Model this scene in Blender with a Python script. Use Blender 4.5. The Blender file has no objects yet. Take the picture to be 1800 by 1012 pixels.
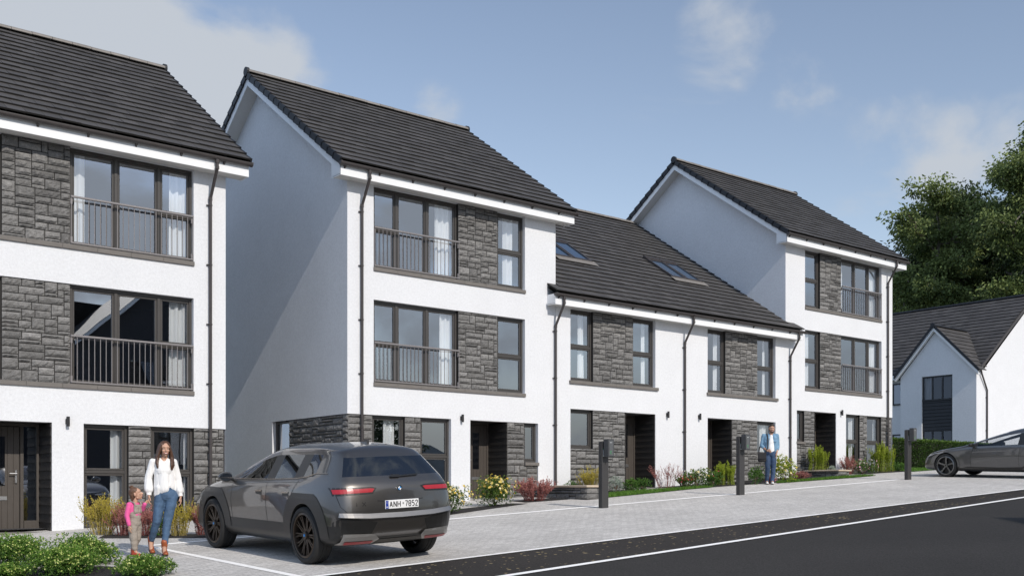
import bpy, bmesh, math, random
import numpy as np
from mathutils import Vector, Matrix, noise as mnoise
from mathutils.bvhtree import BVHTree
R = random.Random(7)
scene = bpy.context.scene
COL = scene.collection
rad = math.radians

# ------------------------------------------------------------------ materials
def _nt(name):
    m = bpy.data.materials.new(name); m.use_nodes = True
    nt = m.node_tree; b = nt.nodes['Principled BSDF']
    return m, nt, b

def N(nt, typ, **kw):
    n = nt.nodes.new(typ)
    for k, v in kw.items():
        if k.startswith('i_'):
            n.inputs[k[2:].replace('_', ' ')].default_value = v
        else:
            setattr(n, k, v)
    return n

def rgba(c):
    return (c[0], c[1], c[2], 1)

def M(name, col, rough=.6, metal=0., var=None, bump=None, tone=None, coat=0., spec=.5, var2=None, sub=0., sheen=0., stretch=None, trans=0.):
    """base colour, optional noise variation (scale, amount), bump (scale, distance), tone attribute amount"""
    m, nt, b = _nt(name)
    L = nt.links.new
    b.inputs['Roughness'].default_value = rough
    b.inputs['Metallic'].default_value = metal
    b.inputs['Coat Weight'].default_value = coat
    b.inputs['Coat Roughness'].default_value = .08
    b.inputs['Specular IOR Level'].default_value = spec
    if sheen: b.inputs['Sheen Weight'].default_value = sheen
    tc = N(nt, 'ShaderNodeTexCoord')
    src = tc.outputs['Object']
    if stretch:
        mp = N(nt, 'ShaderNodeMapping'); mp.inputs['Scale'].default_value = stretch
        L(src, mp.inputs['Vector']); src = mp.outputs[0]
    rgb = N(nt, 'ShaderNodeRGB'); rgb.outputs[0].default_value = rgba(col)
    cur = rgb.outputs[0]
    def mult(fac_socket, lo, hi):
        nonlocal cur
        mr = N(nt, 'ShaderNodeMapRange'); mr.inputs['To Min'].default_value = lo; mr.inputs['To Max'].default_value = hi
        L(fac_socket, mr.inputs['Value'])
        vm = N(nt, 'ShaderNodeVectorMath', operation='SCALE')
        L(cur, vm.inputs[0]); L(mr.outputs[0], vm.inputs['Scale']); cur = vm.outputs[0]
    for v in (var, var2):
        if v:
            t = N(nt, 'ShaderNodeTexNoise'); t.inputs['Scale'].default_value = v[0]; t.inputs['Detail'].default_value = 6
            t.inputs['Roughness'].default_value = .65
            L(src, t.inputs['Vector'])
            mr = N(nt, 'ShaderNodeMapRange'); mr.inputs['From Min'].default_value = .3; mr.inputs['From Max'].default_value = .7
            L(t.outputs['Fac'], mr.inputs['Value'])
            mult(mr.outputs[0], 1 - v[1], 1 + v[1])
    if tone:
        a = N(nt, 'ShaderNodeAttribute', attribute_name='tone')
        mult(a.outputs['Fac'], 1 - tone, 1 + tone)
    L(cur, b.inputs['Base Color'])
    if bump:
        t = N(nt, 'ShaderNodeTexNoise'); t.inputs['Scale'].default_value = bump[0]; t.inputs['Detail'].default_value = 5
        t.inputs['Roughness'].default_value = .6
        L(src, t.inputs['Vector'])
        bp = N(nt, 'ShaderNodeBump'); bp.inputs['Distance'].default_value = bump[1]; bp.inputs['Strength'].default_value = bump[2] if len(bump) > 2 else 1
        L(t.outputs['Fac'], bp.inputs['Height']); L(bp.outputs[0], b.inputs['Normal'])
    if trans:
        out = nt.nodes['Material Output']
        tl = N(nt, 'ShaderNodeBsdfTranslucent'); L(cur, tl.inputs['Color'])
        mx = N(nt, 'ShaderNodeMixShader'); mx.inputs[0].default_value = trans
        L(b.outputs[0], mx.inputs[1]); L(tl.outputs[0], mx.inputs[2]); L(mx.outputs[0], out.inputs[0])
    return m

def glass_mat(name, refl, tint=(1, 1, 1), rough=.0, wave=0., gcol=(1, 1, 1), top=1.):
    m, nt, b = _nt(name); L = nt.links.new
    out = nt.nodes['Material Output']; nt.nodes.remove(b)
    tr = N(nt, 'ShaderNodeBsdfTransparent'); tr.inputs[0].default_value = rgba(tint)
    gl = N(nt, 'ShaderNodeBsdfGlossy'); gl.inputs['Color'].default_value = rgba(gcol); gl.inputs['Roughness'].default_value = rough
    fr = N(nt, 'ShaderNodeFresnel'); fr.inputs['IOR'].default_value = 1.5
    mr = N(nt, 'ShaderNodeMapRange'); mr.inputs['To Min'].default_value = refl; mr.inputs['To Max'].default_value = top
    L(fr.outputs[0], mr.inputs['Value'])
    mx = N(nt, 'ShaderNodeMixShader'); L(mr.outputs[0], mx.inputs[0])
    L(tr.outputs[0], mx.inputs[1]); L(gl.outputs[0], mx.inputs[2]); L(mx.outputs[0], out.inputs[0])
    if wave:
        tc = N(nt, 'ShaderNodeTexCoord'); t = N(nt, 'ShaderNodeTexNoise'); t.inputs['Scale'].default_value = .9; t.inputs['Detail'].default_value = 1
        L(tc.outputs['Object'], t.inputs['Vector'])
        bp = N(nt, 'ShaderNodeBump'); bp.inputs['Distance'].default_value = wave
        L(t.outputs['Fac'], bp.inputs['Height']); L(bp.outputs[0], gl.inputs['Normal'])
    return m

MAT = {}
MAT['render'] = M('white_roughcast', (.715, .725, .745), .9, var=(.9, .03), var2=(19, .07), bump=(62, .010, 1.), spec=.2)
MAT['stone'] = M('grey_stone', (.178, .174, .169), .85, var=(14, .28), var2=(70, .30), bump=(30, .018, 1.), tone=.32, spec=.25)
MAT['mortar'] = M('dark_mortar', (.022, .021, .020), .95)
MAT['tile'] = M('roof_tile_face', (.064, .060, .058), .62, var=(2.2, .12), var2=(40, .10), bump=(90, .002), tone=.24, spec=.4)
MAT['tile_edge'] = M('roof_tile_edge', (.012, .011, .010), .8)  # near black: the shadow line under each course put into the colour
MAT['ridge'] = M('ridge_tile', (.19, .175, .16), .6, var=(8, .15), tone=.15)
MAT['verge'] = M('verge_cap', (.011, .012, .016), .55, var=(9, .2))
MAT['upvc'] = M('white_board', (.80, .81, .82), .35, var=(3, .015))
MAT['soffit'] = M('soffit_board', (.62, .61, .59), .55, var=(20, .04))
MAT['gutter'] = M('dark_brown_gutter', (.050, .043, .042), .42, var=(4, .12))
MAT['frame'] = M('brown_window_frame', (.060, .055, .051), .38, var=(5, .08))
MAT['sill'] = M('sill_stone', (.155, .142, .130), .75, var=(6, .12), bump=(60, .003), stretch=(1, 1, 4))
MAT['rail'] = M('metal_rail', (.24, .225, .225), .4, metal=.2)
MAT['lamp'] = M('lamp_black', (.022, .021, .022), .4)
MAT['clad'] = M('dark_cladding', (.030, .027, .025), .6, var=(7, .25), bump=(40, .003), stretch=(1, 1, 6))
MAT['door'] = M('door_brown', (.070, .060, .052), .45, var=(6, .10), stretch=(6, 6, 1))
MAT['steel'] = M('brushed_steel', (.55, .55, .55), .3, metal=.9)
MAT['curtain'] = M('white_curtain', (.90, .90, .90), .9, trans=.3)
MAT['sheer'] = M('sheer_curtain', (.30, .34, .40), .9, trans=.2)
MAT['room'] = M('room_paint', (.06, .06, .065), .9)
def coated_glass(name, tint, refl):
    m, nt, b = _nt(name); L = nt.links.new; nt.nodes.remove(b)
    tr = N(nt, 'ShaderNodeBsdfTransparent'); tr.inputs[0].default_value = rgba(tint)
    gl = N(nt, 'ShaderNodeBsdfGlossy'); gl.inputs['Color'].default_value = rgba(refl); gl.inputs['Roughness'].default_value = 0
    tc = N(nt, 'ShaderNodeTexCoord'); t = N(nt, 'ShaderNodeTexNoise'); t.inputs['Scale'].default_value = .9; t.inputs['Detail'].default_value = 1
    L(tc.outputs['Object'], t.inputs['Vector'])
    bp = N(nt, 'ShaderNodeBump'); bp.inputs['Distance'].default_value = .0015; L(t.outputs['Fac'], bp.inputs['Height']); L(bp.outputs[0], gl.inputs['Normal'])
    ad = N(nt, 'ShaderNodeAddShader'); L(tr.outputs[0], ad.inputs[0]); L(gl.outputs[0], ad.inputs[1]); L(ad.outputs[0], nt.nodes['Material Output'].inputs[0])
    return m
MAT['glass'] = coated_glass('window_glass', (.74, .76, .77), (.36, .38, .41))
MAT['glass_far'] = glass_mat('far_glass', .05, tint=(.6, .62, .65), gcol=(.8, .84, .9))
MAT['glass_dark'] = glass_mat('dark_glass', .22, tint=(.25, .27, .3), gcol=(.8, .84, .9))
MAT['slate_dark'] = M('black_weatherboard', (.014, .016, .020), .6, var=(5, .2))
MAT['frame_dark'] = M('black_window_frame', (.012, .013, .016), .4)

# ------------------------------------------------------------------ mesh builder
class MB:
    def __init__(s):
        s.v = []; s.f = []; s.m = []; s.t = []
    def add(s, verts, faces, m=0, tone=.5):
        o = len(s.v); s.v += [tuple(p) for p in verts]
        for f in faces:
            s.f.append([o + i for i in f]); s.m.append(m); s.t.append(tone)
    def quad(s, a, b, c, d, m=0, tone=.5):
        s.add([a, b, c, d], [(0, 1, 2, 3)], m, tone)
    def box(s, x0, x1, y0, y1, z0, z1, m=0, tone=.5):
        if x0 > x1: x0, x1 = x1, x0
        if y0 > y1: y0, y1 = y1, y0
        if z0 > z1: z0, z1 = z1, z0
        V = [(x0, y0, z0), (x1, y0, z0), (x1, y1, z0), (x0, y1, z0), (x0, y0, z1), (x1, y0, z1), (x1, y1, z1), (x0, y1, z1)]
        s.add(V, [(0, 3, 2, 1), (4, 5, 6, 7), (0, 1, 5, 4), (1, 2, 6, 5), (2, 3, 7, 6), (3, 0, 4, 7)], m, tone)
    def cbox(s, x0, x1, y0, y1, z0, z1, b=.01, m=0, tone=.5):
        """box with chamfered edges"""
        if x0 > x1: x0, x1 = x1, x0
        bm = bmesh.new(); bmesh.ops.create_cube(bm, size=1)
        for v in bm.verts:
            v.co = Vector(((x0 + x1) / 2 + v.co.x * (x1 - x0), (y0 + y1) / 2 + v.co.y * (y1 - y0), (z0 + z1) / 2 + v.co.z * (z1 - z0)))
        bmesh.ops.bevel(bm, geom=bm.edges[:], offset=b, segments=1, affect='EDGES', clamp_overlap=True)
        s.bm(bm, m, tone)
    def bm(s, bm, m=0, tone=.5, mtx=None):
        bm.verts.ensure_lookup_table()
        for i, v in enumerate(bm.verts): v.index = i
        s.add([(mtx @ v.co if mtx else v.co) for v in bm.verts], [[v.index for v in f.verts] for f in bm.faces], m, tone)
        bm.free()
    def prism(s, poly, axis, a, b, m=0, tone=.5):
        """poly of 2D points extruded along axis from a to b (axis 0: (y,z), 1: (x,z), 2: (x,y))"""
        def P(p, t):
            return (t, p[0], p[1]) if axis == 0 else ((p[0], t, p[1]) if axis == 1 else (p[0], p[1], t))
        n = len(poly)
        V = [P(p, a) for p in poly] + [P(p, b) for p in poly]
        F = [tuple(range(n))[::-1], tuple(range(n, 2 * n))] + [(i, (i + 1) % n, n + (i + 1) % n, n + i) for i in range(n)]
        s.add(V, F, m, tone)
    def tube(s, pts, r, n=8, m=0, cap=True, tone=.5):
        pts = [Vector(p) for p in pts]
        rs = r if isinstance(r, (list, tuple)) else [r] * len(pts)
        o = len(s.v); up = None
        for i, p in enumerate(pts):
            if i == 0: t = pts[1] - p
            elif i == len(pts) - 1: t = p - pts[i - 1]
            else: t = (pts[i + 1] - p).normalized() + (p - pts[i - 1]).normalized()
            t = t.normalized() if t.length > 1e-9 else Vector((0, 0, 1))
            if up is None:
                up = Vector((1, 0, 0)) if abs(t.x) < .8 else Vector((0, 1, 0))
            a = (up - t * up.dot(t)).normalized(); b = t.cross(a); up = a
            for k in range(n):
                q = p + (a * math.cos(2 * math.pi * k / n) + b * math.sin(2 * math.pi * k / n)) * rs[i]
                s.v.append(tuple(q))
        for i in range(len(pts) - 1):
            for k in range(n):
                s.f.append([o + i * n + k, o + i * n + (k + 1) % n, o + (i + 1) * n + (k + 1) % n, o + (i + 1) * n + k]); s.m.append(m); s.t.append(tone)
        if cap:
            s.f.append([o + k for k in range(n)][::-1]); s.m.append(m); s.t.append(tone)
            e = o + (len(pts) - 1) * n
            s.f.append([e + k for k in range(n)]); s.m.append(m); s.t.append(tone)
    def lathe(s, prof, c, axis=2, n=24, m=0, tone=.5, closed=False):
        """prof: list of (radius, height) about an axis through c"""
        o = len(s.v); c = Vector(c)
        for (r, h) in prof:
            for k in range(n):
                a = 2 * math.pi * k / n; x, y = r * math.cos(a), r * math.sin(a)
                p = (x, y, h) if axis == 2 else ((h, x, y) if axis == 0 else (y, h, x))
                s.v.append(tuple(c + Vector(p)))
        np_ = len(prof)
        for i in range(np_ - 1 + (1 if closed else 0)):
            j = (i + 1) % np_
            for k in range(n):
                s.f.append([o + i * n + k, o + i * n + (k + 1) % n, o + j * n + (k + 1) % n, o + j * n + k]); s.m.append(m); s.t.append(tone)
    def build(s, name, mats, parent=None, org=(0, 0, 0), smooth=False, recalc=False):
        me = bpy.data.meshes.new(name)
        ox, oy, oz = org
        me.from_pydata([(x - ox, y - oy, z - oz) for x, y, z in s.v], [], s.f)
        if not isinstance(mats, (list, tuple)): mats = [mats]
        for m in mats: me.materials.append(m)
        me.polygons.foreach_set('material_index', s.m)
        at = me.attributes.new('tone', 'FLOAT', 'FACE'); at.data.foreach_set('value', s.t)
        if smooth: me.polygons.foreach_set('use_smooth', [True] * len(me.polygons))
        me.update()
        if recalc:
            bm = bmesh.new(); bm.from_mesh(me); bmesh.ops.recalc_face_normals(bm, faces=bm.faces); bm.to_mesh(me); bm.free()
        o = bpy.data.objects.new(name, me); COL.objects.link(o)
        if parent is not None: o.parent = parent
        else: o.location = org
        return o

def tag(o, label=None, cat=None, group=None, kind=None):
    if label: o['label'] = label
    if cat: o['category'] = cat
    if group: o['group'] = group
    if kind: o['kind'] = kind
    return o

def thing(name, loc, label, cat, group=None, rz=0, rot=None):
    o = bpy.data.objects.new(name, None); COL.objects.link(o)
    o.empty_display_size = .2
    o.location = loc
    o.rotation_euler = rot if rot else (0, 0, rz)
    return tag(o, label, cat, group)

def smooth_angle(o, deg=40):
    me = o.data
    me.polygons.foreach_set('use_smooth', [True] * len(me.polygons))
    try: me.set_sharp_from_angle(angle=rad(deg))
    except Exception: pass

# ------------------------------------------------------------------ terrain
SA, SB = .053, .033
Z0 = -1.76635
def zg(x, y):
    xx = max(-25., min(x, 36.)); yy = max(-2., min(y, 24.))
    return Z0 + SA * xx + SB * yy

YF = 21.46    # plane of the house fronts
# ------------------------------------------------------------------ building parts
def wall_front(mb, xs, z0, z1, openings, y, depth, m=0, dir_=1):
    """front wall (normal -Y) between xs, with rectangular openings (xa,xb,za,zb) and their reveals"""
    X = sorted(set([xs[0], xs[1]] + [o[0] for o in openings] + [o[1] for o in openings]))
    Z = sorted(set([z0, z1] + [min(max(q, z0), z1) for o in openings for q in o[2:4]]))
    for a, b in zip(X[:-1], X[1:]):
        for c, d in zip(Z[:-1], Z[1:]):
            mx, mz = (a + b) / 2, (c + d) / 2
            if any(o[0] < mx < o[1] and o[2] < mz < o[3] for o in openings): continue
            mb.quad((a, y, c), (b, y, c), (b, y, d), (a, y, d), m)
    for (a, b, c, d) in openings:
        e = y + depth
        if c > z0: mb.quad((a, y, c), (b, y, c), (b, e, c), (a, e, c), m)
        mb.quad((a, y, d), (a, e, d), (b, e, d), (b, y, d), m)
        if a > xs[0] + 1e-4: mb.quad((a, y, c), (a, e, c), (a, e, d), (a, y, d), m)
        if b < xs[1] - 1e-4: mb.quad((b, y, c), (b, y, d), (b, e, d), (b, e, c), m)

def stones(mb, P, u0, u1, v0, v1, seed=0, back=True):
    """squared rubble in the rectangle; P(u,v,d) gives a point, d is the distance out of the wall"""
    rr = random.Random(seed)
    cu, cv = .06, .072
    nu = max(2, round((u1 - u0) / cu)); nv = max(2, round((v1 - v0) / cv))
    cu = (u1 - u0) / nu; cv = (v1 - v0) / nv
    sky = [0] * nu
    blocks = []
    while min(sky) < nv:
        h = min(sky); i = sky.index(h); j = i
        while j < nu and sky[j] == h: j += 1
        gap = j - i
        hh = rr.choice([1, 1, 2, 2, 2, 2, 2, 3]); hh = min(hh, nv - h)
        w = rr.randint(4, 9) if hh < 3 else rr.randint(4, 6)
        if gap - w < 2: w = gap if gap <= 9 else gap // 2
        w = min(w, gap)
        blocks.append((i, h, w, hh))
        for k in range(i, i + w): sky[k] = h + hh
    g = .0085
    for (i, h, w, hh) in blocks:
        a, b = u0 + i * cu + g, u0 + (i + w) * cu - g
        c, d = v0 + h * cv + g, v0 + (h + hh) * cv - g
        nx = max(2, int((b - a) / .042)); nz = max(2, int((d - c) / .038))
        tone = min(1, max(0, rr.gauss(.5, .24))); base = rr.uniform(.006, .026)
        tx, tz = rr.uniform(-.010, .010), rr.uniform(-.034, .012)
        V = []; F = []
        for q in range(nz + 1):
            for p in range(nx + 1):
                s, t = p / nx, q / nz
                edge = p in (0, nx) or q in (0, nz)
                dd = base + tx * (s - .5) + tz * (t - .5) + .010 * math.sin(math.pi * t) + rr.uniform(-.013, .013)
                if edge: dd = rr.uniform(-.004, .002)
                ju = 0 if edge else rr.uniform(-.01, .01)
                V.append(P(a + (b - a) * s + ju, c + (d - c) * t, dd))
        for q in range(nz):
            for p in range(nx):
                k = q * (nx + 1) + p
                F.append((k, k + 1, k + nx + 2, k + nx + 1))
        # skirt back to the mortar
        ring = [p for p in range(nx + 1)] + [q * (nx + 1) + nx for q in range(1, nz + 1)] + [nz * (nx + 1) + p for p in range(nx - 1, -1, -1)] + [q * (nx + 1) for q in range(nz - 1, 0, -1)]
        pts2 = []
        for k in ring:
            p, q = k % (nx + 1), k // (nx + 1)
            pts2.append(P(a + (b - a) * p / nx, c + (d - c) * q / nz, -.03))
        o = len(V); V += pts2; nr = len(ring)
        for k in range(nr):
            F.append((ring[k], o + k, o + (k + 1) % nr, ring[(k + 1) % nr]))
        mb.add(V, F, 0, tone)
    if back:
        mb.quad(P(u0, v0, -.012), P(u1, v0, -.012), P(u1, v1, -.012), P(u0, v1, -.012), 1)

def window_parts(parent, org, xa, xb, za, zb, mull=(), trans=(), y=None, fw=.055, curt='', m_frame='frame', m_glass='glass', y_room=.12, seed=0, sheer_top=None, pane_z=None):
    """frame with sashes; panes and curtains as sub-parts. mull: x of mullions; trans: (x0,x1,z) transoms"""
    y = YF + .10 if y is None else y
    mb = MB(); d = .07
    mb.cbox(xa, xb, y, y + d, zb - fw, zb, .006); mb.cbox(xa, xb, y, y + d, za, za + fw, .006)
    mb.cbox(xa, xa + fw, y + .001, y + d, za + fw, zb - fw, .006); mb.cbox(xb - fw, xb, y + .001, y + d, za + fw, zb - fw, .006)
    for q in mull: mb.cbox(q - .035, q + .035, y + .001, y + d, za + fw, zb - fw, .006)
    xsx = [xa + fw] + list(mull) + [xb - fw]
    cells = []
    for i, (p, q) in enumerate(zip(xsx[:-1], xsx[1:])):
        p2 = p + (.035 if i > 0 else 0); q2 = q - (.035 if i < len(xsx) - 2 else 0)
        tz = [t[2] for t in trans if t[0] <= (p2 + q2) / 2 <= t[1]]
        zz = [za + fw] + tz + [zb - fw]
        for k, (c, e) in enumerate(zip(zz[:-1], zz[1:])):
            c2 = c + (.03 if k > 0 else 0); e2 = e - (.03 if k < len(zz) - 2 else 0)
            cells.append((p2, q2, c2, e2))
        for t in tz: mb.cbox(p2, q2, y + .002, y + d, t - .03, t + .03, .006)
    sw = .045
    for (p, q, c, e) in cells:   # sash, slightly behind the outer frame
        ys = y + .018
        mb.cbox(p, q, ys, ys + .05, e - sw, e, .008); mb.cbox(p, q, ys, ys + .05, c, c + sw, .008)
        mb.cbox(p, p + sw, ys + .001, ys + .05, c + sw, e - sw, .008); mb.cbox(q - sw, q, ys + .001, ys + .05, c + sw, e - sw, .008)
    w = mb.build('window', MAT[m_frame], parent, org)
    g = MB()
    rr = random.Random(seed)
    for (p, q, c, e) in cells:
        yy = y + .045; t1, t2 = rr.uniform(-.002, .002), rr.uniform(-.002, .002)
        g.quad((p + sw, yy + t1, c + sw), (q - sw, yy + t2, c + sw), (q - sw, yy + t2 + .001, e - sw), (p + sw, yy + t1 + .001, e - sw))
    g.build('pane', MAT[m_glass], w, org)
    # curtains: list of (x0, x1) drawn as folded cloth
    for (c0, c1) in curt:
        cb = MB(); n = max(10, int(abs(c1 - c0) / .02)); V = []; F = []
        zs = [za + .03, (za + zb) / 2, zb - .03]
        ph = rr.uniform(0, 6)
        for j, z in enumerate(zs):
            for i in range(n + 1):
                s = i / n
                yy = y + y_room + .05 + .035 * math.sin(ph + s * abs(c1 - c0) * 38 + .5 * math.sin(s * 9 + j)) + .01 * math.sin(s * 71)
                V.append((c0 + (c1 - c0) * s * (1 + .04 * (1 - j / 2)), yy, z))
        for j in range(len(zs) - 1):
            for i in range(n):
                k = j * (n + 1) + i; F.append((k, k + 1, k + n + 2, k + n + 1))
        cb.add(V, F)
        cb.build('curtain', MAT['curtain'], w, org, smooth=True)
    if sheer_top:
        cb = MB(); n = int((xb - xa) / .025); V = []; F = []
        for j, z in enumerate((za + .03, sheer_top)):
            for i in range(n + 1):
                s = i / n
                yy = y + y_room + .11 + .02 * math.sin(s * (xb - xa) * 52 + 1.3 * math.sin(s * 17))
                V.append((xa + (xb - xa) * s, yy, z))
        for i in range(n): F.append((i, i + 1, i + n + 2, i + n + 1))
        cb.add(V, F); cb.build('net_curtain', MAT['sheer'], w, org, smooth=True)
    return w

def roof_slope(mb, x0, x1, ye, ze, yr, zr, seed=0, gauge=.335, tw=.33, detail=True, skip=None, deck=True):
    """tiled slope from the eave line (ye,ze) up to the ridge line (yr,zr), tiles across x0..x1"""
    rr = random.Random(seed)
    S = Vector((0, yr - ye, zr - ze)); L = S.length; S.normalize()
    sg = 1 if yr > ye else -1
    Nn = Vector((0, -S.z * sg, S.y * sg))        # outward normal
    n = max(1, round(L / gauge)); g = L / n
    base = Vector((0, ye, ze))
    for i in range(n):
        off = (tw / 2) if i % 2 else 0
        x = x0 - off
        while x < x1 - .01:
            a, b = max(x, x0), min(x + tw, x1)
            x += tw
            if b - a < .02: continue
            if skip and skip((a + b) / 2, i * g, g): continue
            t = min(1, max(0, rr.gauss(.5, .22)))
            l0, l1 = i * g - .012, (i + 1) * g + .05
            lift = .044 + rr.uniform(-.005, .005); th = .034
            gp = .0022
            p = []
            for (l, h) in ((l0, lift), (l1, .004 if i == n - 1 else .006)):
                q = base + S * l
                p.append(q + Nn * (h + th)); p.append(q + Nn * h)
            (t0, b0, t1, b1) = p
            A = [(a + gp, *t0.yz), (b - gp, *t0.yz), (b - gp, *t1.yz), (a + gp, *t1.yz), (a + gp, *b0.yz), (b - gp, *b0.yz), (b - gp, *b1.yz), (a + gp, *b1.yz)]
            mb.add(A, [(0, 1, 2, 3)] if sg > 0 else [(3, 2, 1, 0)], 0, t)
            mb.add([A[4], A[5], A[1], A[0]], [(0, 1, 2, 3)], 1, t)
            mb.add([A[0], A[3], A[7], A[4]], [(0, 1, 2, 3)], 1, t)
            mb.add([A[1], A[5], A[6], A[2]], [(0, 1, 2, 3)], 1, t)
    if not deck: return
    # decking underneath
    q0, q1 = base, base + S * L
    mb.quad((x0, *q0.yz), (x1, *q0.yz), (x1, *q1.yz), (x0, *q1.yz), 1)
    d0, d1 = q0 - Nn * .05, q1 - Nn * .05
    mb.quad((x0, *d0.yz), (x0, *d1.yz), (x1, *d1.yz), (x1, *d0.yz), 1)

def ridge_tiles(mb, x0, x1, y, z, seed=0, r=.10, step=.45):
    rr = random.Random(seed); n = max(1, round((x1 - x0) / step)); st = (x1 - x0) / n
    for i in range(n):
        a, b = x0 + i * st + .004, x0 + (i + 1) * st - .004
        dz = rr.uniform(-.004, .004); pts = []
        for k in range(9):
            t = math.pi * k / 8
            pts.append((y - 1.25 * r * math.cos(t), z + dz + r * math.sin(t) * .95 - .02))
        inner = [(y - 1.05 * r * math.cos(math.pi * k / 8), z + dz + r * math.sin(math.pi * k / 8) * .75 - .03) for k in range(8, -1, -1)]
        mb.prism(pts + inner, 0, a, b, 0, min(1, max(0, rr.gauss(.5, .25))))

def gutter(mb, x0, x1, y, z, r=.06):
    prof = [(y + r * math.cos(t), z + r * math.sin(t)) for t in [math.pi + math.pi * k / 8 for k in range(9)]]
    prof = [(y - r, z + .012)] + prof + [(y + r, z + .012), (y + r - .008, z + .012)] + [(y + (r - .008) * math.cos(t), z + (r - .008) * math.sin(t)) for t in [2 * math.pi - math.pi * k / 8 for k in range(9)]] + [(y - r + .008, z + .012)]
    mb.prism(prof, 0, x0, x1)
    for e in (x0, x1):
        mb.prism([(y - r - .006, z + .02)] + [(y + (r + .008) * math.cos(t), z + (r + .008) * math.sin(t)) for t in [math.pi + math.pi * k / 8 for k in range(9)]] + [(y + r + .006, z + .02)], 0, e - .02, e + .02)

def downpipe(parent, org, x, ytop, ztop, ywall, zbot, bend=.55, side=0):
    mb = MB(); r = .034
    mb.tube([(x + side, ytop, ztop), (x + side, ytop, ztop - .20), (x, ywall, ztop - .20 - bend), (x, ywall, zbot)], r, 10)
    mb.tube([(x + side, ytop, ztop - .02), (x + side, ytop, ztop - .10)], r + .008, 10)
    mb.tube([(x + side, ytop, ztop - .16), (x + side, ytop, ztop - .22)], r + .007, 10)
    z = ztop - .35 - bend
    mb.tube([(x, ywall, z + .10), (x, ywall, z + .17)], r + .007, 10)
    while z > zbot + .4:
        mb.tube([(x, ywall, z - .015), (x, ywall, z + .015)], r + .007, 10)
        mb.box(x - .075, x + .05, ywall + .02, ywall + .045, z - .012, z + .012)
        z -= 1.25
    return mb.build('downpipe', MAT['gutter'], parent, org, smooth=False)

def wall_lamp(parent, org, x, z):
    mb = MB()
    mb.cbox(x - .035, x + .035, YF - .022, YF - .001, z - .05, z + .05, .005)
    mb.lathe([(.001, .095), (.03, .095), (.033, .09), (.033, -.09), (.03, -.095), (.001, -.095)], (x, YF - .065, z), 2, 14)
    mb.box(x - .015, x + .015, YF - .05, YF - .02, z - .02, z + .02)
    return mb.build('wall_lamp', MAT['lamp'], parent, org)

def balustrade(parent, org, xa, xb, z0, zt, y):
    mb = MB()
    mb.cbox(xa, xb, y - .025, y + .025, zt - .038, zt, .006)
    mb.box(xa, xb, y - .012, y + .012, z0 + .03, z0 + .055)
    n = max(2, round((xb - xa) / .112))
    for i in range(n + 1):
        x = xa + .012 + (xb - xa - .024) * i / n
        mb.box(x - .0058, x + .0058, y - .0058, y + .0058, z0 + .056, zt - .039)
    for x in (xa + .02, xb - .02):
        mb.box(x - .02, x + .02, y + .013, y + .05, z0 + .01, z0 + .16); mb.box(x - .02, x + .02, y + .013, y + .05, zt - .16, zt - .05)
    return mb.build('balustrade', MAT['rail'], parent, org)

def sill(parent, org, xa, xb, z0, z1, y0, y1, seed=0):
    mb = MB(); L = .62; n = max(1, round((xb - xa) / L)); st = (xb - xa) / n; rr = random.Random(seed)
    for i in range(n):
        mb.cbox(xa + i * st + .001, xa + (i + 1) * st - .001, y0 - rr.uniform(0, .003), y1, z0, z1, .006, 0, rr.random())
    return mb.build('sill', MAT['sill'], parent, org)

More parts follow.
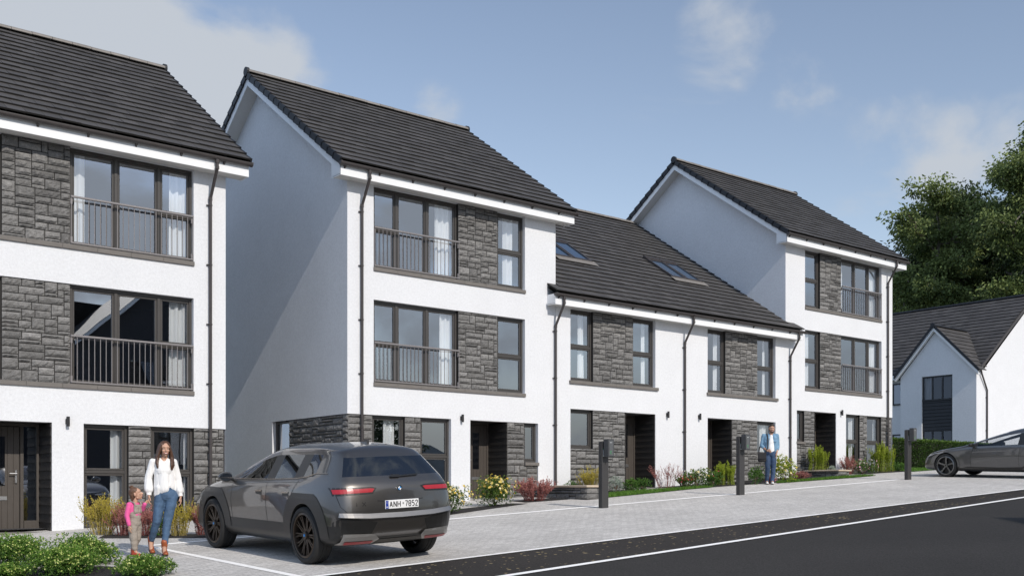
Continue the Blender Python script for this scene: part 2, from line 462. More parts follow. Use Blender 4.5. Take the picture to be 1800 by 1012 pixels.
def alcove(parent, org, xa, xb, z0, z1, depth, sidelight, glazing=True):
    """recessed entrance: boarded cheeks, ceiling, step, door with handle, letter plate and a sidelight. sidelight: 'l' or 'r'"""
    y0, y1 = YF + .02, YF + depth
    bh = .168
    for (xw, sg) in ((xb, -1), (xa, 1)):
        mb = MB(); z = z0
        while z < z1 - .01:
            zt = min(z + bh, z1)
            x_lo, x_hi = xw + sg * .030, xw + sg * .012
            mb.add([(x_lo, y0, z), (x_lo, y1, z), (x_hi, y1, zt), (x_hi, y0, zt), (xw, y0, z), (xw, y1, z), (xw, y1, zt), (xw, y0, zt)],
                   [(0, 1, 2, 3), (4, 5, 1, 0), (0, 3, 7, 4), (3, 2, 6, 7)], 0, R.random())
            z += bh
        mb.build('cladding', MAT['clad'], parent, org)
    c = MB(); c.box(xa, xb, y0, y1 + .1, z1 + .002, z1 + .03); c.build('porch_ceiling', MAT['clad'], parent, org)
    st = MB(); st.cbox(xa + .002, xb - .002, YF - .12, y1, z0 - .2, z0, .01); st.build('door_step', MAT['sill'], parent, org)
    # frame
    f = MB(); fw = .05; yd = y1
    side_w = .30
    if sidelight == 'l': xs0, xs1, xd0, xd1 = xa + .03, xa + .03 + side_w, xa + .05 + side_w, xb - .03
    else: xs0, xs1, xd0, xd1 = xb - .03 - side_w, xb - .03, xa + .03, xb - .05 - side_w
    f.box(xa + .02, xb - .02, yd, yd + .07, z1 - fw, z1); f.box(xa + .02, xa + .02 + fw, yd + .001, yd + .07, z0, z1 - fw); f.box(xb - .02 - fw, xb - .02, yd + .001, yd + .07, z0, z1 - fw)
    xm = (xs1 + xd0) / 2 if sidelight == 'l' else (xs0 + xd1) / 2
    f.box(xm - .03, xm + .03, yd + .002, yd + .07, z0, z1 - fw)
    f.box(min(xs0, xs1) + .03, max(xs0, xs1) - .03, yd + .003, yd + .07, z0, z0 + .2)
    fr = f.build('door_frame', MAT['door'], parent, org)
    g = MB(); g.quad((xs0, yd + .04, z0 + .2), (xs1, yd + .04, z0 + .2), (xs1, yd + .04, z1 - fw), (xs0, yd + .04, z1 - fw))
    g.build('sidelight', MAT['glass_dark'], fr, org)
    d = MB(); dz0, dz1 = z0 + .035, z1 - fw - .01
    x = xd0 + .035; w = (xd1 - xd0 - .07) / 7
    gl0, gl1 = xd0 + (xd1 - xd0) * .40, xd0 + (xd1 - xd0) * .64
    for i in range(7):
        a, b = x + i * w, x + (i + 1) * w
        d.cbox(a + .002, b - .002, yd + .02, yd + .06, dz0, dz1, .004)
    d.quad((xd0 + .03, yd + .028, dz0), (xd1 - .03, yd + .028, dz0), (xd1 - .03, yd + .028, dz1), (xd0 + .03, yd + .028, dz1))
    dr = d.build('door', MAT['door'], parent, org)
    q = MB(); q.box(gl0, gl1, yd + .008, yd + .021, dz0 + .85, dz1 - .2); q.build('door_glazing', MAT['glass_dark'], dr, org)
    hx = xd0 + .10 if sidelight == 'l' else xd1 - .10
    s2 = 1 if sidelight == 'l' else -1
    h = MB(); h.cbox(hx - .02, hx + .02, yd - .012, yd + .019, z0 + .93, z0 + 1.19, .006)
    h.tube([(hx, yd - .012, z0 + 1.12), (hx, yd - .055, z0 + 1.12), (hx + s2 * .13, yd - .055, z0 + 1.12)], .011, 8)
    h.build('door_handle', MAT['steel'], dr, org)
    lp = MB(); lp.cbox((gl0 + gl1) / 2 - .14, (gl0 + gl1) / 2 + .14, yd + .006, yd + .019, z0 + .60, z0 + .68, .004); lp.build('letter_plate', MAT['steel'], dr, org)
    ws = MB(); ws.box(xd0 + .02, xd1 - .02, yd - .015, yd + .019, z0 + .001, z0 + .034); ws.build('weather_bar', MAT['steel'], dr, org)
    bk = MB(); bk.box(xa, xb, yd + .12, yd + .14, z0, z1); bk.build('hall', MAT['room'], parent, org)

def gable_pts(yf, yr, yb, ze, slope):
    return [(yf, ze), (yr, ze + slope * (yr - yf)), (yb, ze)]

def eave_and_roof(root, org, x0, x1, yf, half, zs, sl=.70, verge=(.37, .37), over=.34, box_l=True, box_r=True, seed=1, ridge_x=None, skip=None, fx=None, rooflights=()):
    """white soffit, fascia and barge boards, gutter and the tiled roof with ridge. x0..x1: wall ends, zs: soffit level"""
    yr = yf + half; yb = yf + 2 * half
    xa, xb = x0 - verge[0], x1 + verge[1]
    fa, fb = fx if fx else (xa, xb)
    yfa = yf - over; fh = .26
    zr_b = zs + .30 + sl * (half - .08)            # underside of the barge at the ridge
    mb = MB()
    mb.box(fa, fb, yfa, yfa + .02, zs - .02, zs + fh, 0)                     # fascia
    mb.box(fa, fb, yfa + .021, yf + .02, zs, zs + .012, 1)                      # soffit
    bk = MB()
    bk.box(fa, fb, yb + over - .02, yb + over, zs - .02, zs + fh, 0)
    bk.box(fa, fb, yb, yb + over - .02, zs, zs + .012, 1)
    bk.build('fascia', [MAT['upvc'], MAT['soffit']], root, org)
    front = mb
    def barge(xo, sgn):
        mb = MB()
        # box end
        for (y_a, y_b) in ((yfa + .001, yf + .08), (yb - .08, yb + over - .001)):
            mb.box(xo, xo + sgn * .02, y_a, y_b, zs - .019, zs + .30, 0)
            mb.box(xo + sgn * .021, xo + sgn * abs(verge[0 if sgn > 0 else 1]), y_a, y_b, zs + .002, zs + .010, 1)
        for (p, q, z_p) in ((yf + .06, yr, 0), (yb - .06, yr, 0)):
            z_a = zs + .30
            z_b = z_a + sl * abs(q - p)
            mb.prism([(p, z_a), (q, z_b), (q, z_b + .19), (p, z_a + .19)], 0, xo, xo + sgn * .018, 0)
            # verge soffit
            mb.prism([(p, z_a + .01), (q, z_b + .01), (q, z_b + .025), (p, z_a + .025)], 0, xo + sgn * .019, xo + sgn * (abs(verge[0 if sgn > 0 else 1])), 1)
        # lower end of barge joins the fascia box
        mb.prism([(yfa + .001, zs + .30), (yf + .06, zs + .30), (yf + .06, zs + .49), (yfa + .001, zs + .30 + .02)], 0, xo, xo + sgn * .018, 0)
        mb.build('barge_board', [MAT['upvc'], MAT['soffit']], root, org)
    if box_l: barge(xa, 1)
    if box_r: barge(xb, -1)
    if not box_l:
        mb.box(fa, fa + .02, yfa + .021, yf - .001, zs - .019, zs + fh, 0)
    if not box_r:
        mb.box(fb - .02, fb, yfa + .021, yf - .001, zs - .019, zs + fh, 0)
    mb.build('fascia', [MAT['upvc'], MAT['soffit']], root, org)
    ye, ze = yfa - .03, zs + fh + .03
    zr = ze + sl * (yr - ye)
    rf = MB()
    roof_slope(rf, xa, xb, ye, ze, yr, zr, seed, skip=skip)
    roof_slope(rf, xa, xb, yb + over + .03, ze, yr, zr, seed + 1, tw=.66)
    if fx:   # the eave runs past the wall ends with a short lip
        for (p, q) in ((fa, xa), (xb, fb)):
            if q - p > .05:
                S = Vector((0, 1, sl)).normalized()
                lip = MB(); roof_slope(rf, p, q, ye, ze, yf - .004, ze + sl * (yf - .004 - ye), seed + 5)
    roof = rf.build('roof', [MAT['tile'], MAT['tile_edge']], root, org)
    rt = MB(); r0, r1 = ridge_x if ridge_x else (xa, xb)
    ridge_tiles(rt, r0, r1, yr, zr + .07, seed + 2); rt.build('ridge_tiles', MAT['ridge'], roof, org)
    S = Vector((0, 1, sl)).normalized(); Lr = (Vector((0, yr, zr)) - Vector((0, ye, ze))).length
    n = max(1, round(Lr / .335)); g = Lr / n
    for (flag, xo, sgn) in ((box_l, xa, -1), (box_r, xb, 1)):
        if not flag: continue
        vg = MB()
        for sd in (1, -1):
            for i in range(n):
                l0, l1 = i * g - .01, (i + 1) * g + .03
                def pt(l, h):
                    y = ye + S.y * l if sd > 0 else (yb + over + .03) - S.y * l
                    return (y - sd * .57 * h, ze + S.z * l + .82 * h)
                poly = [pt(l0, -.075), pt(l1, -.10), pt(l1, .045), pt(l0, .085)]
                vg.prism(poly if sd * sgn > 0 else poly[::-1], 0, xo, xo + sgn * .045)
        # round end cap of the ridge
        cp = [(yr + .118 * math.cos(2 * math.pi * k / 14), zr + .065 + .118 * math.sin(2 * math.pi * k / 14)) for k in range(14)]
        vg.prism(cp, 0, xo - sgn * .02, xo + sgn * .055)
        vg.build('verge_caps', MAT['verge'], roof, org)
    gt = MB(); gy, gz = yfa - .062, zs + fh - .015
    gutter(gt, fa - .03, fb + .03, gy, gz)
    x = fa + .10
    while x < fb:
        gt.prism([(yfa - .002, gz - .02), (yfa - .002, gz - .115), (gy - .02, gz - .055), (gy - .05, gz - .04)], 0, x - .018, x + .018)
        x += .92
    gt.build('gutter', MAT['gutter'], root, org)
    return ye, ze, yr, zr, gy, gz, roof

def gable_wall(mb, x, yf, half, zb, zs, sl, openings=(), m=0):
    """side wall in a plane x = const as a pentagon; openings (ya,yb,za,zb) start at the front corner"""
    yr, yb = yf + half, yf + 2 * half
    zt = zs + .30
    top = zt + sl * half
    if not openings:
        mb.add([(x, yf, zb), (x, yb, zb), (x, yb, zt), (x, yr, top), (x, yf, zt)], [(0, 1, 2, 3, 4)], m)
    else:
        (ya, ye, za, ze) = openings[0]
        mb.add([(x, ye, zb), (x, yb, zb), (x, yb, ze), (x, ye, ze)], [(0, 1, 2, 3)], m)
        mb.add([(x, yf, ze), (x, yb, ze), (x, yb, zt), (x, yr, top), (x, yf, zt)], [(0, 1, 2, 3, 4)], m)
        mb.add([(x, ye, zb), (x, ye, ze), (x + .25, ye, ze), (x + .25, ye, zb)], [(0, 1, 2, 3)], m)

def house3(label, X0, dr, sx, zref, base, seed, corner=True, right_gable=True, pipe_bot=None, sheer=True):
    """three storey townhouse; u runs from the stone corner across the front"""
    W, half = 6.36, 4.54
    X = lambda u: X0 + dr * u * sx
    x0, x1 = sorted((X(0), X(W)))
    zb = base - .5; zs = zref + 4.70; top = zref - .672
    root = thing('townhouse', ((x0 + x1) / 2, YF, base), label, 'house')
    org = tuple(root.location)
    def xr(a, b): return tuple(sorted((X(a), X(b))))
    ops = [(*xr(.705, 5.30), zref + 2.79, zs), (*xr(.705, 5.30), zref + .09, zref + 2.03),
           (*xr(0, 2.93), zb, top), (*xr(3.52, 5.75), zb, top)]
    mb = MB()
    wall_front(mb, (x0, x1), zb, zs + .02, ops, YF, .22)
    yb = YF + 2 * half
    mb.quad((x1, yb, zb), (x0, yb, zb), (x0, yb, zs + .02), (x1, yb, zs + .02))
    gy_end = 25.30
    for xg in (x0, x1):
        isc = abs(xg - X(0)) < 1e-6 and corner and dr > 0
        gable_wall(mb, xg, YF, half, zb, zs, .70, [(YF, gy_end, zb, top)] if isc else ())
    mb.build('wall', MAT['render'], root, org)
    # dark rooms behind the windows, with floors
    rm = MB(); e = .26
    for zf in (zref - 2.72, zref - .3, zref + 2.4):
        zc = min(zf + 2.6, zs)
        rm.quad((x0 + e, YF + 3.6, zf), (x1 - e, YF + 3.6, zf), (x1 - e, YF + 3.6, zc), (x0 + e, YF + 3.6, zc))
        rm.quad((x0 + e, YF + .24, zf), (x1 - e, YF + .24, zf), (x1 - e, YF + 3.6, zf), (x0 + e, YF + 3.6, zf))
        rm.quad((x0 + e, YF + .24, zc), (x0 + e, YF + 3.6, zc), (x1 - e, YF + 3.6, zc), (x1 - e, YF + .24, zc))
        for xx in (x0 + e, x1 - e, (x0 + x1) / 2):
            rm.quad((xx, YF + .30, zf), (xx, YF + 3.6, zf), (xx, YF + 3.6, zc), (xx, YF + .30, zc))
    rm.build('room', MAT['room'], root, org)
    # stone
    P = lambda u, v, d: (u, YF + .03 - d, v)
    k = 0
    for (a, b, c, d) in ((3.17, 4.41, zref + 2.79, zs), (3.17, 4.41, zref + .09, zref + 2.03), (0.0, .69, zb, top), (1.59, 2.05, zb, top), (4.73, 5.30, zref - 1.78, top), (4.73, 5.75, zb, zref - 1.78)):
        p, q = xr(a, b)
        if a == 0.0:
            if dr > 0: p += .03
            else: q -= .03
        st = MB(); stones(st, P, p, q, c, d, seed * 10 + k); k += 1
        for (xe, sg) in ((p, -1), (q, 1)):     # cheeks of the panel
            ok = not (a == 4.73 and b == 5.75 and abs(xe - X(5.75)) < .01)
            if ok: st.quad((xe, YF + .042, c), (xe, YF + .21, c), (xe, YF + .21, d), (xe, YF + .042, d), 1)
        st.build('stone_panel', [MAT['stone'], MAT['mortar']], root, org)
    if corner and dr > 0:
        st = MB()
        stones(st, lambda u, v, d: (X(0) + .03 - d, u, v), YF + .03, 24.42, zb, top, seed * 10 + 9)
        st.quad((X(0) + .04, 24.42, zb), (X(0) + .2, 24.42, zb), (X(0) + .2, 24.42, top), (X(0) + .04, 24.42, top), 1)
        st.build('stone_panel', [MAT['stone'], MAT['mortar']], root, org)
    # windows
    def win(a, b, c, d, mull=(), trans=(), curt=(), sh=None, s=0):
        p, q = xr(a, b)
        window_parts(root, org, p, q, c, d, sorted(X(m) for m in mull), [(min(X(t[0]), X(t[1])), max(X(t[0]), X(t[1])), t[2]) for t in trans], curt=[(X(t[0]), X(t[1])) for t in curt], sheer_top=sh, seed=seed * 20 + s)
    mir = dr < 0
    for lvl, (zb_, zt_) in enumerate(((zref + 2.79, zs - .005), (zref + .09, zref + 2.025))):
        zr_ = zb_ + .93
        if mir: cs = [(.76, 1.13), (2.82 if lvl == 0 else 3.02, 3.12)]
        else: cs = [(.73, .86 if lvl == 0 else .80), (2.62 if lvl == 0 else 2.75, 3.12)]
        win(.705, 3.17, zb_, zt_, (1.40, 2.27), [(.705, 1.40, zr_)], cs, sh=None, s=lvl)
        balustrade(root, org, *xr(.715, 3.18), zb_, zb_ + .955, YF - .012)
        c2 = [(4.78, 5.10)] if not (lvl == 1 and not mir) else []
        if mir and lvl == 0 and seed == 3: c2 = []
        win(4.41, 5.30, zb_, zt_, (), [(4.4, 5.3, zr_ + .01)], c2, s=4 + lvl)
    base_f = zref - 2.70
    win(.69, 1.59, base_f, top - .005, (), [(.69, 1.59, zref - 1.61)], [(1.12, 1.45)] if not mir else [(.75, .80)], s=7)
    win(2.05, 2.93, base_f, top - .005, (), [(2.05, 2.93, zref - 1.61)], [(2.10, 2.32)] if mir else [], s=8)
    win(5.30, 5.75, zref - 1.70, top - .005, (), (), (), s=9)
    p, q = xr(5.29, 5.77); sill(root, org, p, q, zref - 1.785, zref - 1.701, YF - .03, YF + .16, seed)
    for zz in (zref, zref + 2.70):
        p, q = xr(.695, 5.31); sill(root, org, p, q, zz, zz + .089, YF - .035, YF + .17, seed + 1)
    if corner and dr > 0:      # narrow window in the side wall, beside the stone
        w = MB(); xg = X(0) + .10
        w.box(xg, xg + .07, 24.43, 24.49, base_f, top - .06); w.box(xg, xg + .07, 25.22, 25.295, base_f, top - .06); w.box(xg + .001, xg + .07, 24.43, 25.295, top - .06, top - .003)
        w.box(xg + .02, xg + .06, 24.50, 24.55, base_f, top - .06)
        wo = w.build('window', MAT['frame'], root, org)
        g = MB(); g.quad((xg + .04, 25.22, base_f), (xg + .04, 24.55, base_f), (xg + .04, 24.55, top - .06), (xg + .04, 25.22, top - .06)); g.build('pane', MAT['glass'], wo, org)
    p, q = xr(3.52, 4.73)
    alcove(root, org, p, q, base + .03, top, .80, 'l' if dr > 0 else 'r')
    wall_lamp(root, org, X(3.24), zref - .645)
    ye, ze, yr, zr, gy, gz, roof = eave_and_roof(root, org, x0, x1, YF, half, zs, seed=seed * 7, box_r=right_gable)
    downpipe(root, org, X(.36), gy, gz - .03, YF - .055, pipe_bot if pipe_bot is not None else base - .1)
    return root

def terrace(label, x0, x1, op, kind, zref, base, seed, pipe_x, lamp_x, fx, ridge_x):
    """two storey house between its taller neighbours. op: (xa, s0, s1, xb) window / stone / window"""
    half = 6.72; zs = 4.985; zb = base - .5; top = 2.268
    root = thing('terraced_house', ((x0 + x1) / 2, YF, base), label, 'house', None)
    org = tuple(root.location)
    xa, s0, s1, xb = op
    mb = MB()
    ops = [(xa, xb, zref + .09, zs), (xa, xb, zb, top)]
    wall_front(mb, (x0, x1), zb, zs + .02, ops, YF, .22)
    yb = YF + 2 * half
    mb.quad((x1, yb, zb), (x0, yb, zb), (x0, yb, zs), (x1, yb, zs))
    for xg in (x0 + .004, x1 - .004): gable_wall(mb, xg, YF + .02, half - .02, zb, zs, .66)
    mb.build('wall', MAT['render'], root, org)
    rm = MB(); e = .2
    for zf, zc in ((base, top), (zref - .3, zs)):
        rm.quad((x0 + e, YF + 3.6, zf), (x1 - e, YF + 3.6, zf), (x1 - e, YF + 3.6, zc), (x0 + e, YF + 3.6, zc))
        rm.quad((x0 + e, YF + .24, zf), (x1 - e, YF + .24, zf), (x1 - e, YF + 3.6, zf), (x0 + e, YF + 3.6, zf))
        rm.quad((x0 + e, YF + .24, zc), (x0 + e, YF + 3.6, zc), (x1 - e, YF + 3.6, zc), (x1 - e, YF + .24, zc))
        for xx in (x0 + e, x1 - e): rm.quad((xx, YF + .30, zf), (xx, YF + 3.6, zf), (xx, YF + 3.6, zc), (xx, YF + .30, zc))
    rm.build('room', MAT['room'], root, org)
    P = lambda u, v, d: (u, YF + .03 - d, v)
    if kind == 0:      # window, stone, door
        g0, g1, w0, w1, d0, d1 = xa, 21.37, xa, 20.12, 21.37, xb
        rects = ((s0, s1, zref + .09, zs), (20.12, 21.37, 1.20, top), (xa, 21.37, zb, 1.20))
    else:
        w0, w1, d0, d1 = 27.28, xb, xa, 26.02
        rects = ((s0, s1, zref + .09, zs), (26.04, 27.28, 1.20, top), (26.04, xb, zb, 1.20))
    for k, (a, b, c, d) in enumerate(rects):
        st = MB(); stones(st, P, a, b, c, d, seed * 10 + k)
        for xe in (a, b):
            if abs(xe - xa) > .01 and abs(xe - xb) > .01: st.quad((xe, YF + .042, c), (xe, YF + .21, c), (xe, YF + .21, d), (xe, YF + .042, d), 1)
        st.build('stone_panel', [MAT['stone'], MAT['mortar']], root, org)
    window_parts(root, org, xa, s0, zref + .09, zs - .005, (), [(xa, s0, zref + 1.03)], curt=[(xa + .52, xa + .72)], seed=seed * 20)
    window_parts(root, org, s1, xb, zref + .09, zs - .005, (), [(s1, xb, zref + 1.03)], curt=[(s1 + .54, s1 + .69)], seed=seed * 20 + 1)
    window_parts(root, org, w0, w1, 1.20, top - .005, (), (), curt=[] if kind == 0 else [(w0 + .45, w0 + .7)], seed=seed * 20 + 2)
    sill(root, org, xa - .05, xb + .10, zref, zref + .089, YF - .05, YF + .17, seed)
    alcove(root, org, d0, d1, base + .03, top, .80, 'l')
    wall_lamp(root, org, lamp_x, 2.278)
    def skip(x, l, g): return False
    ye, ze, yr, zr, gy, gz, roof = eave_and_roof(root, org, x0, x1, YF, half, zs, sl=.665, verge=(0, 0), box_l=False, box_r=False, seed=seed * 7, fx=fx, ridge_x=ridge_x)
    # paired roof windows
    S = Vector((0, 1, .665)).normalized(); Nn = Vector((0, -.665, 1)).normalized()
    def rp(x, y, h):
        z = ze + .665 * (y - ye); v = Vector((x, y, z)) + Nn * h
        return tuple(v)
    rx0 = 20.42 if kind == 0 else 25.38
    fl = MB()
    ya, yb2 = 23.42, 24.62
    fl.add([rp(rx0 - .08, ya - .22, .10), rp(rx0 + 1.52, ya - .22, .10), rp(rx0 + 1.52, ya + .02, .11), rp(rx0 - .08, ya + .02, .11)], [(0, 1, 2, 3)], 1)
    def bar(a, b, c, d, h0, h1, m=0):
        V = [rp(a, c, h0), rp(b, c, h0), rp(b, d, h0), rp(a, d, h0), rp(a, c, h1), rp(b, c, h1), rp(b, d, h1), rp(a, d, h1)]
        fl.add(V, [(0, 3, 2, 1), (4, 5, 6, 7), (0, 1, 5, 4), (1, 2, 6, 5), (2, 3, 7, 6), (3, 0, 4, 7)], m)
    for j in (0, 1):
        a = rx0 + j * .74; b = a + .70
        bar(a, a + .055, ya, yb2, .02, .13); bar(b - .055, b, ya, yb2, .02, .13); bar(a + .055, b - .055, ya, ya + .08, .02, .128); bar(a + .055, b - .055, yb2 - .10, yb2, .02, .128)
        bar(a - .01, b + .01, yb2, yb2 + .12, .02, .15)
    ro = fl.build('roof_window', [MAT['gutter'], MAT['ridge']], roof, org)
    gg = MB()
    for j in (0, 1):
        a = rx0 + j * .74; b = a + .70
        gg.quad(rp(a + .05, ya + .07, .105), rp(b - .05, ya + .07, .105), rp(b - .05, yb2 - .09, .105), rp(a + .05, yb2 - .09, .105))
    gg.build('pane', MAT['skyglass'], roof, org)
    downpipe(root, org, pipe_x, gy, gz - .03, YF - .055, base + .05, side=.0)
    return root

MAT['skyglass'] = M('roof_window_glass', (.10, .16, .25), .04, metal=.75)
house3('left white townhouse with grey stone panels, nearest the woman and child', 9.415, -1, 1.0, 2.018, -.78, 1, corner=False)
house3('tall white townhouse with bare side gable, behind the dark parked car', 12.37, 1, 1.0, 2.491, -.30, 2)
house3('tall white townhouse at the far right end of the row, above the terrace roof', 34.965, -1, .9866, 3.386, .72, 3, corner=False)
terrace('lower two storey white house left of the middle downpipe, behind the left charging post', 18.735, 23.745, (19.265, 20.13, 21.69, 22.577), 0, 2.948, .12, 4, 18.69, 23.06, (18.43, 23.744), (18.75, 23.744))
terrace('lower two storey white house behind the standing man, right of the middle downpipe', 23.746, 28.69, (24.86, 25.72, 27.285, 28.165), 1, 2.948, .26, 5, 23.79, 24.455, (23.746, 29.15), (23.746, 28.55))
# the right hand pipe of the terrace belongs to its right half
t2 = [o for o in COL.objects if o.name.startswith('terraced_house')][-1]
downpipe(t2, tuple(t2.location), 28.885, YF - .40, 5.20, YF - .055, .45, side=.0)
# ------------------------------------------------------------------ far house (its long roof runs away from the street)
def far_house():
    root = thing('detached_house', (52, 28, .9), 'white detached house with a projecting gable bay, behind the hedge at far right', 'house')
    org = tuple(root.location); zb = .3
    xm, xr, xb2 = 49.92, 55.0, 60.1; yg, yend = 25.8, 40.0
    ze = 5.90; sl = .76; zr = ze + sl * (xr - xm)
    mb = MB()
    # gable end facing the street and the front wall facing left
    mb.add([(xm, yg, zb), (xb2, yg, zb), (xb2, yg, ze), (xr, yg, zr), (xm, yg, ze)], [(0, 1, 2, 3, 4)])
    mb.quad((xm, yend, zb), (xm, 29.75, zb), (xm, 29.75, ze), (xm, yend, ze))
    mb.quad((xb2, yg, zb), (xb2, yend, zb), (xb2, yend, ze), (xb2, yg, ze))
    mb.add([(xb2, yend, zb), (xm, yend, zb), (xm, yend, ze), (xr, yend, zr), (xb2, yend, ze)], [(0, 1, 2, 3, 4)])
    # bay gable, plane x = xf, with the tall window strip
    xf = 49.3; y0, y1 = yg + .002, 29.80; yc = (y0 + y1) / 2 + .1
    wa, wb = 27.02, 28.63; zt = 5.77; zap = 7.95; zev = 5.82
    mb.quad((xf, y0, zb), (xf, wa, zb), (xf, wa, zev), (xf, y0, zev)); mb.quad((xf, wb, zb), (xf, y1, zb), (xf, y1, zev), (xf, wb, zev))
    mb.quad((xf, wa, zt), (xf, wb, zt), (xf, wb, zev), (xf, wa, zev))
    mb.add([(xf, y0, zev), (xf, y1, zev), (xf, yc, zap)], [(0, 1, 2)])
    mb.quad((xf, y0, zb), (xm, y0, zb), (xm, y0, zev + .15), (xf, y0, zev)); mb.quad((xf, y1, zb), (xm, y1, zb), (xm, y1, zev), (xf, y1, zev))
    for (yy, s) in ((wa, 1), (wb, -1)): mb.quad((xf, yy, zb), (xf + .12, yy, zb), (xf + .12, yy, zt), (xf, yy, zt))
    mb.quad((xf, wa, zt), (xf + .12, wa, zt), (xf + .12, wb, zt), (xf, wb, zt))
    mb.build('wall', MAT['render'], root, org)
    cl = MB(); z = 3.10
    while z < 4.5:
        cl.add([(xf + .045, wa, z), (xf + .045, wb, z), (xf + .075, wb, z + .17), (xf + .075, wa, z + .17), (xf + .11, wa, z), (xf + .11, wb, z)], [(0, 1, 2, 3), (0, 4, 5, 1)]); z += .17
    cl.build('cladding', MAT['slate_dark'], root, org)
    for (a, b) in ((4.55, 5.76), (.95, 3.09)):
        w = MB(); x = xf + .06; fw = .07
        w.box(x, x + .06, wa, wb, b - fw, b); w.box(x - .04, x + .06, wa - .03 if a > 4 else wa, wb + .03 if a > 4 else wb, a, a + fw)
        for yy in (wa + fw / 2, wa + .55, wa + 1.08, wb - fw / 2): w.box(x + .001, x + .06, yy - fw / 2, yy + fw / 2, a + fw, b - fw)
        wo = w.build('window', MAT['frame_dark'], root, org)
        g = MB(); g.quad((x + .03, wb, a), (x + .03, wa, a), (x + .03, wa, b), (x + .03, wb, b)); g.build('pane', MAT['glass_far'], wo, org)
        if a > 4:
            cb = MB(); n = 14
            for (c0, c1) in ((28.2, 28.55),):
                V = [(x + .18 + .03 * math.sin(i * 1.7), c0 + (c1 - c0) * i / n, zz) for zz in (a, b) for i in range(n + 1)]
                cb.add(V, [(i, i + 1, i + n + 2, i + n + 1) for i in range(n)])
            cb.build('curtain', MAT['curtain'], wo, org, smooth=True)
    rm = MB(); rm.box(xf + .5, xm + 1.5, wa - .5, wb + .5, zb, zt); rm.build('room', MAT['room'], root, org)
    # openings of the main front wall to the left of the bay
    for (a, b) in ((4.5, 5.62), (.9, 3.0)):
        w = MB(); ya, yb = 30.05, 31.2
        w.box(xm - .05, xm + .02, ya, yb, a, a + .07); w.box(xm - .04, xm + .02, ya, yb, b - .07, b)
        for yy in (ya, ya + .5, yb - .07): w.box(xm - .039, xm + .02, yy, yy + .07, a + .07, b - .07)
        wo = w.build('window', MAT['frame_dark'], root, org)
        g = MB(); g.quad((xm - .01, yb, a), (xm - .01, ya, a), (xm - .01, ya, b), (xm - .01, yb, b)); g.build('pane', MAT['glass_dark'], wo, org)
    # main roof: slopes facing left and right
    rf = MB()
    def slope_x(y0_, y1_, xe, zee, xrr, zrr, seed):
        t = MB(); L0 = len(rf.v)
        roof_slope(t, -y1_, -y0_, xe, zee, xrr, zrr, seed, tw=.33)
        rf.v += [(q[1], -q[0], q[2]) for q in t.v]; rf.f += [[i + L0 for i in f] for f in t.f]; rf.m += t.m; rf.t += t.t
    slope_x(yg - .06, yend, xm - .28, ze + .12, xr, zr + .33, 71)
    slope_x(yg - .06, yend, xb2 + .28, ze + .12, xr, zr + .33, 72)
    # bay roof
    xin = 52.4
    sb = (zap - zev) / (yc - y0)
    bz = zev + .22
    sz = sb / math.hypot(1, sb)
    def valley(x, l, g): return x > xm - .28 + max(0., (bz - .2 * sb + (l + g) * sz - ze - .12) / sl) + .12
    roof_slope(rf, xf - .22, xin, y0 - .22, bz - .22 * sb + .02, yc, bz + sb * (yc - y0), 73, tw=.33, deck=False, skip=valley)
    roof_slope(rf, xf - .22, xin, y1 + .22, bz - .22 * sb - .05, yc, bz + sb * (yc - y0), 74, tw=.33)
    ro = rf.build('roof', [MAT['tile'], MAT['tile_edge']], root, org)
    rt = MB(); ridge_tiles(rt, xf - .22, xin - .1, yc, bz + sb * (yc - y0) + .07, 75)
    rt.build('ridge_tiles', MAT['verge'], ro, org); rt = MB()
    L0 = len(rt.v); t = MB(); ridge_tiles(t, -yend, -yg + .05, xr, zr + .40, 76)
    rt.v += [(q[1], -q[0], q[2]) for q in t.v]; rt.f += [[i + L0 for i in f] for f in t.f]; rt.m += t.m; rt.t += t.t
    rt.build('ridge_tiles', MAT['verge'], ro, org)
    # barge boards and verge of the bay
    bb = MB(); vg = MB()
    for sgn, ye_ in ((1, y0 - .2), (-1, y1 + .2)):
        za = zev - .18; zb_ = zap + .03
        bb.prism([(ye_, za), (yc, zb_), (yc, zb_ + .2), (ye_, za + .2)], 0, xf - .20, xf - .18)
        bb.prism([(ye_, za + .01), (yc, zb_ + .01), (yc, zb_ + .03), (ye_, za + .03)], 0, xf - .179, xf - .001)
        vg.prism([(ye_ - sgn * .03, za + .14), (yc, zb_ + .17), (yc, zb_ + .34), (ye_ - sgn * .03, za + .31)], 0, xf - .25, xf - .205)
    vg.prism([(yc + .12 * math.cos(k * .5236), zap + .30 + .12 * math.sin(k * .5236)) for k in range(12)], 0, xf - .28, xf - .2)
    bb.build('barge_board', MAT['upvc'], root, org); vg.build('verge_caps', MAT['verge'], ro, org)
    fb = MB()
    fb.box(xm - .32, xm - .30, 29.8, yend, ze - .12, ze + .1); fb.box(xm - .299, xm - .001, 29.8, yend, ze - .1, ze - .09); fb.build('fascia', MAT['upvc'], root, org)
    # verge of the main gable
    v2 = MB()
    v2.prism([(xm - .3, ze + .02), (xr, zr + .16), (xr, zr + .34), (xm - .3, ze + .20)], 1, yg - .09, yg - .03)
    v2.prism([(xb2 + .3, ze + .02), (xr, zr + .16), (xr, zr + .34), (xb2 + .3, ze + .20)], 1, yg - .09, yg - .03)
    v2.build('verge_strip', MAT['gutter'], ro, org)
    p = MB(); px_ = 50.22; py = yg - .06
    p.tube([(xm - .42, yg - .12, ze + .02), (xm - .30, yg - .1, ze - .18), (px_, py, ze - .95), (px_, py, .9)], .04, 8)
    for z in (4.6, 3.0, 1.6): p.box(px_ - .07, px_ + .05, py, py + .05, z - .015, z + .015)
    p.build('downpipe', MAT['gutter'], root, org)
far_house()

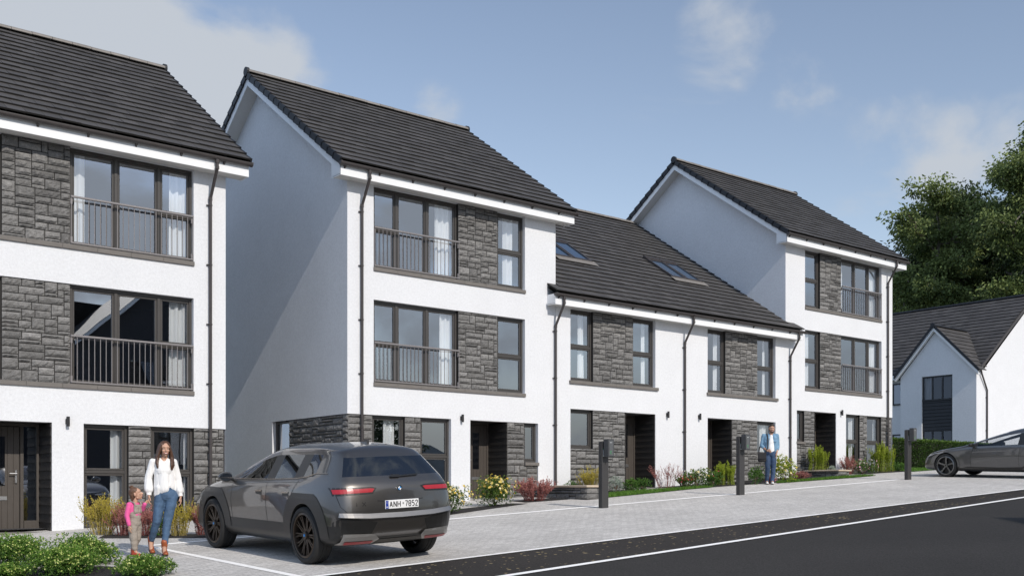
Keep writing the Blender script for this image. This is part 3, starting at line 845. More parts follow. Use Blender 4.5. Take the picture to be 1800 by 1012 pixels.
# ------------------------------------------------------------------ ground
def sheet(name, pts, dz, mat, kind='structure', step=.8, skirt=0):
    """polygon (x, y) draped on the terrain, cut into cells"""
    bm = bmesh.new()
    vs = [bm.verts.new((p[0], p[1], 0)) for p in pts]; bm.faces.new(vs)
    xs = [p[0] for p in pts]; ys = [p[1] for p in pts]
    x = math.floor(min(xs) / step) * step
    def cut(co, no):
        bmesh.ops.bisect_plane(bm, geom=bm.verts[:] + bm.edges[:] + bm.faces[:], plane_co=co, plane_no=no)
    for kx in (-25., 36.):
        if min(xs) < kx < max(xs): cut((kx, 0, 0), (1, 0, 0))
    for ky in (-2., 24.):
        if min(ys) < ky < max(ys): cut((0, ky, 0), (0, 1, 0))
    bmesh.ops.triangulate(bm, faces=bm.faces[:])
    for v in bm.verts: v.co.z = zg(v.co.x, v.co.y) + dz
    bmesh.ops.recalc_face_normals(bm, faces=bm.faces[:])
    if sum(f.normal.z for f in bm.faces) < 0: bmesh.ops.reverse_faces(bm, faces=bm.faces[:])
    me = bpy.data.meshes.new(name); bm.to_mesh(me); bm.free(); me.materials.append(mat)
    o = bpy.data.objects.new(name, me); COL.objects.link(o)
    o['kind'] = kind
    return o

def paving_mat():
    m, nt, b = _nt('block_paving'); L = nt.links.new
    tc = N(nt, 'ShaderNodeTexCoord'); mp = N(nt, 'ShaderNodeMapping'); mp.inputs['Rotation'].default_value = (0, 0, rad(0))
    L(tc.outputs['Object'], mp.inputs['Vector'])
    br = N(nt, 'ShaderNodeTexBrick'); br.offset = .5
    br.inputs['Scale'].default_value = 1; br.inputs['Brick Width'].default_value = .21; br.inputs['Row Height'].default_value = .107
    br.inputs['Mortar Size'].default_value = .004; br.inputs['Mortar Smooth'].default_value = .3
    br.inputs['Color1'].default_value = rgba((.50, .477, .45)); br.inputs['Color2'].default_value = rgba((.60, .575, .545)); br.inputs['Mortar'].default_value = rgba((.30, .285, .27))
    L(mp.outputs[0], br.inputs['Vector'])
    n1 = N(nt, 'ShaderNodeTexNoise'); n1.inputs['Scale'].default_value = .55; n1.inputs['Detail'].default_value = 6; L(tc.outputs['Object'], n1.inputs['Vector'])
    n2 = N(nt, 'ShaderNodeTexNoise'); n2.inputs['Scale'].default_value = 26; n2.inputs['Detail'].default_value = 4; L(tc.outputs['Object'], n2.inputs['Vector'])
    r1 = N(nt, 'ShaderNodeMapRange'); r1.inputs['From Min'].default_value = .3; r1.inputs['From Max'].default_value = .7; r1.inputs['To Min'].default_value = .88; r1.inputs['To Max'].default_value = 1.08; L(n1.outputs['Fac'], r1.inputs['Value'])
    r2 = N(nt, 'ShaderNodeMapRange'); r2.inputs['From Min'].default_value = .3; r2.inputs['From Max'].default_value = .7; r2.inputs['To Min'].default_value = .78; r2.inputs['To Max'].default_value = 1.18; L(n2.outputs['Fac'], r2.inputs['Value'])
    mu = N(nt, 'ShaderNodeMath', operation='MULTIPLY'); L(r1.outputs[0], mu.inputs[0]); L(r2.outputs[0], mu.inputs[1])
    vm = N(nt, 'ShaderNodeVectorMath', operation='SCALE'); L(br.outputs['Color'], vm.inputs[0]); L(mu.outputs[0], vm.inputs['Scale'])
    L(vm.outputs[0], b.inputs['Base Color']); b.inputs['Roughness'].default_value = .85
    ad = N(nt, 'ShaderNodeMath', operation='MULTIPLY_ADD'); L(br.outputs['Fac'], ad.inputs[0]); ad.inputs[1].default_value = -1.2; L(n2.outputs['Fac'], ad.inputs[2])
    bp = N(nt, 'ShaderNodeBump'); bp.inputs['Distance'].default_value = .004; L(ad.outputs[0], bp.inputs['Height']); L(bp.outputs[0], b.inputs['Normal'])
    return m

def asphalt_mat(name, col, fleck=None):
    m, nt, b = _nt(name); L = nt.links.new
    tc = N(nt, 'ShaderNodeTexCoord')
    n1 = N(nt, 'ShaderNodeTexNoise'); n1.inputs['Scale'].default_value = .35; n1.inputs['Detail'].default_value = 7; L(tc.outputs['Object'], n1.inputs['Vector'])
    n2 = N(nt, 'ShaderNodeTexNoise'); n2.inputs['Scale'].default_value = 38; n2.inputs['Detail'].default_value = 6; L(tc.outputs['Object'], n2.inputs['Vector'])
    r1 = N(nt, 'ShaderNodeMapRange'); r1.inputs['From Min'].default_value = .3; r1.inputs['From Max'].default_value = .7; r1.inputs['To Min'].default_value = .88; r1.inputs['To Max'].default_value = 1.1; L(n1.outputs['Fac'], r1.inputs['Value'])
    r2 = N(nt, 'ShaderNodeMapRange'); r2.inputs['From Min'].default_value = .3; r2.inputs['From Max'].default_value = .7; r2.inputs['To Min'].default_value = .6; r2.inputs['To Max'].default_value = 1.4; L(n2.outputs['Fac'], r2.inputs['Value'])
    mu = N(nt, 'ShaderNodeMath', operation='MULTIPLY'); L(r1.outputs[0], mu.inputs[0]); L(r2.outputs[0], mu.inputs[1])
    vm = N(nt, 'ShaderNodeVectorMath', operation='SCALE'); vm.inputs[0].default_value = col; L(mu.outputs[0], vm.inputs['Scale'])
    cur = vm.outputs[0]
    if fleck:
        vo = N(nt, 'ShaderNodeTexVoronoi'); vo.inputs['Scale'].default_value = 13; L(tc.outputs['Object'], vo.inputs['Vector'])
        n3 = N(nt, 'ShaderNodeTexNoise'); n3.inputs['Scale'].default_value = 1.1; n3.inputs['Detail'].default_value = 3; L(tc.outputs['Object'], n3.inputs['Vector'])
        th = N(nt, 'ShaderNodeMapRange'); th.inputs['From Min'].default_value = .4; th.inputs['From Max'].default_value = .7; th.inputs['To Min'].default_value = .20; th.inputs['To Max'].default_value = .50; L(n3.outputs['Fac'], th.inputs['Value'])
        sz = N(nt, 'ShaderNodeSeparateColor'); L(vo.outputs['Color'], sz.inputs[0])
        s3 = N(nt, 'ShaderNodeMapRange'); s3.inputs['From Min'].default_value = .5; s3.inputs['From Max'].default_value = 1.; L(sz.outputs[0], s3.inputs['Value'])
        m1 = N(nt, 'ShaderNodeMath', operation='MULTIPLY'); L(th.outputs[0], m1.inputs[0]); L(s3.outputs[0], m1.inputs[1])
        lt = N(nt, 'ShaderNodeMath', operation='LESS_THAN'); L(vo.outputs['Distance'], lt.inputs[0]); L(m1.outputs[0], lt.inputs[1])
        mx = N(nt, 'ShaderNodeMix', data_type='RGBA'); L(lt.outputs[0], mx.inputs['Factor']); L(cur, mx.inputs['A']); mx.inputs['B'].default_value = rgba(fleck)
        cur = mx.outputs['Result']
    L(cur, b.inputs['Base Color']); b.inputs['Roughness'].default_value = .8; b.inputs['Specular IOR Level'].default_value = .15
    bp = N(nt, 'ShaderNodeBump'); bp.inputs['Distance'].default_value = .004; L(n2.outputs['Fac'], bp.inputs['Height']); L(bp.outputs[0], b.inputs['Normal'])
    return m

MAT['paving'] = paving_mat()
MAT['asphalt'] = asphalt_mat('road_asphalt', (.037, .0345, .0325))
MAT['footway'] = asphalt_mat('footway_asphalt', (.036, .0315, .0285), (.34, .27, .15))
MAT['earth'] = M('earth', (.045, .055, .028), .95, var=(.8, .3), var2=(12, .3))
MAT['lawn'] = M('lawn_base', (.05, .11, .02), .9, var=(3, .3), var2=(40, .3))
MAT['mulch'] = M('bark_mulch', (.020, .017, .016), .95, var=(30, .5), bump=(60, .03))
MAT['line'] = M('road_paint', (.95, .93, .90), .7, var=(9, .08), var2=(60, .06))
MAT['kerb'] = M('kerb_stone', (.93, .91, .88), .8, var=(6, .08), var2=(50, .06))
kerbY = lambda x: 11.43 + .050 * x
lineY = lambda x: 9.36 + .0875 * x
stripY = lambda x: 16.96 + .0300 * x
XL, XR = -14., 46.
sheet('ground', [(-400, -300), (500, -300), (500, 500), (-400, 500)], -.05, MAT['earth'])
sheet('road', [(-60, -3.2), (90, -3.2), (90, lineY(90)), (-60, lineY(-60))], .000, MAT['asphalt'])
sheet('footway', [(-60, lineY(-60)), (90, lineY(90)), (90, kerbY(90)), (-60, kerbY(-60))], .004, MAT['footway'])
def ribbon(name, f, xa, xb, w, dz, mat):
    return sheet(name, [(xa, f(xa) - w / 2), (xb, f(xb) - w / 2), (xb, f(xb) + w / 2), (xa, f(xa) + w / 2)], dz, mat)
ribbon('road_marking', lineY, -60, 90, .13, .010, MAT['line'])
sheet('paving', [(-14, kerbY(-14)), (60, kerbY(60)), (60, 24.3), (-14, 24.3)], .008, MAT['paving'])
ribbon('kerb_strip', kerbY, -30, 60, .10, .014, MAT['kerb'])
ribbon('bay_marking', stripY, 6.1, 29.45, .19, .013, MAT['line'])
o = sheet('bay_marking', [(6.115, kerbY(6) + .04), (6.225, kerbY(6) + .04), (6.225, stripY(6) - .097), (6.115, stripY(6) - .061)], .013, MAT['line'])
# planting beds
sheet('planting_bed', [(6.02, 19.15), (7.40, 17.62), (9.2, 17.62), (9.2, 18.2), (7.75, 18.2), (6.35, 19.75)], .013, MAT['mulch'])
sheet('planting_bed', [(2.2, 13.2), (5.0, 13.3), (5.1, 14.2), (4.75, 14.95), (4.15, 15.3), (2.6, 16.6), (1.0, 17.4), (1, 14)], .013, MAT['mulch'])
sheet('planting_bed', [(11.6, 17.55), (12.83, 18.16), (14.44, 18.80), (16.1, 19.42), (15.9, 19.85), (14.2, 19.45), (12.6, 18.85), (11.6, 18.4)], .013, MAT['mulch'])
sheet('planting_bed', [(16.3, 19.75), (17.70, 19.70), (17.70, 20.5), (16.4, 20.5)], .013, MAT['mulch'])
sheet('planting_bed', [(18.52, 20.25), (21.2, 20.25), (21.2, YF - .005), (18.52, YF - .005)], .013, MAT['mulch'])
sheet('planting_bed', [(22.5, 20.1), (29.9, 20.0), (29.9, YF - .005), (22.5, YF - .005)], .013, MAT['mulch'])
sheet('planting_bed', [(31.9, 20.7), (35.2, 20.4), (35.2, YF - .005), (31.9, YF - .005)], .013, MAT['mulch'])

# ------------------------------------------------------------------ low stone walls
def low_wall(label, xa, xb, ya, yb, h, seed):
    zmid = zg((xa + xb) / 2, ya)
    root = thing('garden_wall', ((xa + xb) / 2, ya, zmid), label, 'low wall')
    org = tuple(root.location); z0, z1 = zmid - .15, zmid + h
    s = MB()
    stones(s, lambda u, v, d: (u, ya - d, v), xa, xb, z0, z1, seed)
    stones(s, lambda u, v, d: (xa - d, yb + ya - u, v), ya, yb, z0, z1, seed + 1)
    stones(s, lambda u, v, d: (xb + d, u, v), ya, yb, z0, z1, seed + 2)
    s.box(xa + .02, xb - .02, ya + .02, yb, z0, z1 - .01, 1)
    s.build('stonework', [MAT['stone'], MAT['mortar']], root, org)
    c = MB(); c.cbox(xa - .06, xb + .06, ya - .06, yb - .02, z1, z1 + .055, .012); c.build('coping', MAT['coping'], root, org)
MAT['coping'] = M('sandstone_coping', (.50, .41, .31), .8, var=(5, .12), bump=(50, .003))
low_wall('low stone wall with sand coloured coping beside the red barberry', 17.78, 18.40, 19.2, YF - .03, .30, 501)
low_wall('low stone wall with sand coloured coping under the yellow green upright shrub', 29.62, 30.22, 20.1, YF - .03, .20, 511)

# ------------------------------------------------------------------ house across the road (seen mirrored in the windows)
MAT['across'] = M('darkened_wall', (.05, .05, .055), .9, var=(6, .2))  # white walls given a dark colour so the mirrored gable reads in shade
def house_across():
    root = thing('house_across', (17, -9, -.9), 'dark gabled house across the road, seen mirrored in the lower left windows', 'house')
    org = tuple(root.location)
    zb = -1.6; xa, xb = 6.5, 21.6; yf, yb = -6.0, -14.5
    ga, gb, gx, gy, gz, ge = 14.6, 21.6, 18.1, -5.2, 10.0, 6.85
    mb = MB()
    mb.box(xa, xb, yb, yf, zb, 5.6)
    mb.add([(ga, gy, zb), (gb, gy, zb), (gb, gy, ge), (gx, gy, gz), (ga, gy, ge)], [(4, 3, 2, 1, 0)])
    mb.quad((ga, gy, zb), (ga, yf, zb), (ga, yf, ge), (ga, gy, ge)); mb.quad((gb, gy, zb), (gb, yf, zb), (gb, yf, ge), (gb, gy, ge))
    mb.build('wall', MAT['across'], root, org)
    rf = MB(); ym = (yf + yb) / 2
    t = MB(); roof_slope(t, -ga, -xa, -yf - .35, 5.55, -ym, 9.3, 91)
    rf.v += [(-q[0], -q[1], q[2]) for q in t.v]; rf.f += t.f; rf.m += t.m; rf.t += t.t
    rf.add([(xa, yb - .3, 5.5), (xb, yb - .3, 5.5), (xb, ym, 9.3), (xa, ym, 9.3)], [(0, 1, 2, 3)])
    for sg in (-1, 1):
        xe = gx + sg * (gb - ga) / 2 + sg * .25
        rf.add([(xe, gy + .3, ge - .2), (gx, gy + .3, gz + .06), (gx, ym, gz + .06), (xe, ym, ge - .2)], [(0, 1, 2, 3)])
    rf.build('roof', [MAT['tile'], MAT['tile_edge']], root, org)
    for sg in (-1, 1):
        bb = MB(); xe = gx + sg * (gb - ga) / 2 + sg * .25
        bb.prism([(xe, ge - .42), (gx, gz - .17), (gx, gz + .03), (xe, ge - .22)], 1, gy + .28, gy + .31); bb.build('barge_board', MAT['upvc'], root, org)
    for (a, b, c, d) in ((16.6, 19.6, 4.4, 6.0), (16.6, 19.6, 1.4, 3.0), (8.6, 11.4, 1.5, 3.2)):
        w_ = MB(); y = gy if a > 14 else yf
        w_.box(a, b, y + .003, y + .03, c, d); w_.build('window', MAT['glass_dark'], root, org)
house_across()

# unseen screen added far behind the viewer, masks the low sky in reflections
def horizon_screen():
    rr = random.Random(3); mb = MB(); n = 60; V = []
    for i in range(n + 1):
        x = -260 + 560 * i / n
        V.append((x, -150, -4)); V.append((x, -165, 7 + 3 * math.sin(i * .35) + 3 * math.sin(i * .9 + 1)))
    mb.add(V, [(2 * i, 2 * i + 1, 2 * i + 3, 2 * i + 2) for i in range(n)])
    o = mb.build('horizon_screen', M('horizon_screen_grey', (.16, .17, .17), .95, var=(.05, .3)), smooth=True); o['kind'] = 'structure'
horizon_screen()
# ------------------------------------------------------------------ plants
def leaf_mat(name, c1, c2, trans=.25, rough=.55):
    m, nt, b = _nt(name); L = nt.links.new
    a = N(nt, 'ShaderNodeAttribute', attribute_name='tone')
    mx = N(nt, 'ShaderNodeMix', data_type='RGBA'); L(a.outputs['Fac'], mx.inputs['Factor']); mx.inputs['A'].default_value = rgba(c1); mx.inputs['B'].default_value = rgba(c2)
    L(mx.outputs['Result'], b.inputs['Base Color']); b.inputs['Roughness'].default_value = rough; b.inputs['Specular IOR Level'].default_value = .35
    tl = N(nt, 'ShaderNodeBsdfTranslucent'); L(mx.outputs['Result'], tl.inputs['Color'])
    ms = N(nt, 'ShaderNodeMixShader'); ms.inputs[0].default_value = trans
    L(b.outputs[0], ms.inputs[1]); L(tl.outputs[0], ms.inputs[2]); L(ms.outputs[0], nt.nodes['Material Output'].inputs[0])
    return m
MAT['bark'] = M('bark', (.20, .175, .145), .9, var=(20, .3), bump=(30, .01))
MAT['twig'] = M('twig', (.13, .085, .055), .85, var=(20, .3))
LF = {
 'box': leaf_mat('evergreen_leaf', (.030, .085, .010), (.19, .34, .05)),
 'bud': leaf_mat('pale_bud', (.36, .46, .08), (.66, .68, .28), .2),
 'rose': leaf_mat('rose_leaf', (.035, .085, .012), (.16, .25, .04)),
 'yellow': leaf_mat('yellow_flower', (.66, .42, .04), (.78, .66, .22), .2),
 'cream': leaf_mat('cream_flower', (.70, .58, .25), (.80, .76, .55), .2),
 'barberry': leaf_mat('barberry_leaf', (.24, .075, .065), (.62, .29, .25)),
 'forsythia': leaf_mat('yellow_twig_leaf', (.28, .24, .02), (.62, .50, .08)),
 'lime': leaf_mat('lime_leaf', (.16, .24, .015), (.40, .46, .04)),
 'green': leaf_mat('green_leaf', (.028, .09, .014), (.13, .25, .035)),
 'silver': leaf_mat('silver_leaf', (.26, .32, .26), (.52, .58, .50)),
 'red': leaf_mat('red_flower', (.50, .02, .05), (.66, .09, .12), .15),
 'pink': leaf_mat('pink_flower', (.55, .18, .28), (.72, .40, .48), .2),
 'white': leaf_mat('white_flower', (.66, .62, .52), (.78, .76, .70), .2),
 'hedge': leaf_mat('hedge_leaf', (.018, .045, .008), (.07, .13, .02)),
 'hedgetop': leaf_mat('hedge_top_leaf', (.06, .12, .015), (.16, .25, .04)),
 'grass': leaf_mat('grass_blade', (.05, .13, .015), (.14, .27, .03)),
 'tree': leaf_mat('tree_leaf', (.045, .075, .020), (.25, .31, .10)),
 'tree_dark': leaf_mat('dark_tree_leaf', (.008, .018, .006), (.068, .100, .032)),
}
TW = {'barberry': M('red_twig', (.17, .055, .05), .85), 'forsythia': M('golden_twig', (.32, .25, .09), .85), 'lime': M('lime_twig', (.17, .19, .04), .85)}
def add_leaf(mb, p, n, l, w, rr, m=0, t=None, fold=True):
    """one leaf: a pointed quad pair around direction n"""
    n = n.normalized(); a = n.cross(Vector((rr.gauss(0, 1), rr.gauss(0, 1), rr.gauss(0, 1))))
    if a.length < 1e-6: a = n.orthogonal()
    a.normalize(); b = n.cross(a)
    tip = p + n * l; mid = p + n * l * .5 + b * w * .25
    mb.add([p, mid + a * w * .5, tip, mid - a * w * .5], [(0, 1, 2, 3)], m, rr.random() if t is None else t)

def add_flower(mb, p, n, r, rr, m, t):
    n = n.normalized(); a = n.orthogonal().normalized(); b = n.cross(a)
    k = 5; c = p + n * r * .25
    V = [p] + [c + (a * math.cos(2 * math.pi * i / k) + b * math.sin(2 * math.pi * i / k)) * r for i in range(k)]
    V = [V[0]] + V[1:]
    mb.add(V, [(0, i + 1, (i + 1) % k + 1) for i in range(k)], m, t)

def rdir(rr, up=0.):
    while True:
        v = Vector((rr.uniform(-1, 1), rr.uniform(-1, 1), rr.uniform(-1, 1)))
        if .05 < v.length < 1: break
    v.normalize(); v.z += up
    return v.normalized()

def mound(name, label, x, y, wd, ht, leaf, n=1500, ll=.045, flowers=(), nf=0, fr=.02, group=None, seed=0, cat='shrub', dz=0, lumps=9, z=None, fname='flowers'):
    """rounded shrub: lumps of leaf sprays over short stems"""
    rr = random.Random(seed * 13 + 5)
    z0 = (zg(x, y) if z is None else z) + .01
    root = thing(name, (x, y, z0), label, cat, group)
    L_ = []
    for i in range(lumps):
        a = rr.uniform(0, 6.28); q = rr.uniform(.0, .55)
        L_.append((Vector((math.cos(a) * q * wd / 2, math.sin(a) * q * wd / 2, ht * rr.uniform(.24, .66))), rr.uniform(.27, .40)))
    st = MB()
    for (c, r) in L_: st.tube([(0, 0, 0), tuple(c * .5 + Vector((0, 0, .02))), tuple(c)], [.010, .007, .003], 5)
    st.build('stems', MAT['twig'], root)
    fl = MB(); cols = [LF[leaf]]
    pts = []
    for i in range(n // 5):
        c, r = rr.choice(L_)
        d = rdir(rr, .25); s = rr.random() ** .35
        p = c + Vector((d.x * r * wd, d.y * r * wd, d.z * min(r * ht * 1.15, ht * .5))) * s
        if p.z < .015: p.z = rr.uniform(.015, .12)
        p.z = min(p.z, ht * 1.03)
        o = (p - Vector((0, 0, ht * .3))).normalized()
        tone0 = min(1, max(0, .15 + .6 * s * (p.z / ht) + rr.gauss(0, .15)))  # low and inner leaves darker: shade of the gaps put into the tone
        for k in range(5):
            dd = (o * .8 + rdir(rr) * .9)
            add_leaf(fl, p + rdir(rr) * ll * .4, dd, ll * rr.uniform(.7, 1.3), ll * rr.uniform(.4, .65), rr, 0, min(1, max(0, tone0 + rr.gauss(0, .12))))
        if s > .8 and d.z > -.15: pts.append((p, o))
    fl.build('foliage', cols, root)
    if nf and pts:
        fb = MB(); mats = [LF[f] for f in flowers]
        for i in range(nf):
            p, o = rr.choice(pts); q = p + o * ll * .6 + rdir(rr) * ll * .5
            add_flower(fb, q, o + rdir(rr) * .6, fr * rr.uniform(.7, 1.25), rr, rr.randrange(len(mats)), rr.random())
        fo = fb.build(fname, mats, root); fo['kind'] = 'stuff'
    return root

def wispy(name, label, x, y, wd, ht, leaf, n=40, ll=.028, per=26, group=None, seed=0, cat='shrub', upright=.0, flowers=(), nf=0, fr=.015, z=None, twig='twig', bare=.04):
    """many thin stems fanning out of the ground, small leaves along them"""
    rr = random.Random(seed * 17 + 3)
    z0 = (zg(x, y) if z is None else z) + .01
    root = thing(name, (x, y, z0), label, cat, group)
    st = MB(); fl = MB(); tips = []
    n = int(n * 1.35); wd *= 1.2
    for i in range(n):
        a = rr.uniform(0, 6.28); q = rr.random() ** .6
        bx = Vector((math.cos(a), math.sin(a), 0)); h = ht * rr.uniform(.55, 1.0) * (1 - .25 * q)
        tip = bx * (q * wd / 2) + Vector((0, 0, h))
        b0 = bx * (q * wd * (.20 + .18 * upright))
        m1 = b0.lerp(tip, .5) + rdir(rr) * .03 * wd + Vector((0, 0, h * .04)) - bx * q * wd * .06
        P = [b0, m1, tip]
        st.tube([tuple(v) for v in P], [.0045, .003, .0015], 4, cap=False)
        subs = [P]
        for k in range(3):
            s0 = b0.lerp(m1, 1) if k == 0 else m1.lerp(tip, rr.uniform(.1, .7))
            e = s0 + (bx * rr.uniform(-.2, .7) + Vector((rr.uniform(-.5, .5), rr.uniform(-.5, .5), 1 + upright))).normalized() * ht * rr.uniform(.14, .3)
            st.tube([tuple(s0), tuple(e)], [.002, .001], 3, cap=False); subs.append([s0, s0.lerp(e, .5), e])
        for S_ in subs:
            c = int(per * 1.4) if S_ is P else int(per * .8)
            for k in range(c):
                t = rr.uniform(bare, 1) ; t = t if S_ is P else rr.random()
                p = S_[0].lerp(S_[1], t * 2) if t < .5 else S_[1].lerp(S_[2], t * 2 - 1)
                dv = (S_[2] - S_[0]).normalized() * .8 + rdir(rr) * .9
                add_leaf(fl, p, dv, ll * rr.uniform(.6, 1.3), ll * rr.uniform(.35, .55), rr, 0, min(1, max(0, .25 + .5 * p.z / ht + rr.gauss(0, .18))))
            tips.append((S_[2], (S_[2] - S_[0]).normalized()))
    st.build('stems', TW.get(leaf, MAT['twig']), root); fl.build('foliage', LF[leaf], root)
    if nf:
        fb = MB(); mats = [LF[f] for f in flowers]
        for i in range(nf):
            p, o = rr.choice(tips)
            add_flower(fb, p + rdir(rr) * .03 + o * rr.uniform(-.08, .01), o + rdir(rr), fr * rr.uniform(.7, 1.3), rr, rr.randrange(len(mats)), rr.random())
        fo = fb.build('flowers', mats, root); fo['kind'] = 'stuff'
    return root

# left foreground bed: evergreen mounds with pale buds
GB = 'evergreen mounds at the lower left corner'
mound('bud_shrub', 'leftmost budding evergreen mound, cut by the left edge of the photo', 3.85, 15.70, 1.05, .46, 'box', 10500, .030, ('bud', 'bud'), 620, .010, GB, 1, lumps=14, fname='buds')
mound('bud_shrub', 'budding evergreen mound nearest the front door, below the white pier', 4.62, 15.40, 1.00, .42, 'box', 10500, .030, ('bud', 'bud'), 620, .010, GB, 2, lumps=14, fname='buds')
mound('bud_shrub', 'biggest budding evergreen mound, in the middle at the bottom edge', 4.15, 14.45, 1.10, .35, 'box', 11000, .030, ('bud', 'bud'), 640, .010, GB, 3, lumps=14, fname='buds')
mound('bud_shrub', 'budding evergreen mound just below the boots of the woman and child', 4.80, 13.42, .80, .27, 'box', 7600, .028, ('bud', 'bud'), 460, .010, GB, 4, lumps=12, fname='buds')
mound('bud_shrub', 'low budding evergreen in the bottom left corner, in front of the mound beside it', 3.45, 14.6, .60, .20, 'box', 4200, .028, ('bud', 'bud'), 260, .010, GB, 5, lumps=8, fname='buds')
# bed in front of the left house
wispy('golden_shrub', 'yellow twiggy shrub below the left window, left of the child', 6.30, 19.75, .78, .84, 'forsythia', 46, .030, 22, 'yellow twiggy shrubs', 1)
wispy('golden_shrub', 'yellow twiggy shrub between the woman and the dark parked car', 7.22, 18.45, .62, .74, 'forsythia', 42, .028, 22, 'yellow twiggy shrubs', 2)
wispy('barberry_shrub', 'red barberry behind the child, left of her head', 6.55, 19.35, .56, .62, 'barberry', 40, .026, 26, 'red barberries', 3)
wispy('barberry_shrub', 'red barberry between the child and the woman', 6.83, 18.95, .56, .60, 'barberry', 40, .026, 26, 'red barberries', 4)
mound('green_shrub', 'small green shrub seen between the legs of the woman', 6.95, 18.62, .34, .44, 'green', 800, .035, (), 0, .02, None, 6, lumps=5)
wispy('barberry_shrub', 'red barberry beside the front wheel of the dark parked car', 7.55, 18.25, .42, .58, 'barberry', 34, .026, 24, 'red barberries', 5)
# bed behind the dark car
mound('rose_shrub', 'yellow flowering shrub directly right of the dark parked car', 13.25, 18.60, .92, .68, 'rose', 4200, .036, ('yellow', 'yellow', 'cream'), 250, .026, 'yellow flowering shrubs by the tall house', 11)
mound('rose_shrub', 'yellow flowering shrub in front of the dark entrance of the tall house', 15.15, 19.50, 1.0, .70, 'rose', 4600, .036, ('yellow', 'yellow', 'cream'), 290, .027, 'yellow flowering shrubs by the tall house', 12)
wispy('barberry_shrub', 'red barberry in front of the low stone wall', 16.80, 20.05, 1.02, .66, 'barberry', 60, .030, 30, 'red barberries', 6)
# bed of the terrace
mound('green_shrub', 'tiny green plant peeping over the coping of the low stone wall', 18.95, 21.10, .55, .38, 'green', 700, .035, (), 0, .02, None, 13, lumps=6)
wispy('golden_shrub', 'yellow twiggy shrub left of the left charging post', 19.50, 20.90, .80, .80, 'forsythia', 46, .030, 22, 'yellow twiggy shrubs', 7)
mound('silver_shrub', 'silvery leaved shrub right behind the left charging post', 20.36, 20.85, .48, .50, 'silver', 900, .035, (), 0, .02, None, 14, lumps=6)
mound('green_shrub', 'low glossy green shrub beside the silvery one, left of the pair by the porch', 20.85, 20.72, .56, .40, 'green', 1000, .045, (), 0, .02, None, 15, lumps=7)
mound('green_shrub', 'low glossy green shrub at the corner of the open dark porch', 21.35, 20.78, .56, .40, 'green', 1000, .045, (), 0, .02, None, 16, lumps=7)
wispy('barberry_shrub', 'sparse tall red barberry against the white wall right of the dark porch', 22.50, 20.95, 1.05, .84, 'barberry', 26, .024, 20, 'red barberries', 8)
wispy('red_flower_shrub', 'shrub with small red flowers at the foot of the white wall', 22.90, 20.55, .72, .44, 'green', 40, .030, 20, None, 9, flowers=('red',), nf=90, fr=.02)
mound('rose_shrub', 'cream flowering shrub below the middle downpipe', 23.35, 20.55, .85, .55, 'rose', 1700, .045, ('cream', 'white', 'cream'), 110, .026, None, 17)
mound('green_shrub', 'dark green shrub dotted with red flowers, left of the lime shrub', 23.90, 20.45, .72, .46, 'green', 1500, .045, ('red', 'yellow', 'red'), 40, .022, None, 18)
wispy('lime_shrub', 'bright lime upright shrub left of the middle charging post', 24.45, 20.45, .50, .78, 'lime', 44, .034, 30, 'lime upright shrubs', 10, upright=1.6)
mound('green_shrub', 'round green shrub between the middle charging post and the standing man', 25.25, 19.98, .66, .52, 'green', 1600, .040, (), 0, .02, None, 19)
wispy('pink_shrub', 'small pink flowered plant at the feet of the standing man', 25.72, 19.78, .40, .24, 'barberry', 24, .024, 14, None, 11, flowers=('pink',), nf=30, fr=.02)
mound('rose_shrub', 'large golden green shrub with cream flowers, right of the standing man', 26.65, 19.98, .98, .84, 'lime', 2300, .050, ('cream', 'yellow', 'cream'), 120, .030, None, 20)
wispy('barberry_shrub', 'low red barberry right of the large golden shrub', 27.75, 20.20, .70, .32, 'barberry', 40, .024, 18, 'red barberries', 12)
# planter and bed of the last house
wispy('lime_shrub', 'tall lime upright shrub on the low stone wall in front of the dark porch', 29.86, 21.02, .62, .92, 'lime', 46, .036, 34, 'lime upright shrubs', 13, upright=1.6, z=.70)
mound('silver_shrub', 'tiny silvery plant on the low stone wall beside the lime shrub', 30.02, 20.62, .34, .20, 'silver', 400, .028, (), 0, .02, None, 21, lumps=4, z=.68)
wispy('barberry_shrub', 'tall red barberry at the left end of the bed of the last house', 31.60, 21.05, .62, .72, 'barberry', 36, .028, 24, 'red barberries', 14)
mound('pink_shrub', 'pink flowering shrub under the windows of the last house', 32.05, 20.80, 1.15, .50, 'rose', 1500, .045, ('pink', 'pink', 'white'), 130, .028, None, 22)
wispy('lime_shrub', 'broad lime upright shrub against the stone corner of the last house', 33.55, 20.95, .78, 1.08, 'lime', 56, .040, 34, 'lime upright shrubs', 15, upright=1.4)
mound('green_shrub', 'low green ground plant between the last house and the hedge', 34.55, 20.9, .95, .30, 'green', 1200, .045, (), 0, .02, None, 23)

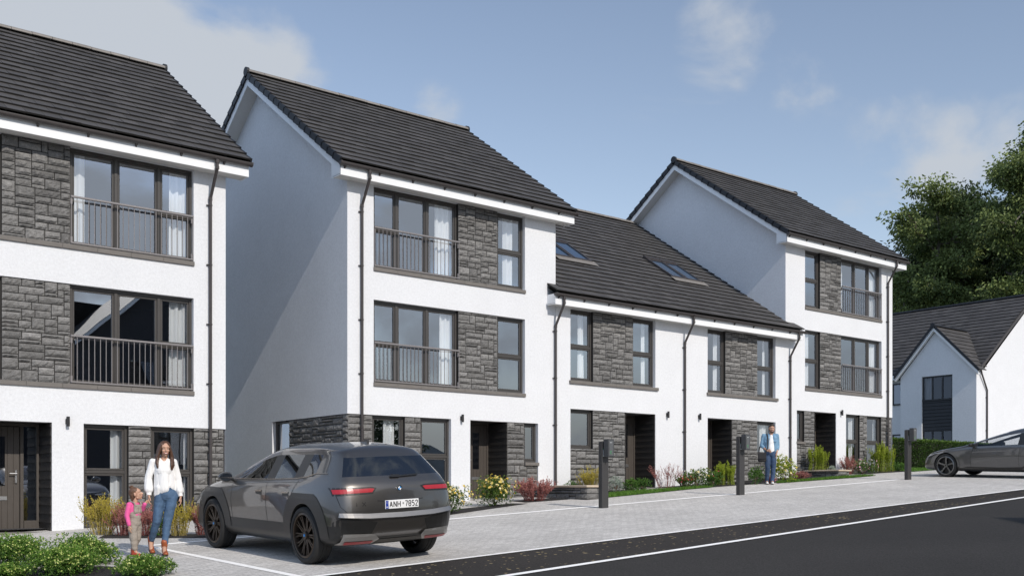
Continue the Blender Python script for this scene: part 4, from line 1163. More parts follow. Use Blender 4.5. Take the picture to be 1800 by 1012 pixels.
# grass strips
def grass(pts, n, seed, dz=.02):
    rr = random.Random(seed); mb = MB()
    xs = [p[0] for p in pts]; ys = [p[1] for p in pts]
    def inside(x, y):
        c = False
        for i in range(len(pts)):
            (x1, y1), (x2, y2) = pts[i], pts[i - 1]
            if (y1 > y) != (y2 > y) and x < (x2 - x1) * (y - y1) / (y2 - y1) + x1: c = not c
        return c
    for i in range(n):
        x, y = rr.uniform(min(xs), max(xs)), rr.uniform(min(ys), max(ys))
        if not inside(x, y): continue
        h = rr.uniform(.03, .085); a = rr.uniform(0, 6.28); w_ = .007
        p = Vector((x, y, zg(x, y) + dz)); e = p + Vector((rr.gauss(0, .022), rr.gauss(0, .022), h))
        s = Vector((math.cos(a), math.sin(a), 0)) * w_
        mb.add([p - s, p + s, e], [(0, 1, 2)], 0, rr.random())
    o = mb.build('grass', LF['grass']); o['kind'] = 'stuff'; o['label'] = 'short green grass strip along the planting bed'
    sheet('lawn', pts, .018, MAT['lawn'])
grass([(18.52, 19.35), (20.0, 19.55), (22.4, 19.94), (23.4, 20.0), (23.2, 20.25), (21.0, 20.4), (18.52, 20.2)], 16000, 1)
grass([(26.0, 19.72), (27.6, 19.68), (29.6, 19.62), (31.2, 19.75), (30.4, 20.05), (28.4, 20.0), (26.2, 19.95)], 9000, 2)

# clipped hedge
def hedge(label, xa, xb, ya, yb, h, seed):
    rr = random.Random(seed); z0 = zg((xa + xb) / 2, ya)
    root = thing('hedge', ((xa + xb) / 2, ya, z0), label, 'hedge'); org = tuple(root.location)
    core = MB(); core.box(xa + .08, xb - .08, ya + .08, yb - .08, z0, z0 + h - .08); core.build('branches', MAT['mulch'], root, org)
    f = MB()
    for i in range(int((xb - xa) * h * 900)):
        x, z = rr.uniform(xa, xb), z0 + rr.uniform(.02, 1) * h
        p = Vector((x, ya + rr.gauss(.03, .035) + .02 * math.sin(x * 5), z)); add_leaf(f, p, Vector((rr.gauss(0, .6), -1, rr.gauss(.2, .6))), .07, .045, rr, 0, min(1, max(0, rr.gauss(.4, .25))))
    for i in range(int((xb - xa) * (yb - ya) * 900)):
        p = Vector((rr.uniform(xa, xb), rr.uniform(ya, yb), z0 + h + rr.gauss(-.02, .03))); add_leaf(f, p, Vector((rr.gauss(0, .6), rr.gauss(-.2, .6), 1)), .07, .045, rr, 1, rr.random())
    for i in range(int((yb - ya) * h * 700)):
        p = Vector((xa + rr.gauss(.02, .03), rr.uniform(ya, yb), z0 + rr.random() * h)); add_leaf(f, p, Vector((-1, rr.gauss(0, .6), rr.gauss(.2, .6))), .07, .045, rr, 0, rr.random())
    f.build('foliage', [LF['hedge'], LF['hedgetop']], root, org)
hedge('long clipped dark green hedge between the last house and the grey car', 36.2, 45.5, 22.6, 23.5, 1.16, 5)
grass([(34.2, 20.2), (36.4, 20.2), (37.8, 20.0), (38.6, 20.6), (38.4, 22.4), (35.2, 22.4)], 9000, 3)

# trees
def tree(label, x, y, z0, h, cr, leaf, n_clump, per, seed, lean=0., low=.35, spread=1.0, ls=.28, group='trees behind the far house', name='broadleaf_tree', flat=.8):
    rr = random.Random(seed)
    root = thing(name, (x, y, z0), label, 'tree', group)
    tk = MB(); fl = MB()
    def bough(p0, p1, r0, r1, k=4, wob=.06):
        pts = []
        Lg = (p1 - p0).length
        for i in range(k + 1):
            t = i / k
            q = p0.lerp(p1, t) + (rdir(rr) * Lg * wob if 0 < i < k else Vector((0, 0, 0)))
            pts.append(q)
        tk.tube([tuple(q) for q in pts], [r0 + (r1 - r0) * i / k for i in range(k + 1)], 6, cap=False)
        return pts
    top = Vector((lean, 0, h * .93))
    trunk = bough(Vector((0, 0, 0)), top, h * .020, h * .003, 8, .02)
    tips = []
    nl = 13
    for i in range(nl):
        t = low + (.95 - low) * (i + rr.random() * .7) / nl
        f = t * 8; k = min(7, int(f)); p0 = trunk[k].lerp(trunk[k + 1], f - k)
        a = i * 2.4 + rr.uniform(-.4, .4)
        prof = math.sin(math.pi * min(1, max(.06, (t - low * .75) / (1.08 - low * .75)))) ** .7
        ln = cr * spread * (.45 + .6 * prof) * rr.uniform(.75, 1.1)
        e = p0 + Vector((math.cos(a) * ln, math.sin(a) * ln, ln * rr.uniform(.25, .75)))
        e.z = min(e.z, h)
        pts = bough(p0, e, h * .009 * (1.25 - t), h * .0018, 5, .07)
        tips += [(q, .55 + .45 * j / 5) for j, q in enumerate(pts) if j >= 2]
        for s in range(5):
            q0 = pts[rr.randint(1, 4)]; q1 = q0 + (rdir(rr, .35) * Vector((1, 1, .7))) * ln * rr.uniform(.3, .55)
            q1.z = min(q1.z, h * 1.0)
            pp = bough(q0, q1, h * .0028, h * .0010, 3, .08)
            tips += [(pp[2], .9), (pp[3], 1.)]
    tips.append((top, 1.))
    for i in range(n_clump):
        c, wgt = rr.choice(tips)
        c = c + rdir(rr) * rr.uniform(0, cr * .22)
        R0 = cr * rr.uniform(.11, .25) * wgt
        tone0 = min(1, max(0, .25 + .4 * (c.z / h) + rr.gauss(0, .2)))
        for k in range(per):
            d = rdir(rr); s = rr.random() ** .5
            p = c + Vector((d.x * R0 * 1.35, d.y * R0 * 1.35, d.z * R0 * flat)) * s
            nrm = Vector((d.x * .6, d.y * .6, -.25 + rr.gauss(0, .4)))
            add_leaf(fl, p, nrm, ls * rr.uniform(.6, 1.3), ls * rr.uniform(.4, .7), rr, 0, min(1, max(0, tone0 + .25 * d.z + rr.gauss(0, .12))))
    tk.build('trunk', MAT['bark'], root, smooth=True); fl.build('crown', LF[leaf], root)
    return root
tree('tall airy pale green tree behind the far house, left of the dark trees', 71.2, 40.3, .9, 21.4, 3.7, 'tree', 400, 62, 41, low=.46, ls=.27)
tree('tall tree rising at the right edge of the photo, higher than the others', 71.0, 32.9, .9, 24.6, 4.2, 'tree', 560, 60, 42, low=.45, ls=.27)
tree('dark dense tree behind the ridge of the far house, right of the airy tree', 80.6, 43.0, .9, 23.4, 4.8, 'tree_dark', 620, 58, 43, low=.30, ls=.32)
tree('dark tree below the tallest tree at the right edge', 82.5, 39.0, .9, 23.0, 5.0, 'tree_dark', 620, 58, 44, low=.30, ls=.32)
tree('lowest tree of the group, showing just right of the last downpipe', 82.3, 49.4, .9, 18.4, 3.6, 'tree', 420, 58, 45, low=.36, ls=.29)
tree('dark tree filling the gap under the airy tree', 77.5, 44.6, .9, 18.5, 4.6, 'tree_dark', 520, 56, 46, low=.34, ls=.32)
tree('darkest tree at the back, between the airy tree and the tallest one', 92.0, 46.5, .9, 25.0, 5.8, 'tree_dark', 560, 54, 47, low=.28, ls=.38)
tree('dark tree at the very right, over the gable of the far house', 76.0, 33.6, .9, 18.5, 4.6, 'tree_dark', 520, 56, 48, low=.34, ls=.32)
tree('tree across the road, seen only as a dark mirror image in the ground floor window', 31.5, -7.5, -.5, 5.4, 2.0, 'tree_dark', 120, 34, 49, low=.2, ls=.22, group=None)
# ------------------------------------------------------------------ charging posts
MAT['post'] = M('post_coating', (.040, .038, .038), .5, var=(3, .12), bump=(200, .0006))
MAT['box_grey'] = M('charger_shell', (.055, .057, .060), .4, var=(6, .06))
MAT['box_face'] = M('charger_face', (.10, .105, .11), .3)
MAT['led'] = M('green_led', (.02, .35, .08), .4)
MAT['sticker'] = M('sticker_white', (.75, .77, .78), .5)
MAT['sticker_g'] = M('sticker_green', (.10, .40, .12), .5)
MAT['sticker_b'] = M('sticker_blue', (.05, .20, .45), .5)
def ring(mb, c, r, w, y, a0=0, a1=6.2832, n=18, m=0):
    for i in range(n):
        t0, t1 = a0 + (a1 - a0) * i / n, a0 + (a1 - a0) * (i + 1) / n
        mb.quad((c[0] + r * math.cos(t0), y, c[1] + r * math.sin(t0)), (c[0] + (r + w) * math.cos(t0), y, c[1] + (r + w) * math.sin(t0)), (c[0] + (r + w) * math.cos(t1), y, c[1] + (r + w) * math.sin(t1)), (c[0] + r * math.cos(t1), y, c[1] + r * math.sin(t1)), m)
def make_charger(label, x, y, h):
    z0 = zg(x, y) + .008
    t = thing('charging_post', (x, y, z0), label, 'charging post', 'charging posts along the parking bays')
    p = MB(); p.cbox(-.10, .10, -.06, .06, -.05, h, .008); p.cbox(-.095, .095, -.055, .055, h + .0005, h + .006, .002); p.build('post', MAT['post'], t)
    s = MB(); s.cbox(-.008, .008, -.068, -.0605, h - .49, h - .43, .002); s.cbox(.008, .014, -.066, -.0605, h - .485, h - .475, .001); s.build('lock', MAT['lamp'], t)
    br = MB(); br.box(-.06, .06, -.10, -.0605, h - .30, h - .03); bo = br.build('bracket', MAT['lamp'], t)
    st = MB(); st.quad((-.075, -.0615, h - .32), (-.03, -.0615, h - .32), (-.03, -.0615, h - .17), (-.075, -.0615, h - .17), 0); st.quad((-.075, -.0625, h - .165), (-.03, -.0625, h - .165), (-.03, -.0625, h - .15), (-.075, -.0625, h - .15), 1)
    st.quad((-.075, -.0625, h - .182), (-.055, -.0625, h - .182), (-.055, -.0625, h - .172), (-.075, -.0625, h - .172), 2); st.build('sticker', [MAT['sticker'], MAT['sticker_g'], MAT['sticker_b']], t)
    b = MB(); zb, zt = h - .335, h + .055
    poly = [(-.085, zb + .01), (-.075, zb), (.085, zb), (.095, zb + .01), (.10, zt - .012), (.09, zt), (-.08, zt), (-.09, zt - .012)]
    b.prism(poly, 1, -.225, -.1005)
    poly2 = [(-.078, zb + .015), (.088, zb + .015), (.092, zt - .015), (-.083, zt - .015)]
    b.prism(poly2, 1, -.236, -.2252)
    ch = b.build('charger', MAT['box_grey'], t)
    f = MB(); f.add([(-.062, -.2375, zb + .03), (.072, -.2375, zb + .03), (.058, -.2375, (zb + zt) / 2), (.074, -.2375, zt - .03), (-.066, -.2375, zt - .03), (-.048, -.2375, (zb + zt) / 2)], [(0, 1, 2, 3, 4, 5)])
    f.build('face_plate', MAT['box_face'], ch)
    l = MB(); ring(l, (.005, zb + .10), .024, .008, -.239, .9, 5.4); l.build('indicator', MAT['led'], ch)
    lg = MB(); ring(lg, (.0, zt - .075), .004, .004, -.239, 0, 6.28, 10); lg.box(-.028, -.006, -.240, -.239, zt - .079, zt - .071); lg.box(.010, .022, -.240, -.239, zt - .079, zt - .071); lg.build('mark', MAT['sticker'], ch)
make_charger('left charging post, in front of the stone front beside the low wall', 16.22, 16.98, 1.45)
make_charger('middle charging post, left of the standing man', 21.26, 17.28, 1.46)
make_charger('right charging post, at the nose of the grey car', 29.56, 17.62, 1.50)
# ------------------------------------------------------------------ cars
def car_paint(name, col, rough=.32, metal=.65):
    m, nt, b = _nt(name); L = nt.links.new
    tc = N(nt, 'ShaderNodeTexCoord'); t = N(nt, 'ShaderNodeTexNoise'); t.inputs['Scale'].default_value = 900; L(tc.outputs['Object'], t.inputs['Vector'])
    mr = N(nt, 'ShaderNodeMapRange'); mr.inputs['To Min'].default_value = .8; mr.inputs['To Max'].default_value = 1.2; L(t.outputs['Fac'], mr.inputs['Value'])
    vm = N(nt, 'ShaderNodeVectorMath', operation='SCALE'); vm.inputs[0].default_value = col; L(mr.outputs[0], vm.inputs['Scale'])
    L(vm.outputs[0], b.inputs['Base Color'])
    b.inputs['Metallic'].default_value = metal; b.inputs['Roughness'].default_value = rough
    b.inputs['Coat Weight'].default_value = 1.; b.inputs['Coat Roughness'].default_value = .03
    return m
MAT['paint_suv'] = car_paint('bronze_grey_paint', (.120, .113, .107), .30, .85)
MAT['paint_sheen'] = car_paint('painted_sun_sheen', (.28, .27, .26), .40, .75)  # body paint lightened: sun sheen on upward faces put into the colour
MAT['paint_sedan'] = car_paint('matte_grey_paint', (.13, .13, .132), .30, .8)
MAT['trim'] = M('black_trim', (.014, .014, .014), .35)
MAT['arch'] = M('arch_cladding', (.062, .058, .054), .42, metal=.5)
MAT['rubber'] = M('tyre_rubber', (.016, .016, .016), .8, bump=(120, .001))
MAT['rim_bronze'] = M('bronze_alloy', (.075, .058, .045), .35, metal=.8)
MAT['rim_dark'] = M('alloy_black', (.012, .012, .013), .4, metal=.3)
MAT['rim_grey'] = M('alloy_grey', (.22, .22, .22), .3, metal=.9)
MAT['carglass'] = glass_mat('car_glass', .10, tint=(.16, .17, .18), gcol=(.85, .9, .95))
MAT['carglass_clear'] = glass_mat('clear_car_glass', .05, tint=(.84, .86, .88), gcol=(.85, .9, .95), top=.30)
MAT['red_lens'] = M('red_lens', (.36, .008, .018), .3, coat=.3)
MAT['seat'] = M('seat_fabric', (.02, .02, .022), .8)
MAT['chrome'] = M('satin_metal', (.30, .26, .22), .25, metal=1)
MAT['plate_white'] = M('plate_white', (.80, .80, .80), .45)
MAT['plate_blue'] = M('plate_blue', (.01, .04, .30), .45)
MAT['ink'] = M('plate_ink', (.010, .010, .012), .5)
MAT['badge_blue'] = M('badge_blue', (.03, .25, .60), .3)
MAT['badge_white'] = M('badge_white', (.82, .82, .82), .3)
MAT['lightglass'] = M('lamp_lens', (.55, .57, .60), .1, coat=.5)
MAT['underbody'] = M('underbody', (.008, .008, .008), .9)

def pch(keys, t):
    """smooth monotone interpolation through (t, value) keys"""
    if t <= keys[0][0]: return keys[0][1]
    if t >= keys[-1][0]: return keys[-1][1]
    n = len(keys)
    d = [(keys[i + 1][1] - keys[i][1]) / (keys[i + 1][0] - keys[i][0]) for i in range(n - 1)]
    def slope(i):
        if i == 0: return d[0]
        if i == n - 1: return d[-1]
        a, b = d[i - 1], d[i]
        return 0 if a * b <= 0 else 2 * a * b / (a + b)
    for i in range(n - 1):
        if t <= keys[i + 1][0]:
            h = keys[i + 1][0] - keys[i][0]; s = (t - keys[i][0]) / h
            m0, m1 = slope(i) * h, slope(i + 1) * h
            return (2 * s**3 - 3 * s**2 + 1) * keys[i][1] + (s**3 - 2 * s**2 + s) * m0 + (-2 * s**3 + 3 * s**2) * keys[i + 1][1] + (s**3 - s**2) * m1

def car_shell(spec):
    """closed body surface from cross sections; returns a bmesh with material indices (0 paint, 1 glass, 2 trim, 3 underbody)"""
    st = spec['stations']; rows = spec['rows']       # rows: functions of y giving (x, z)
    nr = len(rows); bm = bmesh.new(); grid = []
    for i, y in enumerate(st):
        ring_ = []
        for j, fn in enumerate(rows):
            x, z = fn(y); yy = spec['yshift'](y, j, z, x)
            ring_.append((x, yy, z))
        grid.append(ring_)
    V = {}
    def vert(i, j, s):
        x, y, z = grid[i][j]
        if abs(x) < 1e-5: s = 0
        k = (i, j, s)
        if k not in V: V[k] = bm.verts.new((x * (s if s else 1), y, z))
        return V[k]
    def face(vs, m):
        u = []
        for v in vs:
            if v not in u: u.append(v)
        if len(u) < 3: return
        try: f = bm.faces.new(u); f.material_index = m; f.smooth = True; return f
        except ValueError: pass
    for i in range(len(st) - 1):
        for j in range(nr - 1):
            m = spec['mat'](i, j, (st[i] + st[i + 1]) / 2)
            for s in (1, -1):
                q = [vert(i, j, s), vert(i + 1, j, s), vert(i + 1, j + 1, s), vert(i, j + 1, s)]
                face(q if s > 0 else q[::-1], m)
    # end caps: columns follow the outer rows
    for i, endm in ((0, 'front'), (len(st) - 1, 'rear')):
        lo = spec['cap_lo']; hi = spec['cap_hi']         # rows lo..hi are side rows; below/above are floor and roof rows
        fr = [grid[i][k][0] / max(1e-6, grid[i][hi][0]) for k in range(hi, nr)]     # fractions across from the side to the middle
        cols = [(f, s) for f, s in [(f, -1) for f in fr[:-1]]] + [(0, 0)] + [(f, 1) for f in fr[:-1][::-1]]
        L = []
        for j in range(lo, hi + 1):
            line = []
            for ci, (f, s) in enumerate(cols):
                if j == hi:
                    k = hi + ci if ci < len(fr) else hi + (len(cols) - 1 - ci)
                    line.append(vert(i, k, s if s else 1))
                elif j == lo:
                    k = lo - ci if ci < len(fr) else lo - (len(cols) - 1 - ci)
                    line.append(vert(i, k, s if s else 1))
                elif ci in (0, len(cols) - 1): line.append(vert(i, j, s))
                else:
                    x, y, z = grid[i][j]; xx = x * f * s
                    bul = spec['bulge'](endm, j, z) * (1 - (abs(f)) ** 2.2)
                    line.append(bm.verts.new((xx, y + (bul if endm == 'front' else -bul), z)))
            L.append(line)
        for a in range(len(L) - 1):
            for ci in range(len(cols) - 1):
                q = [L[a][ci], L[a][ci + 1], L[a + 1][ci + 1], L[a + 1][ci]]
                face(q, spec['capmat'](endm, lo + a, ci, len(cols)))
    bmesh.ops.recalc_face_normals(bm, faces=bm.faces[:])
    if spec.get('crease'):
        cl = bm.edges.layers.float.get('crease_edge') or bm.edges.layers.float.new('crease_edge')
        inv = {v: k for k, v in V.items()}
        for e in bm.edges:
            a, b = inv.get(e.verts[0]), inv.get(e.verts[1])
            if a and b and a[1] == b[1] and a[1] in spec['crease']:
                e[cl] = spec['crease'][a[1]]
    return bm

def evaluated(o):
    dg = bpy.context.evaluated_depsgraph_get(); dg.update()
    me = bpy.data.meshes.new_from_object(o.evaluated_get(dg))
    return me

def finish_shell(bm, mats, cuts):
    me = bpy.data.meshes.new('tmp'); bm.to_mesh(me); bm.free()
    for m in mats: me.materials.append(m)
    o = bpy.data.objects.new('tmp', me); COL.objects.link(o)
    sm = o.modifiers.new('s', 'SUBSURF'); sm.levels = 2; sm.render_levels = 2
    cb = MB()
    for (x0, x1, y, z, r) in cuts: cb.lathe([(.001, x0), (r, x0), (r, x1), (.001, x1)], (0, y, z), 0, 40, 3)
    co_ = cb.build('cut', mats, recalc=True)
    bo = o.modifiers.new('b', 'BOOLEAN'); bo.object = co_; bo.operation = 'DIFFERENCE'; bo.solver = 'EXACT'; bo.material_mode = 'INDEX'
    me2 = evaluated(o)
    o.modifiers.remove(bo)
    me1 = evaluated(o)          # uncut skin, used to lay details on
    b1 = bmesh.new(); b1.from_mesh(me1); bvh = BVHTree.FromBMesh(b1); b1.free()
    for q in (o, co_): bpy.data.objects.remove(q)
    return me2, bvh

def split_mat(me, idx):
    """copy of the mesh with only (or without) faces of a material"""
    out = []
    for keep in (True, False):
        b = bmesh.new(); b.from_mesh(me)
        bmesh.ops.delete(b, geom=[f for f in b.faces if (f.material_index == idx) != keep], context='FACES')
        m = bpy.data.meshes.new('part'); b.to_mesh(m); b.free()
        for q in me.materials: m.materials.append(q)
        out.append(m)
    return out

def link_mesh(name, me, parent):
    o = bpy.data.objects.new(name, me); COL.objects.link(o); o.parent = parent
    return o

def patch(bvh, poly, axis, start, sgn, off=.004, step=.04, thick=0.):
    """polygon given in the two other axes, laid on the skin by rays along the axis"""
    bm = bmesh.new()
    def P3(p): return Vector((start, p[0], p[1])) if axis == 0 else Vector((p[0], start, p[1]))
    bm.faces.new([bm.verts.new(P3(p)) for p in poly])
    for d in (0, 1):
        vals = [p[d] for p in poly]; no = [Vector((0, 1, 0)) if axis == 0 else Vector((1, 0, 0)), Vector((0, 0, 1))][d]
        v = math.floor(min(vals) / step) * step + step
        while v < max(vals):
            cpt = no * v
            bmesh.ops.bisect_plane(bm, geom=bm.verts[:] + bm.edges[:] + bm.faces[:], plane_co=cpt, plane_no=no); v += step
    dirv = Vector((sgn, 0, 0)) if axis == 0 else Vector((0, sgn, 0))
    bad = []
    for v in bm.verts:
        hit = bvh.ray_cast(v.co, dirv)
        if hit[0] is None: bad.append(v); continue
        n = hit[1]; n = n if n.dot(dirv) < 0 else -n
        v.co = hit[0] + n * off
    if bad: bmesh.ops.delete(bm, geom=bad, context='VERTS')
    for f in bm.faces: f.smooth = True
    bmesh.ops.recalc_face_normals(bm, faces=bm.faces[:])
    tot = sum((f.normal.dot(dirv) * f.calc_area() for f in bm.faces))
    if tot > 0: bmesh.ops.reverse_faces(bm, faces=bm.faces[:])
    return bm

def stroke(pts, w):
    """thin polygon strip along 2D points"""
    L, Rr = [], []
    for i, p in enumerate(pts):
        a = pts[max(0, i - 1)]; b = pts[min(len(pts) - 1, i + 1)]
        dx, dy = b[0] - a[0], b[1] - a[1]; l = math.hypot(dx, dy) or 1
        L.append((p[0] - dy / l * w / 2, p[1] + dx / l * w / 2)); Rr.append((p[0] + dy / l * w / 2, p[1] - dx / l * w / 2))
    return L + Rr[::-1]

def wheel(root, cx, cy, r, w, side, style, rmat):
    """side -1 left, +1 right: outer face towards that side"""
    t = MB(); rr_ = r * .78
    prof = [(rr_, -w / 2 + .02), (rr_ + .02, -w / 2), (r - .035, -w / 2), (r - .008, -w / 2 + .022), (r, -w / 2 + .05), (r, -.035), (r - .007, -.03), (r - .007, -.022), (r, -.018), (r, .018), (r - .007, .022), (r - .007, .03), (r, .035), (r, w / 2 - .05), (r - .008, w / 2 - .022), (r - .035, w / 2), (rr_ + .02, w / 2), (rr_, w / 2 - .02)]
    c = (cx, cy, r)
    t.lathe(prof, c, 0, 40)
    wh = t.build('wheel', MAT['rubber'], root, smooth=True); smooth_angle(wh, 35)
    rm = MB(); o = side
    # barrel and lip
    rm.lathe([(rr_ + .004, o * (w / 2 - .012)), (rr_ - .018, o * (w / 2 - .004)), (rr_ - .026, o * (w / 2 - .012)), (rr_ - .034, o * (w / 2 - .05)), (rr_ - .05, o * -w * .3)], c, 0, 40, 0)
    rm.lathe([(.001, o * (w * .10)), (rr_ - .045, o * (w * .08))], c, 0, 30, 1)
    face_x = w / 2 - .03
    if style == 'y':
        n = 5
        def pt(ang, rad_, dx): return (cx + o * dx, cy + rad_ * math.cos(ang), r + rad_ * math.sin(ang))
        def spoke(a0, r0, a1, r1, w0, w1, d0, d1, m=0):
            p0, p1 = Vector(pt(a0, r0, d0)), Vector(pt(a1, r1, d1)); dv = (p1 - p0).normalized(); sd = dv.cross(Vector((1, 0, 0))).normalized(); dp = Vector((-o * .035, 0, 0))
            V = [p0 + sd * w0, p0 - sd * w0, p1 - sd * w1, p1 + sd * w1]; V += [v + dp for v in V]
            rm.add(V, [(0, 1, 2, 3), (0, 4, 5, 1), (1, 5, 6, 2), (2, 6, 7, 3), (3, 7, 4, 0)], m)
        for k in range(n):
            a = math.pi / 2 + 2 * math.pi * k / n
            for s in (-1, 1):
                spoke(a + s * .10, .045, a + s * .26, rr_ - .02, .012, .009, face_x - .02, face_x, 0)
                spoke(a + s * .62, .05, a + s * .40, rr_ * .62, .010, .008, face_x - .025, face_x - .008, 0)
                spoke(a + s * .40, rr_ * .62, a + s * .47, rr_ - .02, .009, .012, face_x - .008, face_x, 0)
            spoke(a - .10, .06, a + .10, .06, .02, .02, face_x - .03, face_x - .03, 1)
    else:
        for k in range(5):
            a = math.pi / 2 + 2 * math.pi * k / 5
            pol = [(.055, a - .42), (rr_ - .02, a - .09), (rr_ - .015, a + .20), (rr_ * .66, a + .10), (.065, a + .32)]
            V = [(cx + o * (face_x - .012 * (1 - q / rr_) * 2), cy + q * math.cos(t_), r + q * math.sin(t_)) for q, t_ in pol]
            V2 = [(x - o * .03, y, z) for x, y, z in V]; nn = len(V)
            rm.add(V + V2, [tuple(range(nn))] + [(i, nn + i, nn + (i + 1) % nn, (i + 1) % nn) for i in range(nn)], 0)
    rm.lathe([(.001, o * (face_x + .004)), (.052, o * (face_x + .002)), (.060, o * (face_x - .03))], c, 0, 20, 0)
    ri = rm.build('rim', [MAT[rmat], MAT['rim_dark']], wh); smooth_angle(ri, 30)
    cp = MB(); cp.lathe([(.001, o * (face_x + .012)), (.019, o * (face_x + .011)), (.021, o * (face_x + .002))], c, 0, 18)
    cp.build('wheel_cap', MAT['badge_blue'] if style == 'y' else MAT['rim_dark'], wh)
    return wh

def seats(root, spots):
    for (x, y, z) in spots:
        s = MB(); s.cbox(x - .25, x + .25, y - .22, y + .30, z - .30, z - .12, .05); s.cbox(x - .24, x + .24, y - .30, y - .16, z - .14, z + .42, .05)
        s.cbox(x - .13, x + .13, y - .30, y - .20, z + .44, z + .62, .04); s.build('car_seat', MAT['seat'], root)

def letters(txt, x, z, h, w, gap, th=None):
    """blocky strokes for plate characters, as 2D polygons around (x, z)"""
    G = {'A': [[(0, 0), (.5, 1), (1, 0)], [(.2, .36), (.8, .36)]], 'N': [[(0, 0), (0, 1), (1, 0), (1, 1)]], 'H': [[(0, 0), (0, 1)], [(1, 0), (1, 1)], [(0, .5), (1, .5)]],
         '-': [[(.15, .5), (.85, .5)]], '7': [[(0, 1), (1, 1), (.4, 0)]], '8': [[(.1, .52), (0, .76), (.2, 1), (.8, 1), (1, .76), (.85, .52), (.1, .52), (0, .25), (.2, 0), (.8, 0), (1, .25), (.85, .52)]],
         '5': [[(.95, 1), (.1, 1), (.05, .55), (.75, .6), (1, .32), (.8, .02), (.1, 0)]], '2': [[(.02, .75), (.2, 1), (.8, 1), (1, .72), (0, 0), (1, 0)]],
         'i': [[(0, 0), (0, .6)], [(0, .8), (0, .95)]], 'X': [[(0, 0), (1, 1)], [(0, 1), (1, 0)]], 'x': [[(0, 0), (1, 1)], [(0, 1), (1, 0)]], '=': [[(.1, .62), (.9, .62)], [(.1, .36), (.9, .36)]]}
    out = []; th = th or h * .13
    for ch in txt:
        for line in G[ch]:
            for p, q in zip(line[:-1], line[1:]):
                P = (x + p[0] * w, z + p[1] * h); Q = (x + q[0] * w, z + q[1] * h)
                out.append(stroke([P, Q], th))
        x += w + gap
    return out

def table_rows(tab):
    """tab: list of (xkeys, zkeys) by row"""
    return [(lambda y, a=a, b=b: (pch(a, y), pch(b, y))) for a, b in tab]
def K(ys, vs): return sorted(zip(ys, vs))

def merge_patches(bms, m=0):
    mb = MB()
    for b in bms: mb.bm(b, m)
    return mb

